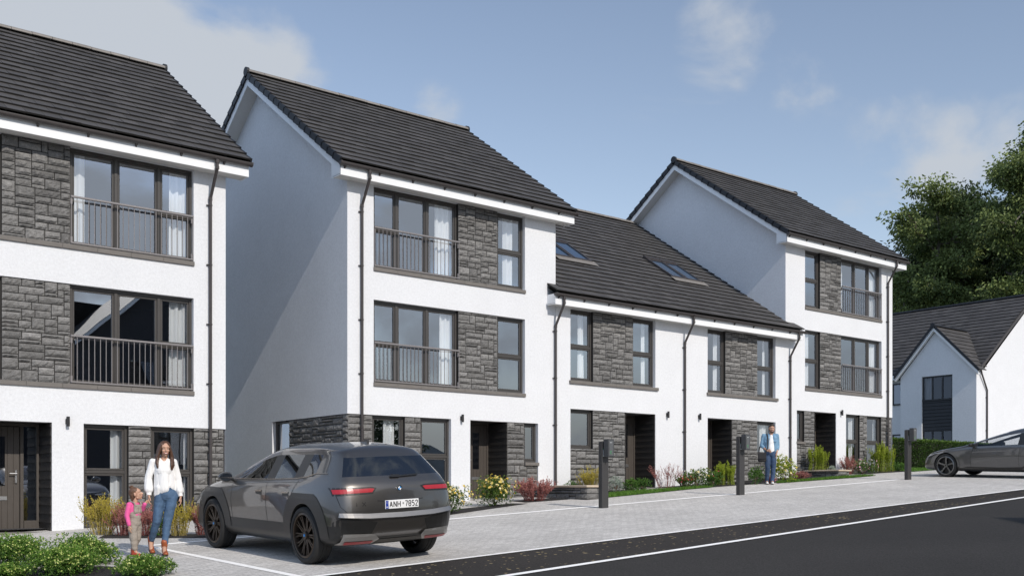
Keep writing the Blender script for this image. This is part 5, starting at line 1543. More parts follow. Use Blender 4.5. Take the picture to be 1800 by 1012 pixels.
def suv():
    Y = (4.02, 3.85, 3.5, 3.0, 2.6, 2.25, 1.55, 1.18, 1.09, .27, .16, -.22, -.5, -.78)
    def kk(*v): return sorted(zip(Y, v))
    zc = kk(.80, .92, 1.02, 1.10, 1.165, 1.36, 1.63, 1.675, 1.68, 1.69, 1.69, 1.675, 1.655, 1.635)
    zr = kk(.79, .90, 1.00, 1.08, 1.14, 1.29, 1.555, 1.605, 1.61, 1.62, 1.62, 1.605, 1.59, 1.575)
    xr = kk(.50, .56, .62, .68, .72, .70, .635, .625, .625, .62, .615, .60, .59, .575)
    z9 = kk(.77, .885, .985, 1.06, 1.12, 1.20, 1.455, 1.515, 1.522, 1.53, 1.53, 1.525, 1.515, 1.505)
    x9 = kk(.66, .72, .78, .82, .80, .765, .705, .695, .695, .69, .685, .67, .66, .64)
    z8 = kk(.75, .86, .96, 1.03, 1.085, 1.10, 1.11, 1.115, 1.117, 1.14, 1.15, 1.20, 1.17, 1.14)
    x8 = kk(.72, .79, .85, .875, .885, .895, .90, .90, .90, .90, .90, .885, .87, .83)
    z7 = kk(.70, .81, .92, .985, 1.03, 1.045, 1.055, 1.06, 1.06, 1.07, 1.075, 1.09, 1.08, 1.065)
    x7 = kk(.76, .84, .90, .925, .93, .935, .94, .94, .94, .945, .95, .94, .925, .875)
    z6 = kk(.64, .74, .84, .89, .92, .93, .935, .94, .94, .955, .96, .97, .965, .95)
    x6 = kk(.79, .885, .945, .965, .965, .96, .958, .958, .958, .97, .975, .98, .965, .915)
    z5 = kk(.52, .59, .66, .70, .72, .73, .735, .74, .74, .75, .755, .75, .72, .68)
    x5 = kk(.81, .91, .965, .985, .975, .965, .96, .96, .96, .975, .985, .99, .98, .935)
    z4 = kk(.40, .44, .49, .51, .52, .52, .52, .52, .52, .53, .53, .54, .55, .56)
    x4 = kk(.79, .90, .955, .98, .965, .95, .945, .945, .945, .965, .975, .985, .975, .93)
    z3 = kk(.32, .33, .35, .36, .36, .36, .36, .36, .36, .36, .36, .36, .36, .37)
    x3 = kk(.76, .88, .94, .965, .95, .94, .94, .94, .94, .95, .96, .965, .955, .90)
    z2 = kk(.25, .24, .23, .22, .22, .22, .22, .22, .22, .22, .22, .23, .25, .27)
    x2 = kk(.68, .80, .86, .88, .87, .86, .86, .86, .86, .87, .88, .88, .87, .82)
    low = lambda a: [(y, v if v < 1.14 else 1.14 + (v - 1.14) * .90) for y, v in a]
    zc, zr, z9, z8 = low(zc), low(zr), low(z9), low(z8)
    half = lambda a, q: [(y, v * q) for y, v in a]
    off = lambda a, q: [(y, v + q) for y, v in a]
    zero = [(-9, 0.), (9, 0.)]
    tab = [(zero, z2), (half(x2, .55), z2), (x2, z2), (x3, z3), (x4, z4), (x5, z5), (x6, z6), (x7, z7), (x8, z8), (x9, z9), (xr, zr), (half(xr, .55), off(zc, -.012)), (zero, zc)]
    yr = [(.2, -.70), (.27, -.735), (.37, -.80), (.56, -.85), (.68, -.875), (.77, -.835), (.95, -.83), (1.065, -.80), (1.14, -.765), (1.466, -.50), (1.53, -.43), (1.585, -.41), (1.7, -.40)]
    yfr = [(.2, 3.86), (.32, 3.96), (.5, 4.03), (.7, 4.05), (.8, 4.01), (.9, 3.98)]
    wts = {-.78: 1., -.5: .72, -.22: .34, .16: .10}
    def yshift(y, j, z, x):
        if y in wts:
            w_ = wts[y]
            return y + w_ * (pch(yr, z) + .78)
        if y == 4.02: return pch(yfr, z)
        return y
    def mat(i, j, y):
        a, b = Y[i], Y[i + 1]
        if j in (0, 1): return 3
        if j in (2, 3): return 2
        if j == 8:
            if (a, b) in ((2.25, 1.55), (1.55, 1.18), (1.09, .27), (.16, -.22)): return 1
            if a <= 2.6 and b >= -.22: return 2
        if j in (10, 11) and (a, b) in ((2.6, 2.25), (2.25, 1.55)): return 1
        if j == 9 and (a, b) in ((2.6, 2.25),): return 2
        return 0
    def capmat(e, r, ci, n):
        if e == 'rear':
            if r == 8: return 1
            if r == 2: return 2
        if e == 'front' and r in (2, 3): return 2
        return 0
    def bulge(e, j, z):
        if e == 'front': return .12
        return .085 if z < 1.1 else .06
    spec = dict(stations=Y, rows=table_rows(tab), yshift=yshift, mat=mat, cap_lo=2, cap_hi=10, capmat=capmat, bulge=bulge, crease={8: .6, 3: .5, 9: .35})
    bm = car_shell(spec)
    mats = [MAT['paint_suv'], MAT['carglass'], MAT['trim'], MAT['underbody']]
    cuts = []
    for yc in (0., 3.0):
        for s in (-1, 1): cuts.append(tuple(sorted((s * .60, s * 1.3))) + (yc, .40, .425))
    me, bvh = finish_shell(bm, mats, cuts)
    root = thing('parked_suv', (0, 0, 0), 'dark bronze grey car seen from behind with red tail lamps and number plate', 'car')
    glass, rest = split_mat(me, 1)
    trim, body = split_mat(rest, 2)
    link_mesh('body', body, root); link_mesh('window_glass', glass, root); link_mesh('lower_trim', trim, root)
    # wheels
    for yc in (0., 3.0):
        for s in (-1, 1): wheel(root, s * .855, yc, .39, .27, s, 'y', 'rim_bronze')
    PR = lambda poly, off=.004, step=.05: patch(bvh, poly, 1, -3., 1, off, step)
    PL = lambda poly, off=.004, step=.06: patch(bvh, poly, 0, -3., 1, off, step)
    PRt = lambda poly, off=.004, step=.06: patch(bvh, poly, 0, 3., -1, off, step)
    flip = lambda poly: [(-x, z) for x, z in poly][::-1]
    # tail lamps
    lamp = [(-.905, .965), (-.42, .975), (-.380, 1.018), (-.43, 1.026), (-.905, 1.022)]
    dark = [(-.915, .94), (-.41, .955), (-.345, 1.03), (-.42, 1.045), (-.915, 1.045)]
    for pl, pd in ((lamp, dark), (flip(lamp), flip(dark))):
        h = merge_patches([PR(pd, .003, .04)]).build('tail_lamp', MAT['trim'], root)
        merge_patches([PR(pl, .008, .04)]).build('lens', MAT['red_lens'], h)
    # bumper: black corners, lower lips with sun sheen painted in, reflectors, diffuser
    for f_ in (lambda p: p, flip):
        merge_patches([PR(f_([(-.93, .37), (-.80, .45), (-.44, .43), (-.37, .585), (-.62, .625), (-.86, .66), (-.935, .60)]), .003, .05)]).build('bumper_corner', MAT['trim'], root)
        lip = PR(f_([(-.86, .30), (-.40, .30), (-.33, .36), (-.40, .43), (-.82, .445)]), .008, .05)
        def jut(b):
            for v in b.verts: v.co.y -= .42 * max(0., .445 - v.co.z) if v.co.z > .34 else .42 * .105 - .1 * (.34 - v.co.z)
        jut(lip)
        merge_patches([lip]).build('bumper_lip', MAT['paint_sheen'], root)
        rfl = PR(f_([(-.80, .308), (-.43, .308), (-.41, .345), (-.80, .345)]), .014, .05); jut(rfl)
        merge_patches([rfl]).build('reflector', MAT['red_lens'], root)
    merge_patches([PR([(-.36, .265), (.36, .265), (.30, .345), (-.30, .345)], .006, .06)]).build('diffuser', MAT['trim'], root)
    stp = PR([(-.90, .668), (-.5, .640), (0, .632), (.5, .640), (.90, .668), (.88, .722), (.5, .700), (0, .694), (-.5, .700), (-.88, .722)], .004, .04)
    for v in stp.verts:
        zt_ = .692 + .038 * (abs(v.co.x) / .9) ** 2
        v.co.y -= .62 * max(0., zt_ - v.co.z)
    merge_patches([stp]).build('bumper_step', MAT['paint_sheen'], root)  # sunlit top of the crease painted by the lighter colour
    # seams of the tailgate
    sm = [PR(stroke([(-.885, .94), (-.86, .80), (-.78, .715), (-.4, .675), (0, .665), (.4, .675), (.78, .715), (.86, .80), (.885, .94)], .008), .0022, .05),
          PR(stroke([(-.36, .86), (-.26, .85), (.26, .85), (.36, .86)], .010), .0022, .05)]
    merge_patches(sm).build('tailgate_seam', MAT['trim'], root)
    # plate
    hit = bvh.ray_cast(Vector((0, -3, .80)), Vector((0, 1, 0)))[0].y
    yp = hit - .016
    pb = MB(); pb.cbox(-.265, .265, yp - .006, yp + .006, .745, .86, .004); pl = pb.build('number_plate', MAT['plate_white'], root)
    q = MB(); q.quad((-.258, yp - .0075, .750), (-.215, yp - .0075, .750), (-.215, yp - .0075, .855), (-.258, yp - .0075, .855)); q.build('plate_band', MAT['plate_blue'], pl)
    tx = MB()
    for poly in letters('ANH', -.195, .768, .072, .040, .022, .012) + letters('=', .002, .785, .05, .026, .01, .008) + letters('7852', .048, .768, .072, .036, .018, .012):
        tx.add([(x, yp - .0078, z) for x, z in poly], [tuple(range(len(poly)))])
    tx.build('lettering', MAT['ink'], pl)
    ts = MB()
    for k in range(8):
        a = k * math.pi / 4; ts.box(-.2365 + .013 * math.cos(a) - .002, -.2365 + .013 * math.cos(a) + .002, yp - .0085, yp - .0078, .828 + .013 * math.sin(a) - .002, .828 + .013 * math.sin(a) + .002)
    ts.box(-.248, -.240, yp - .0085, yp - .0078, .762, .778); ts.box(-.234, -.226, yp - .0085, yp - .0078, .762, .778)
    ts.build('band_lettering', MAT['plate_white'], pl)
    # roundel: dark ring with white and blue quarters
    hb = bvh.ray_cast(Vector((0, -3, 1.01)), Vector((0, 1, 0))); yb = hb[0].y - .004; zb_ = 1.01
    bd = MB(); bd.lathe([(.001, -.006), (.036, -.006), (.041, -.002), (.041, .012)], (0, yb, zb_), 1, 28)
    bo = bd.build('badge', MAT['ink'], root)
    rg = MB(); rg.lathe([(.0385, -.0075), (.0415, -.0075), (.0425, .002)], (0, yb, zb_), 1, 28); rg.build('badge_ring', MAT['steel'], bo)
    bq = MB()
    for k in range(4):
        P = [(0, yb - .0072, zb_)] + [(.025 * math.cos(k * math.pi / 2 + t_ * math.pi / 12), yb - .0072, zb_ + .025 * math.sin(k * math.pi / 2 + t_ * math.pi / 12)) for t_ in range(7)]
        bq.add(P, [tuple(range(8))], k % 2)
    bq.build('badge_quarters', [MAT['badge_blue'], MAT['badge_white']], bo)
    lt = [PR(p, .004, .03) for p in letters('iX', -.66, .80, .05, .05, .028, .010)]
    merge_patches(lt).build('model_lettering', MAT['trim'], root)
    # wiper
    wp = [PR(stroke([(-.05, 1.158), (.16, 1.165), (.36, 1.172)], .018), .018, .05), PR([(-.09, 1.145), (.05, 1.145), (.05, 1.18), (-.09, 1.18)], .022, .05)]
    merge_patches(wp).build('rear_wiper', MAT['trim'], root)
    # flanks
    for s, PP in ((-1, PL), (1, PRt)):
        for yc in (0., 3.0):
            bms = []; n = 22
            def outer(t):
                a = math.pi * t; c_, s_ = math.cos(a), math.sin(a)
                k = 1 / max(abs(c_) / .62, abs(s_) / .56) if True else 1
                rr0 = min(k, .64); return (yc + c_ * rr0, .40 + s_ * rr0)
            for i in range(n):
                t0, t1 = -.06 + 1.12 * i / n, -.06 + 1.12 * (i + 1) / n
                inn = lambda t: (yc + .428 * math.cos(math.pi * t), .40 + .428 * math.sin(math.pi * t))
                quad_ = [inn(t0), outer(t0), outer(t1), inn(t1)]
                if min(p[1] for p in quad_) < .30: continue
                if min(p[0] for p in quad_) < -.78: quad_ = [(max(p[0], -.78), p[1]) for p in quad_]
                bms.append(PP(quad_, .006, .08))
            merge_patches(bms).build('arch_panel', MAT['arch'], root)
        seams = [stroke([(2.30, .52), (2.33, .80), (2.28, 1.07)], .009), stroke([(1.14, .50), (1.16, .8), (1.13, 1.10)], .009), stroke([(.62, .50), (.55, .72), (.36, .92), (.20, 1.12)], .009)]
        merge_patches([PP(q_, .0022, .06) for q_ in seams]).build('door_seam', MAT['trim'], root)
        for ya in (1.28, .42):
            h = merge_patches([PP([(ya, .90), (ya + .19, .905), (ya + .21, .95), (ya + .02, .955)], .003, .05)]).build('door_handle', MAT['trim'], root)
            merge_patches([PP([(ya + .01, .945), (ya + .20, .942), (ya + .215, .958), (ya + .01, .964)], .008, .05)]).build('handle_bar', MAT['chrome'], h)
        belt = [(2.35, 1.105), (1.8, 1.112), (1.1, 1.122), (.3, 1.148), (0., 1.18), (-.2, 1.225), (-.45, 1.225)]
        merge_patches([PP(stroke(belt, .016), .005, .06)]).build('window_trim', MAT['chrome'], root)
        mm_ = MB(); bm2 = bmesh.new(); bmesh.ops.create_uvsphere(bm2, u_segments=16, v_segments=10, radius=1)
        for v in bm2.verts:
            c = v.co; v.co = Vector((s * 1.03 + c.x * .115, 2.36 + (c.y * .085 if c.y > 0 else max(c.y, -.45) * .085), 1.135 + c.z * .075 * (1 - .25 * s * c.x)))
        mm_.bm(bm2); mm_.tube([(s * .90, 2.36, 1.09), (s * .98, 2.37, 1.11)], .025, 8)
        mo = mm_.build('wing_mirror', MAT['paint_suv'], root, smooth=True)
        mg = MB(); mg.lathe([(.001, 0), (1, 0)], (0, 0, 0), 1, 20); mg.v = [(s * 1.03 + x * .10, 2.318, 1.135 + z * .06) for x, y, z in mg.v]; mg.build('mirror_glass', MAT['carglass'], mo)
    # front lamps and roof fin
    for s in (-1, 1):
        merge_patches([patch(bvh, [(s * .42, .70), (s * .74, .70), (s * .74, .745), (s * .42, .735)][::s], 1, 6., -1, .004, .06)]).build('headlamp', MAT['lightglass'], root)
    fb = MB(); fb.prism([(-.12, 1.60), (.05, 1.62), (-.02, 1.645), (-.11, 1.67)], 0, -.02, .02); fb.build('roof_fin', MAT['paint_suv'], root)
    # cabin
    fl = MB(); fl.box(-.84, .84, -.6, 2.6, .30, .34); fl.box(-.8, .8, 2.2, 2.55, .34, 1.0); fl.build('cabin_floor', MAT['underbody'], root)
    seats(root, [(-.38, 1.15, .78), (.38, 1.15, .78), (-.42, .15, .80), (0, .12, .76), (.42, .15, .80)])
    sw = MB(); sw.lathe([(.17 + .015 * math.cos(a), .015 * math.sin(a)) for a in [k * math.pi / 4 for k in range(8)]], (-.38, 1.85, .98), 1, 20, closed=True); sw.build('steering_wheel', MAT['trim'], root)
    # on its spot: nose towards the house, resting on the slope
    px_, py_ = 7.79, 12.97
    root.location = (px_, py_, zg(px_, py_) + .008)
    m3 = Matrix(((1, 0, 0), (0, 1, 0), (0, 0, 1)))
    root.rotation_euler = (math.atan(SB), -math.atan(SA), 0)
    return root
suv()

def sedan():
    Y = (3.72, 3.55, 3.25, 2.9, 2.4, 2.0, 1.0, .62, .50, -.25, -.36, -.62, -.80, -.92)
    def kk(*v): return sorted(zip(Y, v))
    zc = kk(.66, .76, .86, .92, .985, 1.16, 1.475, 1.525, 1.535, 1.525, 1.515, 1.44, 1.32, 1.10)
    zr = kk(.65, .745, .84, .90, .96, 1.10, 1.405, 1.46, 1.465, 1.45, 1.44, 1.36, 1.25, 1.07)
    xr = kk(.45, .54, .62, .68, .72, .70, .60, .585, .58, .56, .56, .56, .58, .62)
    z9 = kk(.63, .72, .82, .88, .945, 1.04, 1.32, 1.375, 1.38, 1.35, 1.335, 1.26, 1.17, 1.04)
    x9 = kk(.60, .69, .77, .82, .82, .765, .665, .65, .65, .64, .64, .65, .66, .68)
    z8 = kk(.61, .70, .80, .86, .92, .955, .985, .99, .99, 1.02, 1.03, 1.05, 1.03, 1.0)
    x8 = kk(.66, .76, .83, .865, .87, .875, .88, .88, .88, .86, .86, .83, .80, .76)
    z7 = kk(.57, .66, .75, .81, .86, .885, .905, .91, .91, .94, .945, .96, .95, .93)
    x7 = kk(.70, .80, .875, .91, .915, .91, .91, .91, .91, .915, .915, .89, .86, .80)
    z6 = kk(.52, .60, .67, .71, .74, .76, .77, .775, .775, .80, .80, .82, .83, .83)
    x6 = kk(.73, .83, .905, .935, .935, .925, .92, .92, .92, .94, .94, .92, .89, .82)
    z5 = kk(.45, .50, .54, .57, .60, .61, .62, .62, .62, .63, .63, .64, .66, .68)
    x5 = kk(.75, .85, .92, .945, .94, .93, .925, .925, .925, .945, .945, .93, .90, .83)
    z4 = kk(.36, .38, .41, .42, .42, .42, .42, .42, .42, .42, .42, .45, .48, .50)
    x4 = kk(.76, .86, .92, .94, .93, .915, .90, .90, .90, .925, .93, .92, .89, .82)
    z3 = kk(.28, .28, .29, .29, .29, .28, .27, .27, .27, .28, .29, .32, .35, .38)
    x3 = kk(.74, .84, .90, .92, .915, .905, .90, .90, .90, .91, .915, .90, .87, .80)
    z2 = kk(.22, .21, .20, .19, .18, .18, .18, .18, .18, .19, .20, .24, .28, .32)
    x2 = kk(.66, .76, .82, .84, .84, .83, .83, .83, .83, .84, .84, .83, .80, .74)
    half = lambda a, q: [(y, v * q) for y, v in a]
    off = lambda a, q: [(y, v + q) for y, v in a]
    zero = [(-9, 0.), (9, 0.)]
    tab = [(zero, z2), (half(x2, .55), z2), (x2, z2), (x3, z3), (x4, z4), (x5, z5), (x6, z6), (x7, z7), (x8, z8), (x9, z9), (xr, zr), (half(xr, .55), off(zc, -.012)), (zero, zc)]
    yfr = [(.2, 3.66), (.3, 3.72), (.45, 3.73), (.6, 3.66), (.7, 3.60)]
    def yshift(y, j, z, x): return pch(yfr, z) if y == 3.72 else y
    def mat(i, j, y):
        a, b = Y[i], Y[i + 1]
        if j in (0, 1): return 3
        if j == 2: return 2 if b < 2.9 and a > -.5 else 0
        if j == 8:
            if (a, b) in ((2.0, 1.0), (1.0, .62), (.50, -.25)): return 1
            if a <= 2.4 and b >= -.36: return 2
        if j in (10, 11) and (a, b) in ((2.4, 2.0), (2.0, 1.0), (-.36, -.62), (-.62, -.80)): return 1
        if j == 9 and (a, b) in ((2.4, 2.0), (2.0, 1.0)): return 0
        return 0
    def capmat(e, r, ci, n):
        if r == 2: return 2
        return 0
    spec = dict(stations=Y, rows=table_rows(tab), yshift=yshift, mat=mat, cap_lo=2, cap_hi=10, capmat=capmat, bulge=lambda e, j, z: .16 if e == 'front' else .08, crease={8: .6, 9: .35})
    bm = car_shell(spec)
    mats = [MAT['paint_sedan'], MAT['carglass_clear'], MAT['trim'], MAT['underbody']]
    cuts = []
    for yc in (0., 2.9):
        for s in (-1, 1): cuts.append(tuple(sorted((s * .56, s * 1.3))) + (yc, .37, .395))
    me, bvh = finish_shell(bm, mats, cuts)
    root = thing('parked_sedan', (0, 0, 0), 'grey low fastback car parked nose-in beside the right charging post, cut by the right edge', 'car')
    glass, rest = split_mat(me, 1); trim, body = split_mat(rest, 2)
    link_mesh('body', body, root); link_mesh('window_glass', glass, root); link_mesh('lower_trim', trim, root)
    for yc in (0., 2.9):
        for s in (-1, 1): wheel(root, s * .815, yc, .365, .25, s, 'blade', 'rim_grey')
    for s, PP in ((-1, lambda poly, off=.004, step=.06: patch(bvh, poly, 0, -3., 1, off, step)), (1, lambda poly, off=.004, step=.06: patch(bvh, poly, 0, 3., -1, off, step))):
        seams = [stroke([(2.08, .32), (2.10, .6), (2.02, .9)], .008), stroke([(.60, .30), (.62, .62), (.57, .97)], .008), stroke([(-.05, .48), (-.30, .72), (-.40, .98)], .008), stroke([(3.35, .74), (2.9, .83), (2.45, .90)], .007)]
        merge_patches([PP(q, .0022, .06) for q in seams]).build('door_seam', MAT['trim'], root)
        merge_patches([PP([(2.35, .30), (.55, .27), (.42, .33), (.50, .345), (1.2, .325), (2.2, .335)], .005, .06)]).build('sill_trim', MAT['trim'], root)
        merge_patches([PP(stroke([(.5, .335), (.25, .42), (-.05, .62)], .05), .004, .06)]).build('sill_trim', MAT['trim'], root)
        merge_patches([PP([(.70, .80), (.92, .795), (.92, .82), (.70, .825)], .004, .05)]).build('door_handle', MAT['paint_sedan'], root)
        bms = []; n = 24
        for i in range(n):
            t0, t1 = math.pi * (-.03 + 1.06 * i / n), math.pi * (-.03 + 1.06 * (i + 1) / n)
            f_ = lambda r_, t: (2.9 + r_ * math.cos(t), .37 + r_ * math.sin(t))
            bms.append(PP([f_(.398, t0), f_(.455, t0), f_(.455, t1), f_(.398, t1)], .008, .08))
        merge_patches(bms).build('arch_panel', MAT['paint_sedan'], root)
        mm_ = MB(); bm2 = bmesh.new(); bmesh.ops.create_uvsphere(bm2, u_segments=16, v_segments=10, radius=1)
        for v in bm2.verts:
            c = v.co; v.co = Vector((s * .99 + c.x * .105, 2.03 + (c.y * .085 if c.y > 0 else max(c.y, -.45) * .085), 1.0 + c.z * .06))
        mm_.bm(bm2); mm_.tube([(s * .86, 2.03, .955), (s * .95, 2.03, .98)], .022, 8)
        mm_.build('wing_mirror', MAT['trim'], root, smooth=True)
        hp = [(3.55, .62), (3.25, .725), (2.98, .765), (3.2, .70), (3.5, .585)]
        h = merge_patches([PP(hp, .005, .05)]).build('headlamp', MAT['trim'], root)
        merge_patches([PP(stroke([(3.54, .63), (3.27, .73), (3.0, .768)], .012), .009, .05)]).build('running_light', MAT['lightglass'], h)
    fb = MB(); fb.tube([(-.06, 1.28, 1.33), (.06, 1.28, 1.33)], .04, 8); fb.tube([(0, 1.25, 1.36), (0, 1.15, 1.41)], .012, 6); fb.build('rear_view_mirror', MAT['trim'], root)
    fl = MB(); fl.box(-.80, .80, -.5, 2.4, .24, .27); fl.box(-.76, .76, 1.95, 2.35, .27, .86); fl.build('cabin_floor', MAT['underbody'], root)
    seats(root, [(-.37, .75, .58), (.37, .75, .58), (-.40, -.15, .60), (.40, -.15, .60)])
    px_, py_ = 32.35, 14.55
    root.location = (px_, py_, zg(px_, py_) + .008)
    root.rotation_euler = (math.atan(SB), -math.atan(SA), 0)
    return root
sedan()
# ------------------------------------------------------------------ people
def capsule(mb, p0, r0, p1, r1, n=14):
    p0, p1 = Vector(p0), Vector(p1); d = p1 - p0; L = d.length
    if L < 1e-6: d = Vector((0, 0, 1))
    d.normalize(); pts = []; rs = []
    for k in range(5):
        a = -math.pi / 2 + (math.pi / 2) * k / 5 + .08; pts.append(p0 + d * r0 * math.sin(a)); rs.append(r0 * math.cos(a))
    pts.append(p0); rs.append(r0)
    for k in (1, 2, 3): pts.append(p0.lerp(p1, k / 4)); rs.append(r0 + (r1 - r0) * k / 4)
    pts.append(p1); rs.append(r1)
    for k in range(1, 6):
        a = (math.pi / 2) * k / 5 - (.08 if k == 5 else 0); pts.append(p1 + d * r1 * math.sin(a)); rs.append(max(1e-4, r1 * math.cos(a)))
    a = d.orthogonal().normalized(); b = d.cross(a); o = len(mb.v)
    for p, r in zip(pts, rs):
        for k in range(n): mb.v.append(tuple(p + (a * math.cos(6.2832 * k / n) + b * math.sin(6.2832 * k / n)) * r))
    for i in range(len(pts) - 1):
        for k in range(n):
            mb.f.append([o + i * n + k, o + i * n + (k + 1) % n, o + (i + 1) * n + (k + 1) % n, o + (i + 1) * n + k]); mb.m.append(0); mb.t.append(.5)
    mb.f.append([o + k for k in range(n)][::-1]); mb.m.append(0); mb.t.append(.5)
    e = o + (len(pts) - 1) * n; mb.f.append([e + k for k in range(n)]); mb.m.append(0); mb.t.append(.5)

def ellipsoid(mb, c, r, rot=None, n=16):
    bm = bmesh.new(); bmesh.ops.create_uvsphere(bm, u_segments=n, v_segments=10, radius=1)
    M_ = Matrix.Translation(Vector(c)) @ (rot.to_4x4() if rot else Matrix.Identity(4)) @ Matrix.Diagonal((r[0], r[1], r[2], 1))
    mb.bm(bm, 0, .5, M_)

def blob(name, prims, mat, parent, vox=.007, smooth=4, disp=None, taper=None):
    """one continuous skin over a set of tapered limbs and swellings"""
    mb = MB()
    for q in prims:
        if q[0] == 'c': capsule(mb, *q[1:])
        else: ellipsoid(mb, *q[1:])
    o = mb.build('tmp', mat)
    rm = o.modifiers.new('r', 'REMESH'); rm.mode = 'VOXEL'; rm.voxel_size = vox
    s = o.modifiers.new('s', 'SMOOTH'); s.factor = .5; s.iterations = smooth
    me = evaluated(o); bpy.data.objects.remove(o)
    if disp:
        amp, sc = disp
        nrm = [v.normal.copy() for v in me.vertices]
        for v, n_ in zip(me.vertices, nrm):
            p = Vector((v.co.x * sc[0], v.co.y * sc[1], v.co.z * sc[2]))
            v.co = v.co + n_ * amp * (mnoise.noise(p) + .5 * mnoise.noise(p * 2.3))
    me.polygons.foreach_set('use_smooth', [True] * len(me.polygons))
    if not me.materials: me.materials.append(mat)
    else: me.materials[0] = mat
    ob = bpy.data.objects.new(name, me); COL.objects.link(ob)
    if parent: ob.parent = parent
    return ob

def hand(w, d, side_v, pl, s=1., curl=.5):
    """palm and five fingers: w wrist point, d direction of the fingers, side_v towards the thumb, pl palm normal"""
    w, d, t, n = Vector(w), Vector(d).normalized(), Vector(side_v).normalized(), Vector(pl).normalized()
    P = []
    a = .032 * s
    for q in (-.022, -.008, .006, .020): P.append(('c', w + t * q * s * .8, .013 * s, w + d * .085 * s + t * q * s, .012 * s))
    for k, (q, L) in enumerate(((.026, .066), (.009, .076), (-.008, .070), (-.024, .054))):
        b = w + d * .085 * s + t * q * s
        e1 = (d + n * curl * .6).normalized(); e2 = (d + n * curl * 2.0).normalized()
        m = b + e1 * L * .55 * s
        P.append(('c', b, .0092 * s, m, .0085 * s)); P.append(('c', m, .0085 * s, m + e2 * L * .5 * s, .0070 * s))
    b = w + d * .022 * s + t * .026 * s; m = b + (d * .75 + t * .6 + n * .25).normalized() * .042 * s
    P.append(('c', b, .0125 * s, m, .0105 * s)); P.append(('c', m, .0105 * s, m + (d * .95 + t * .15 + n * .35).normalized() * .032 * s, .0085 * s))
    return P

SKIN = M('skin', (.50, .29, .20), .5, var=(30, .05)); MAT['skin'] = SKIN
MAT['skin_man'] = M('skin_tanned', (.42, .24, .165), .5, var=(30, .06))
MAT['lip'] = M('lips', (.42, .13, .12), .4); MAT['tooth'] = M('teeth', (.75, .72, .68), .3)
MAT['eye_white'] = M('eye_white', (.75, .74, .72), .25); MAT['iris'] = M('iris', (.04, .022, .012), .2)
MAT['hair_brown'] = M('hair_brown', (.075, .034, .018), .45, var=(40, .35), bump=(60, .004), stretch=(1.5, 1.5, .12))
MAT['hair_light'] = M('hair_chestnut', (.11, .055, .03), .5, var=(40, .35), bump=(60, .004), stretch=(1.5, 1.5, .3))
MAT['hair_black'] = M('hair_dark', (.022, .015, .012), .5, var=(50, .3), bump=(90, .004))
MAT['beard'] = M('beard', (.07, .045, .032), .8, var=(90, .4), bump=(140, .003))
MAT['blouse'] = M('white_blouse', (.80, .79, .78), .8, var=(6, .03), sheen=.2)
MAT['denim'] = M('blue_denim', (.055, .105, .185), .8, var=(7, .32), var2=(90, .12), stretch=(1, 1, .4))
MAT['denim_dark'] = M('dark_denim', (.030, .060, .125), .8, var=(6, .40), var2=(90, .12), stretch=(1, 1, .4))
MAT['denim_light'] = M('light_denim', (.16, .29, .42), .8, var=(9, .22), var2=(120, .1))
MAT['leather'] = M('tan_leather', (.30, .075, .022), .4, var=(18, .25)); MAT['leather_red'] = M('red_leather', (.38, .05, .02), .4, var=(18, .25))
MAT['sole'] = M('dark_sole', (.025, .018, .015), .7)
MAT['pinkshirt'] = M('pink_jersey', (.72, .10, .30), .8, var=(10, .08)); MAT['taupe'] = M('taupe_cotton', (.30, .26, .22), .85, var=(8, .10), bump=(120, .002))
MAT['tee'] = M('white_tee', (.80, .80, .80), .85); MAT['canvas'] = M('black_canvas', (.014, .014, .016), .75, bump=(90, .002)); MAT['sneaker'] = M('white_sneaker', (.75, .75, .74), .6)

def head_prims(c, s=1., yaw=0., tilt=0., male=False):
    """skull, jaw, nose and ears about the head centre c, face towards -Y before turning"""
    Rm = Matrix.Rotation(yaw, 3, 'Z') @ Matrix.Rotation(tilt, 3, 'X')
    f = lambda x, y, z: Vector(c) + Rm @ (Vector((x, y, z)) * s)
    jw = 1.12 if male else .92; jr = .022 if male else .0175
    P = [('e', f(0, .012, .035), (.074 * s, .092 * s, .082 * s), Rm), ('e', f(0, -.030, -.030), (.058 * s * jw, .062 * s, .078 * s), Rm),
         ('c', f(-.040 * jw, -.005, -.070), jr * s, f(0, -.060, -.094), jr * s), ('c', f(.040 * jw, -.005, -.070), jr * s, f(0, -.060, -.094), jr * s),
         ('e', f(0, -.060, .030), (.058 * s, .030 * s, .040 * s), Rm),
         ('c', f(0, -.088, .008), .008 * s, f(0, -.108, -.026), .012 * s), ('e', f(.012, -.094, -.030), (.008 * s,) * 3), ('e', f(-.012, -.094, -.030), (.008 * s,) * 3),
         ('e', f(.035, -.068, -.022), (.022 * s, .02 * s, .02 * s), Rm), ('e', f(-.035, -.068, -.022), (.022 * s, .02 * s, .02 * s), Rm),
         ('c', f(-.018, -.084, -.062), .010 * s, f(.018, -.084, -.062), .010 * s),
         ('e', f(.078, .012, -.008), (.010 * s, .020 * s, .032 * s), Rm), ('e', f(-.078, .012, -.008), (.010 * s, .020 * s, .032 * s), Rm)]
    return P, f, Rm

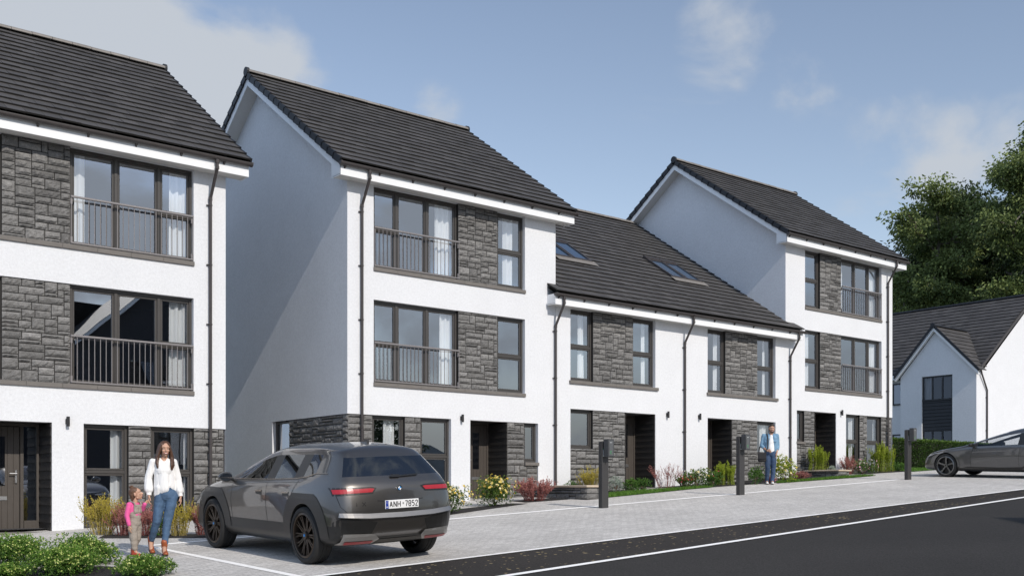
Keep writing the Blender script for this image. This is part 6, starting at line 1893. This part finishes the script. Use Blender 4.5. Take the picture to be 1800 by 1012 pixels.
def face(root, f, Rm, s, male=False, smile=True, brow='hair_black'):
    for sd in (-1, 1):
        e = MB(); ellipsoid(e, f(sd * .029, -.080, .004), (.0115 * s, .008 * s, .0052 * s), Rm); eo = e.build('eye', MAT['eye_white'], root, smooth=True)
        i = MB(); ellipsoid(i, f(sd * .029, -.0875, .004), (.0052 * s, .0026 * s, .0050 * s), Rm); i.build('iris', MAT['iris'], eo, smooth=True)
        b = MB(); capsule(b, f(sd * .014, -.091, .024), .0038 * s, f(sd * .044, -.078, .028), .0028 * s, 8); b.build('eyebrow', MAT[brow], root, smooth=True)
    m = MB(); pts = [(-.026, -.086, -.056), (-.012, -.097, -.064), (.012, -.097, -.064), (.026, -.086, -.056)] if smile else [(-.020, -.088, -.060), (0, -.098, -.061), (.020, -.088, -.060)]
    for p, q in zip(pts[:-1], pts[1:]): capsule(m, f(*p), .0060 * s, f(*q), .0060 * s, 8)
    mo = m.build('mouth', MAT['lip'], root, smooth=True)
    if smile:
        t = MB(); capsule(t, f(-.014, -.0985, -.0615), .0038 * s, f(.014, -.0985, -.0615), .0038 * s, 8); t.build('teeth', MAT['tooth'], mo, smooth=True)

def boot(root, heel, toe, ankle, mat, top=.16, s=1., lace=True, name='boot'):
    """ankle boot from heel to toe points (ground level) up around the ankle"""
    h, t, a = Vector(heel), Vector(toe), Vector(ankle)
    up = Vector((0, 0, 1))
    P = [('c', h + up * .045 * s, .036 * s, t + up * .030 * s, .034 * s), ('c', h + up * .05 * s, .036 * s, h.lerp(t, .55) + up * .055 * s, .036 * s), ('c', h + up * .055 * s, .038 * s, a + up * .075 * s, .050 * s),
         ('e', t + up * .028 * s, (.040 * s, .042 * s, .028 * s))]
    b = blob(name, P, mat, root, .006, 3)
    sl_ = MB(); d = (t - h).normalized(); sd = Vector((-d.y, d.x, 0)).normalized()
    pl = [h - d * .035 * s + sd * .03 * s, h - d * .035 * s - sd * .03 * s, h.lerp(t, .6) - sd * .040 * s, t + d * .02 * s - sd * .034 * s, t + d * .040 * s, t + d * .02 * s + sd * .034 * s, h.lerp(t, .6) + sd * .040 * s]
    n = len(pl); sl_.add([tuple(p) for p in pl] + [tuple(p + up * .016 * s) for p in pl], [tuple(range(n))[::-1], tuple(range(n, 2 * n))] + [(i, (i + 1) % n, n + (i + 1) % n, n + i) for i in range(n)])
    sl_.build('sole', MAT['sole'], b)
    if lace:
        l = MB()
        for k in range(4):
            p = h.lerp(t, .62 - .12 * k) + up * (.078 + .022 * k) * s
            capsule(l, p - sd * .018 * s, .0035, p + sd * .018 * s, .0035, 6)
        l.build('laces', MAT['sole'], b, smooth=True)
    return b

def woman():
    x, y = 5.90, 15.66
    rz = rad(-19)
    # ---- skeleton (facing -Y, +X is image right)
    hip = Vector((.035, 0, .90)); chest = Vector((-.02, .01, 1.26)); neck = Vector((-.005, .012, 1.44)); hc = Vector((.01, -.012, 1.575))
    shR, shL = Vector((-.165, .015, 1.385)), Vector((.140, .015, 1.385))
    elR, elL = Vector((-.225, .03, 1.11)), Vector((.205, .055, 1.09))
    wrR, wrL = Vector((-.215, -.02, .885)), Vector((.235, -.005, .87))
    hpR, hpL = Vector((-.055, 0, .87)), Vector((.115, 0, .87))
    knR, knL = Vector((-.105, -.035, .50)), Vector((.040, -.085, .475))
    anR, anL = Vector((-.185, .13, .185)), Vector((.0, -.12, .115))
    hp, hf, Rm = head_prims(hc, .98, rad(9), rad(2))
    hR = hand(wrR, (-.1, -.15, -1), (.2, -1, 0), (1, 0, 0), .92, .7)
    hL = hand(wrL, (.05, -.1, -1), (-.2, -1, 0), (-1, 0, 0), .92, .45)
    body = hp + [('c', neck - Vector((0, 0, .05)), .044, hc - Vector((0, -.01, .06)), .043), ('c', hip, .085, chest, .080), ('c', chest, .082, neck - Vector((0, 0, .06)), .055),
        ('c', shR, .042, shL, .042), ('c', shR, .042, elR, .034), ('c', elR, .033, wrR, .023), ('c', shL, .042, elL, .034), ('c', elL, .033, wrL, .023),
        ('c', hpR, .070, knR, .044), ('c', knR, .042, anR, .028), ('c', hpL, .070, knL, .044), ('c', knL, .042, anL, .028),
        ('c', anR, .032, anR + Vector((0, -.10, -.10)), .028), ('c', anL, .034, anL + Vector((0, -.11, -.07)), .028)] + hR + hL
    root = blob('person', body, MAT['skin'], None, .0055, 3)
    root.location = (x, y, zg(x, y) + .008); root.rotation_euler = (0, 0, rz)
    tag(root, 'woman with long brown hair, white blouse and blue jeans, holding the hand of a child', 'person', 'people outside the houses')
    face(root, hf, Rm, .98, smile=True, brow='hair_brown')
    # jeans
    blob('jeans', [('e', hip + Vector((0, 0, -.01)), (.148, .112, .125)), ('c', hip + Vector((0, 0, .0)), .10, hip + Vector((-.01, 0, .16)), .100), ('c', hpR, .088, knR, .064), ('c', knR, .063, anR.lerp(knR, .16), .046), ('c', hpL, .088, knL, .064), ('c', knL, .063, anL.lerp(knL, .20), .046), ('e', (.03, .055, .86), (.135, .09, .10))],
         MAT['denim'], root, .007, 4, (.006, (9, 9, 16)))
    # blouse: loose body, balloon sleeves, tail longer behind
    bl = [('c', (-.055, .005, 1.33), .088, (-.050, .005, 1.02), .098), ('c', (.040, .005, 1.33), .088, (.062, .005, 1.02), .094), ('e', (-.005, -.02, 1.26), (.125, .105, .12)), ('c', (-.005, -.035, 1.25), .085, (.0, -.045, .99), .082), ('c', shR + Vector((.02, 0, .0)), .050, shL - Vector((.02, 0, 0)), .050),
          ('c', (-.075, .045, 1.0), .078, (-.085, .06, .91), .060), ('c', (.10, .045, 1.0), .076, (.135, .065, .87), .045), ('c', (-.07, -.04, 1.0), .062, (-.095, -.02, .90), .050), ('c', (.05, -.05, 1.03), .055, (-.02, -.05, .955), .055),
          ('c', shR, .052, elR + Vector((0, 0, .03)), .058), ('c', elR, .060, elR.lerp(wrR, .6), .062), ('c', elR.lerp(wrR, .6), .060, elR.lerp(wrR, .86), .036),
          ('c', shL, .052, elL + Vector((0, 0, .03)), .056), ('c', elL, .058, elL.lerp(wrL, .6), .060), ('c', elL.lerp(wrL, .6), .058, elL.lerp(wrL, .86), .036),
          ('c', (.15, .08, .84), .03, (.17, .09, .72), .018)]
    b = blob('blouse', bl, MAT['blouse'], root, .006, 4, (.009, (15, 15, 2.6)))
    for wv, ev in ((wrR, elR), (wrL, elL)):
        cf = MB(); cf.tube([ev.lerp(wv, .86), ev.lerp(wv, .99)], [.036, .034], 14); cf.build('cuff', MAT['blouse'], b)
    cl = MB()
    for sd in (-1, 1): cl.tube([neck + Vector((sd * .045, .03, -.02)), neck + Vector((sd * .055, -.02, -.015)), neck + Vector((sd * .018, -.085, -.075))], [.020, .020, .010], 8)
    cl.build('collar', MAT['blouse'], b)
    # hair
    rr = random.Random(5); H = [('e', hf(0, .028, .050), (.084, .094, .080), Rm), ('e', hf(0, .055, -.01), (.082, .070, .10), Rm)]
    for i in range(26):
        sd = -1 if i % 2 else 1; t = rr.random()
        p0 = hf(sd * (.045 + .035 * t), -.052 + .11 * t, .075 - .02 * t); p1 = hf(sd * (.080 + .014 * t), -.045 + .11 * t, -.03); p2 = hf(sd * (.082 + .035 * rr.random()), -.035 + .10 * t, -.13)
        p3 = Vector((p2.x + sd * rr.uniform(-.01, .03), p2.y - rr.uniform(.03, .08) * (1 - t), p2.z - rr.uniform(.06, .13))); p4 = p3 + Vector((-sd * rr.uniform(0, .03), rr.uniform(-.02, .01), -rr.uniform(.04, .10)))
        q = [p0, p1, p2, p3, p4]; r_ = [.016, .018, .019, .016, .006]
        for k in range(4): H.append(('c', q[k], r_[k], q[k + 1], r_[k + 1]))
    blob('hair', H, MAT['hair_brown'], root, .0055, 2, (.004, (60, 60, 9)))
    boot(root, anR + Vector((.0, .035, -.115)), anR + Vector((.02, -.135, -.165)), anR + Vector((0, 0, -.02)), MAT['leather'])
    boot(root, anL + Vector((0, .03, -.112)), anL + Vector((.015, -.155, -.115)), anL + Vector((0, 0, 0)), MAT['leather'])
    M_ = root.matrix_basis
    return root, M_, wrR
wroot, WM, WR = woman()

def girl():
    x, y = 5.50, 15.78
    rz = rad(22)
    hip = Vector((0, 0, .50)); chest = Vector((0, 0, .68)); neck = Vector((0.01, 0, .80)); hc = Vector((.015, -.012, .925))
    shR, shL = Vector((-.092, .01, .765)), Vector((.092, .01, .765))
    # the held hand meets the woman's right hand
    target = Matrix.Rotation(-rz, 4, 'Z') @ ((Matrix.Translation(wroot.location) @ Matrix.Rotation(rad(-19), 4, 'Z')) @ (WR + Vector((-.015, -.03, -.085))) - Vector((x, y, zg(x, y) + .008)))
    wrL = target - Vector((.055, 0, .035)); elL = shL.lerp(wrL, .5) + Vector((.01, .0, -.075))
    elR = Vector((-.130, .01, .60)); wrR = Vector((-.135, -.04, .455))
    hpR, hpL = Vector((-.045, 0, .47)), Vector((.045, 0, .47)); knR, knL = Vector((-.045, -.03, .28)), Vector((.055, .01, .28)); anR, anL = Vector((-.035, -.045, .09)), Vector((.05, .07, .10))
    s = .86
    hp, hf, Rm = head_prims(hc, s, rad(42), rad(-16))
    hR = hand(wrR, (0, -.1, -1), (.1, -1, 0), (1, 0, 0), .66, .5)
    hL = hand(wrL, (.85, 0, .5), (-.4, -.2, .8), (.4, 0, -.6), .66, .8)
    body = hp + [('c', neck - Vector((0, 0, .04)), .034, hc - Vector((0, -.01, .06)), .034), ('c', hip, .075, chest, .070), ('c', chest, .072, neck - Vector((0, 0, .05)), .045), ('c', shR, .028, shL, .028),
        ('c', shR, .028, elR, .023), ('c', elR, .023, wrR, .017), ('c', shL, .028, elL, .023), ('c', elL, .023, wrL, .017), ('c', hpR, .055, knR, .036), ('c', knR, .035, anR, .024), ('c', hpL, .055, knL, .036), ('c', knL, .035, anL, .024),
        ('c', anR, .024, anR + Vector((0, -.06, -.05)), .02), ('c', anL, .024, anL + Vector((0, -.06, -.05)), .02)] + hR + hL
    root = blob('person', body, MAT['skin'], None, .0045, 3)
    root.location = (x, y, zg(x, y) + .008); root.rotation_euler = (0, 0, rz)
    tag(root, 'small girl in pink top and taupe dungarees, looking up at the woman', 'person', 'people outside the houses')
    face(root, hf, Rm, s, smile=False, brow='hair_light')
    blob('shirt', [('c', chest - Vector((0, 0, .06)), .088, chest + Vector((0, 0, .03)), .085), ('c', shR, .042, shL, .042), ('c', shR, .040, elR, .036), ('c', elR, .036, wrR + Vector((0, 0, .02)), .029), ('c', shL, .040, elL, .036), ('c', elL, .036, elL.lerp(wrL, .9), .029)], MAT['pinkshirt'], root, .006, 3, (.005, (14, 14, 10)))
    d = blob('dungarees', [('e', hip + Vector((0, 0, .0)), (.102, .088, .10)), ('c', hip, .086, chest - Vector((0, 0, .05)), .092), ('c', hpR, .068, knR, .060), ('c', knR, .060, anR + Vector((0, 0, .03)), .042), ('c', hpL, .068, knL, .060), ('c', knL, .060, anL + Vector((0, 0, .03)), .042),
        ('c', (-.045, -.068, .66), .024, (-.045, -.066, .75), .022), ('c', (.045, -.068, .66), .024, (.045, -.066, .75), .022), ('c', (-.045, -.070, .75), .022, (.045, -.070, .75), .022), ('c', (-.02, -.074, .66), .024, (-.02, -.072, .75), .022), ('c', (.02, -.074, .66), .024, (.02, -.072, .75), .022)], MAT['taupe'], root, .006, 3, (.007, (12, 12, 20)))
    stp = MB()
    for sd in (-1, 1): stp.tube([(sd * .05, -.088, .745), (sd * .062, -.055, .80), (sd * .06, .02, .812), (sd * .05, .085, .75)], .011, 8)
    stp.build('strap', MAT['taupe'], d)
    rr = random.Random(9); H = [('e', hf(0, .022, .045), (.080 * s, .092 * s, .082 * s), Rm), ('e', hf(0, .06, .0), (.072 * s, .055 * s, .085 * s), Rm), ('e', hf(0, .045, .135), (.036 * s, .036 * s, .030 * s), Rm)]
    for i in range(8):
        a = rr.uniform(0, 6.28); H.append(('c', hf(.02 * math.cos(a), .045 + .02 * math.sin(a), .135), .008, hf(.045 * math.cos(a), .045 + .045 * math.sin(a), .15 + rr.uniform(-.01, .02)), .004))
    H.append(('c', hf(.03, .085, -.02), .02, hf(.035, .09, -.10), .010)); H.append(('c', hf(-.03, .085, -.02), .02, hf(-.035, .09, -.10), .010))
    blob('hair', H, MAT['hair_light'], root, .0055, 2, (.004, (70, 70, 30)))
    boot(root, anR + Vector((0, .03, -.09)), anR + Vector((0, -.095, -.09)), anR + Vector((0, 0, -.01)), MAT['leather_red'], s=.80)
    boot(root, anL + Vector((0, .03, -.085)), anL + Vector((.005, -.095, -.10)), anL + Vector((0, 0, -.01)), MAT['leather_red'], s=.80)
girl()

def man():
    x, y = 25.55, 19.66; rz = rad(-47)
    hip = Vector((.005, 0, .93)); chest = Vector((.0, .01, 1.30)); neck = Vector((.025, .01, 1.48)); hc = Vector((.045, -.012, 1.625))
    shR, shL = Vector((-.185, .01, 1.42)), Vector((.185, .01, 1.42)); elR, elL = Vector((-.245, .0, 1.13)), Vector((.225, .07, 1.13)); wrR, wrL = Vector((-.105, -.155, .985)), Vector((.185, -.05, .925))
    hpR, hpL = Vector((-.085, 0, .89)), Vector((.085, 0, .89)); knR, knL = Vector((-.075, -.05, .49)), Vector((.090, -.01, .49)); anR, anL = Vector((-.095, .02, .09)), Vector((.055, -.03, .09))
    hp, hf, Rm = head_prims(hc, 1.04, rad(4), rad(3), True)
    hR = hand(wrR, (.75, -.35, -.15), (.2, -.2, .9), (-.2, .5, -.3), .98, .9); hL = hand(wrL, (-.1, -.1, -1), (-.3, -1, 0), (-1, 0, 0), .98, .3)
    body = hp + [('c', neck - Vector((0, 0, .05)), .060, hc - Vector((0, -.01, .06)), .060), ('c', hip, .115, chest, .115), ('c', chest, .115, neck - Vector((0, 0, .07)), .08), ('c', shR, .050, shL, .050),
        ('c', shR, .048, elR, .040), ('c', elR, .040, wrR, .027), ('c', shL, .048, elL, .040), ('c', elL, .040, wrL, .027), ('c', hpR, .090, knR, .056), ('c', knR, .056, anR, .036), ('c', hpL, .090, knL, .056), ('c', knL, .056, anL, .036),
        ('c', anR, .036, anR + Vector((0, -.12, -.05)), .028), ('c', anL, .036, anL + Vector((0, -.12, -.05)), .028)] + hR + hL
    root = blob('person', body, MAT['skin_man'], None, .0058, 3)
    root.location = (x, y, zg(x, y) + .01); root.rotation_euler = (0, 0, rz)
    tag(root, 'bearded man in light denim shirt and blue jeans, standing with a black shoulder bag', 'person', 'people outside the houses')
    face(root, hf, Rm, 1.04, smile=True)
    blob('jeans', [('e', hip + Vector((0, 0, -.01)), (.165, .125, .12)), ('c', hpR, .102, knR, .076), ('c', knR, .074, anR + Vector((0, 0, -.01)), .058), ('c', hpL, .102, knL, .076), ('c', knL, .074, anL + Vector((0, 0, -.01)), .058)], MAT['denim_dark'], root, .008, 4, (.007, (9, 9, 14)))
    blob('tee', [('e', chest + Vector((.02, -.02, -.08)), (.120, .108, .25)), ('c', (.01, -.005, .96), .122, (.02, -.008, 1.12), .118), ('c', (.03, -.045, 1.40), .05, (.03, -.05, 1.30), .06)], MAT['tee'], root, .008, 4, (.006, (8, 8, 8)))
    sh = [('c', (-.095, .0, 1.02), .108, (-.09, -.005, 1.34), .118), ('c', (.125, .01, 1.00), .088, (.115, .0, 1.34), .105), ('e', (0, .06, 1.20), (.185, .085, .25)), ('c', shR, .068, shL, .068), ('c', shR, .070, elR, .060), ('c', elR, .060, elR.lerp(wrR, .35), .054), ('c', shL, .070, elL, .060), ('c', elL, .060, elL.lerp(wrL, .45), .054), ('e', (0, .05, 1.0), (.165, .10, .10))]
    b = blob('shirt', sh, MAT['denim_light'], root, .008, 4, (.007, (9, 9, 8)))
    cl = MB()
    for sd in (-1, 1): cl.tube([neck + Vector((sd * .055, .04, .0)), neck + Vector((sd * .068, -.02, -.005)), neck + Vector((sd * .05, -.08, -.07))], [.022, .022, .012], 8)
    for zz in (1.0,): pass
    cl.build('collar', MAT['denim_light'], b)
    for sd, px_ in ((-1, -.11), (1, .14)):
        pk = MB(); pk.cbox(px_ - .045, px_ + .045, -.118, -.108, 1.23, 1.27, .003); pk.build('pocket_flap', MAT['denim_light'], b)
    blob('hair', [('e', hf(0, .025, .058), (.082, .092, .072), Rm), ('e', hf(0, .055, .01), (.080, .062, .075), Rm), ('c', hf(-.045, -.045, .095), .026, hf(.045, -.045, .095), .026), ('c', hf(-.03, -.055, .112), .022, hf(.04, -.04, .12), .022)], MAT['hair_black'], root, .006, 2, (.005, (60, 60, 60)))
    blob('beard', [('c', hf(-.056, -.018, -.052), .016, hf(-.03, -.066, -.092), .020), ('c', hf(.056, -.018, -.052), .016, hf(.03, -.066, -.092), .020), ('c', hf(-.03, -.066, -.092), .022, hf(.03, -.066, -.092), .022), ('c', hf(-.024, -.088, -.046), .0075, hf(.024, -.088, -.046), .0075)], MAT['beard'], root, .005, 2, (.002, (90, 90, 90)))
    for a in (anR, anL): boot(root, a + Vector((0, .045, -.09)), a + Vector((0, -.165, -.09)), a + Vector((0, 0, -.045)), MAT['sneaker'], lace=False, name='shoe')
    # shoulder bag
    bag = thing('shoulder_bag', root.location, 'black canvas shoulder bag hanging at the side of the standing man', 'bag', None, rz)
    bg = MB(); bg.cbox(-.37, -.13, -.235, -.125, .645, .905, .03); bb = bg.build('bag_body', MAT['canvas'], bag); smooth_angle(bb, 50)
    fp = MB(); fp.cbox(-.365, -.135, -.250, -.2355, .735, .90, .006); fp.build('flap', MAT['canvas'], bag)
    st = MB()
    def strap(pts, w=.018):
        for p, q in zip(pts[:-1], pts[1:]):
            p, q = Vector(p), Vector(q); s_ = Vector((w, 0, 0)); n_ = Vector((0, -.005, 0))
            st.add([p - s_, p + s_, q + s_, q - s_, p - s_ + n_, p + s_ + n_, q + s_ + n_, q - s_ + n_], [(0, 1, 2, 3), (7, 6, 5, 4), (0, 4, 5, 1), (1, 5, 6, 2), (2, 6, 7, 3), (3, 7, 4, 0)])
    strap([(-.155, -.17, .895), (-.09, -.172, 1.06), (-.075, -.150, 1.25), (-.085, -.115, 1.42), (-.10, -.04, 1.488), (-.10, .05, 1.478), (-.12, .15, 1.40), (-.20, .17, 1.15)])
    strap([(-.345, -.17, .895), (-.315, -.06, 1.05), (-.26, .12, 1.16)])
    st.build('strap', MAT['canvas'], bag)
man()
# ------------------------------------------------------------------ camera, sun, sky
F_PX = 1868.; HEAD = math.atan(2326 / F_PX)
cam = bpy.data.cameras.new('camera'); cam.sensor_width = 36; cam.lens = 36 * F_PX / 1800
cam.shift_y = (865 - 506) / 1800.; cam.clip_start = .1; cam.clip_end = 2000
co = bpy.data.objects.new('camera', cam); COL.objects.link(co)
co.location = (0, 0, 0); co.rotation_euler = (rad(90), 0, HEAD - rad(90))
scene.camera = co

SUN_EL, SUN_AZ = rad(36), rad(3.0)      # azimuth: how far the light comes from the left of straight-on
sd = Vector((math.sin(SUN_AZ) * math.cos(SUN_EL), math.cos(SUN_AZ) * math.cos(SUN_EL), -math.sin(SUN_EL)))
sl = bpy.data.lights.new('sun', 'SUN'); sl.energy = 3.5; sl.angle = rad(.5); sl.color = (1, .935, .85)
so = bpy.data.objects.new('sun', sl); COL.objects.link(so); so.rotation_euler = sd.to_track_quat('-Z', 'Y').to_euler(); so.location = (0, -20, 40)

w = bpy.data.worlds.new('World'); scene.world = w; w.use_nodes = True
nt = w.node_tree; L = nt.links.new
bg = nt.nodes['Background']; bg.inputs['Strength'].default_value = .15
sky = N(nt, 'ShaderNodeTexSky', sky_type='NISHITA'); sky.sun_disc = False
sky.sun_elevation = SUN_EL; sky.sun_rotation = rad(180) + SUN_AZ
sky.air_density = 1.0; sky.dust_density = .25; sky.ozone_density = 1.6; sky.altitude = 50
tc = N(nt, 'ShaderNodeTexCoord')
def skydir(x, y):
    k = (x - 900) / F_PX; v = (865 - y) / F_PX; c, s = math.cos(HEAD), math.sin(HEAD)
    return Vector((c + s * k, s - c * k, v)).normalized()
no = N(nt, 'ShaderNodeTexNoise'); no.inputs['Scale'].default_value = 5.5; no.inputs['Detail'].default_value = 8; no.inputs['Roughness'].default_value = .55; no.inputs['Distortion'].default_value = .3
mp = N(nt, 'ShaderNodeMapping'); mp.inputs['Scale'].default_value = (1, 1, 1.6); L(tc.outputs['Generated'], mp.inputs['Vector']); L(mp.outputs[0], no.inputs['Vector'])
total = None
def addm(sock):
    global total
    if total is None: total = sock
    else:
        a = N(nt, 'ShaderNodeMath', operation='MAXIMUM'); L(total, a.inputs[0]); L(sock, a.inputs[1]); total = a.outputs[0]
# cloud banks: centre direction, angular radius, density
def bank(d, r, dens):
    dt = N(nt, 'ShaderNodeVectorMath', operation='DISTANCE'); L(tc.outputs['Generated'], dt.inputs[0]); dt.inputs[1].default_value = d
    mr = N(nt, 'ShaderNodeMapRange', interpolation_type='SMOOTHSTEP'); mr.inputs['From Min'].default_value = r; mr.inputs['From Max'].default_value = r * .15; mr.inputs['To Min'].default_value = 0; mr.inputs['To Max'].default_value = dens
    L(dt.outputs['Value'], mr.inputs['Value']); addm(mr.outputs[0])
for (x, y, r, de) in ((170, 70, .20, .95), (340, 160, .13, .92), (60, 20, .13, .5), (450, 90, .10, .80), (440, 20, .07, .6), (560, 70, .07, .3), (1245, 70, .085, .72), (1330, 20, .07, .55), (1290, 130, .04, .5), (1740, 262, .05, .36), (1800, 232, .06, .5), (765, 190, .03, .22), (1430, 20, .10, .5), (1500, 5, .07, .4), (1650, 240, .09, .32), (1150, 120, .06, .3), (1560, 370, .06, .22)):
    bank(skydir(x, y), r, de)
# broken cloud elsewhere, behind the viewer
nb = N(nt, 'ShaderNodeTexNoise'); nb.inputs['Scale'].default_value = 2.2; nb.inputs['Detail'].default_value = 6; L(tc.outputs['Generated'], nb.inputs['Vector'])
rb = N(nt, 'ShaderNodeMapRange'); rb.inputs['From Min'].default_value = .36; rb.inputs['From Max'].default_value = .66; rb.inputs['To Max'].default_value = .7; L(nb.outputs['Fac'], rb.inputs['Value'])
sx = N(nt, 'ShaderNodeSeparateXYZ'); L(tc.outputs['Generated'], sx.inputs[0])
mb_ = N(nt, 'ShaderNodeMapRange'); mb_.inputs['From Min'].default_value = .1; mb_.inputs['From Max'].default_value = -.4; L(sx.outputs['Y'], mb_.inputs['Value'])
mm = N(nt, 'ShaderNodeMath', operation='MULTIPLY'); L(rb.outputs[0], mm.inputs[0]); L(mb_.outputs[0], mm.inputs[1]); addm(mm.outputs[0])
# grey haze added low on that unseen side, to tone window reflections
hz = N(nt, 'ShaderNodeMapRange', interpolation_type='SMOOTHSTEP'); hz.inputs['From Min'].default_value = .20; hz.inputs['From Max'].default_value = .02; hz.inputs['To Max'].default_value = .9; L(sx.outputs['Z'], hz.inputs['Value'])
mh = N(nt, 'ShaderNodeMath', operation='MULTIPLY'); L(hz.outputs[0], mh.inputs[0]); L(mb_.outputs[0], mh.inputs[1])
nr = N(nt, 'ShaderNodeMapRange'); nr.inputs['From Min'].default_value = .30; nr.inputs['From Max'].default_value = .62; nr.inputs['To Min'].default_value = -1.05; nr.inputs['To Max'].default_value = .5; L(no.outputs['Fac'], nr.inputs['Value'])
sm = N(nt, 'ShaderNodeMath', operation='MULTIPLY_ADD'); L(total, sm.inputs[0]); sm.inputs[1].default_value = 1.35; L(nr.outputs[0], sm.inputs[2])
cl = N(nt, 'ShaderNodeMapRange', interpolation_type='SMOOTHSTEP'); cl.inputs['From Min'].default_value = .05; cl.inputs['From Max'].default_value = 1.0; cl.inputs['To Max'].default_value = .92; L(sm.outputs[0], cl.inputs['Value'])
gate = N(nt, 'ShaderNodeMath', operation='MULTIPLY'); L(cl.outputs[0], gate.inputs[0])
gg = N(nt, 'ShaderNodeMapRange'); gg.inputs['From Max'].default_value = .12; L(total, gg.inputs['Value']); L(gg.outputs[0], gate.inputs[1])
tint = N(nt, 'ShaderNodeMix', data_type='RGBA', blend_type='MULTIPLY'); tint.inputs['Factor'].default_value = 1; L(sky.outputs[0], tint.inputs['A']); tint.inputs['B'].default_value = (1.33, 1.11, .97, 1)
mx = N(nt, 'ShaderNodeMix', data_type='RGBA'); L(gate.outputs[0], mx.inputs['Factor']); L(tint.outputs['Result'], mx.inputs['A']); mx.inputs['B'].default_value = (3.75, 4.0, 4.35, 1)
mx2 = N(nt, 'ShaderNodeMix', data_type='RGBA'); L(mh.outputs[0], mx2.inputs['Factor']); L(mx.outputs['Result'], mx2.inputs['A']); mx2.inputs['B'].default_value = (2.3, 2.55, 2.85, 1)
# blue fill light added to the unseen left sky, brightens the shaded gable
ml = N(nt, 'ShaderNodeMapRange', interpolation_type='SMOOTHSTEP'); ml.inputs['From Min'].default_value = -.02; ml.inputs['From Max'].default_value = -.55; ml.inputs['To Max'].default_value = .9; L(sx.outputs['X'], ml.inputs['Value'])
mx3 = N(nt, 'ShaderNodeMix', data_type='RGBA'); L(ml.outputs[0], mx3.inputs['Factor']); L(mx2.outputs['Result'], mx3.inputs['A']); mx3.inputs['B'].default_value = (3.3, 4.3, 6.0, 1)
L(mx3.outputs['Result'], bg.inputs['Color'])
scene.view_settings.view_transform = 'Standard'; scene.view_settings.look = 'None'; scene.view_settings.exposure = 0; scene.view_settings.gamma = 1
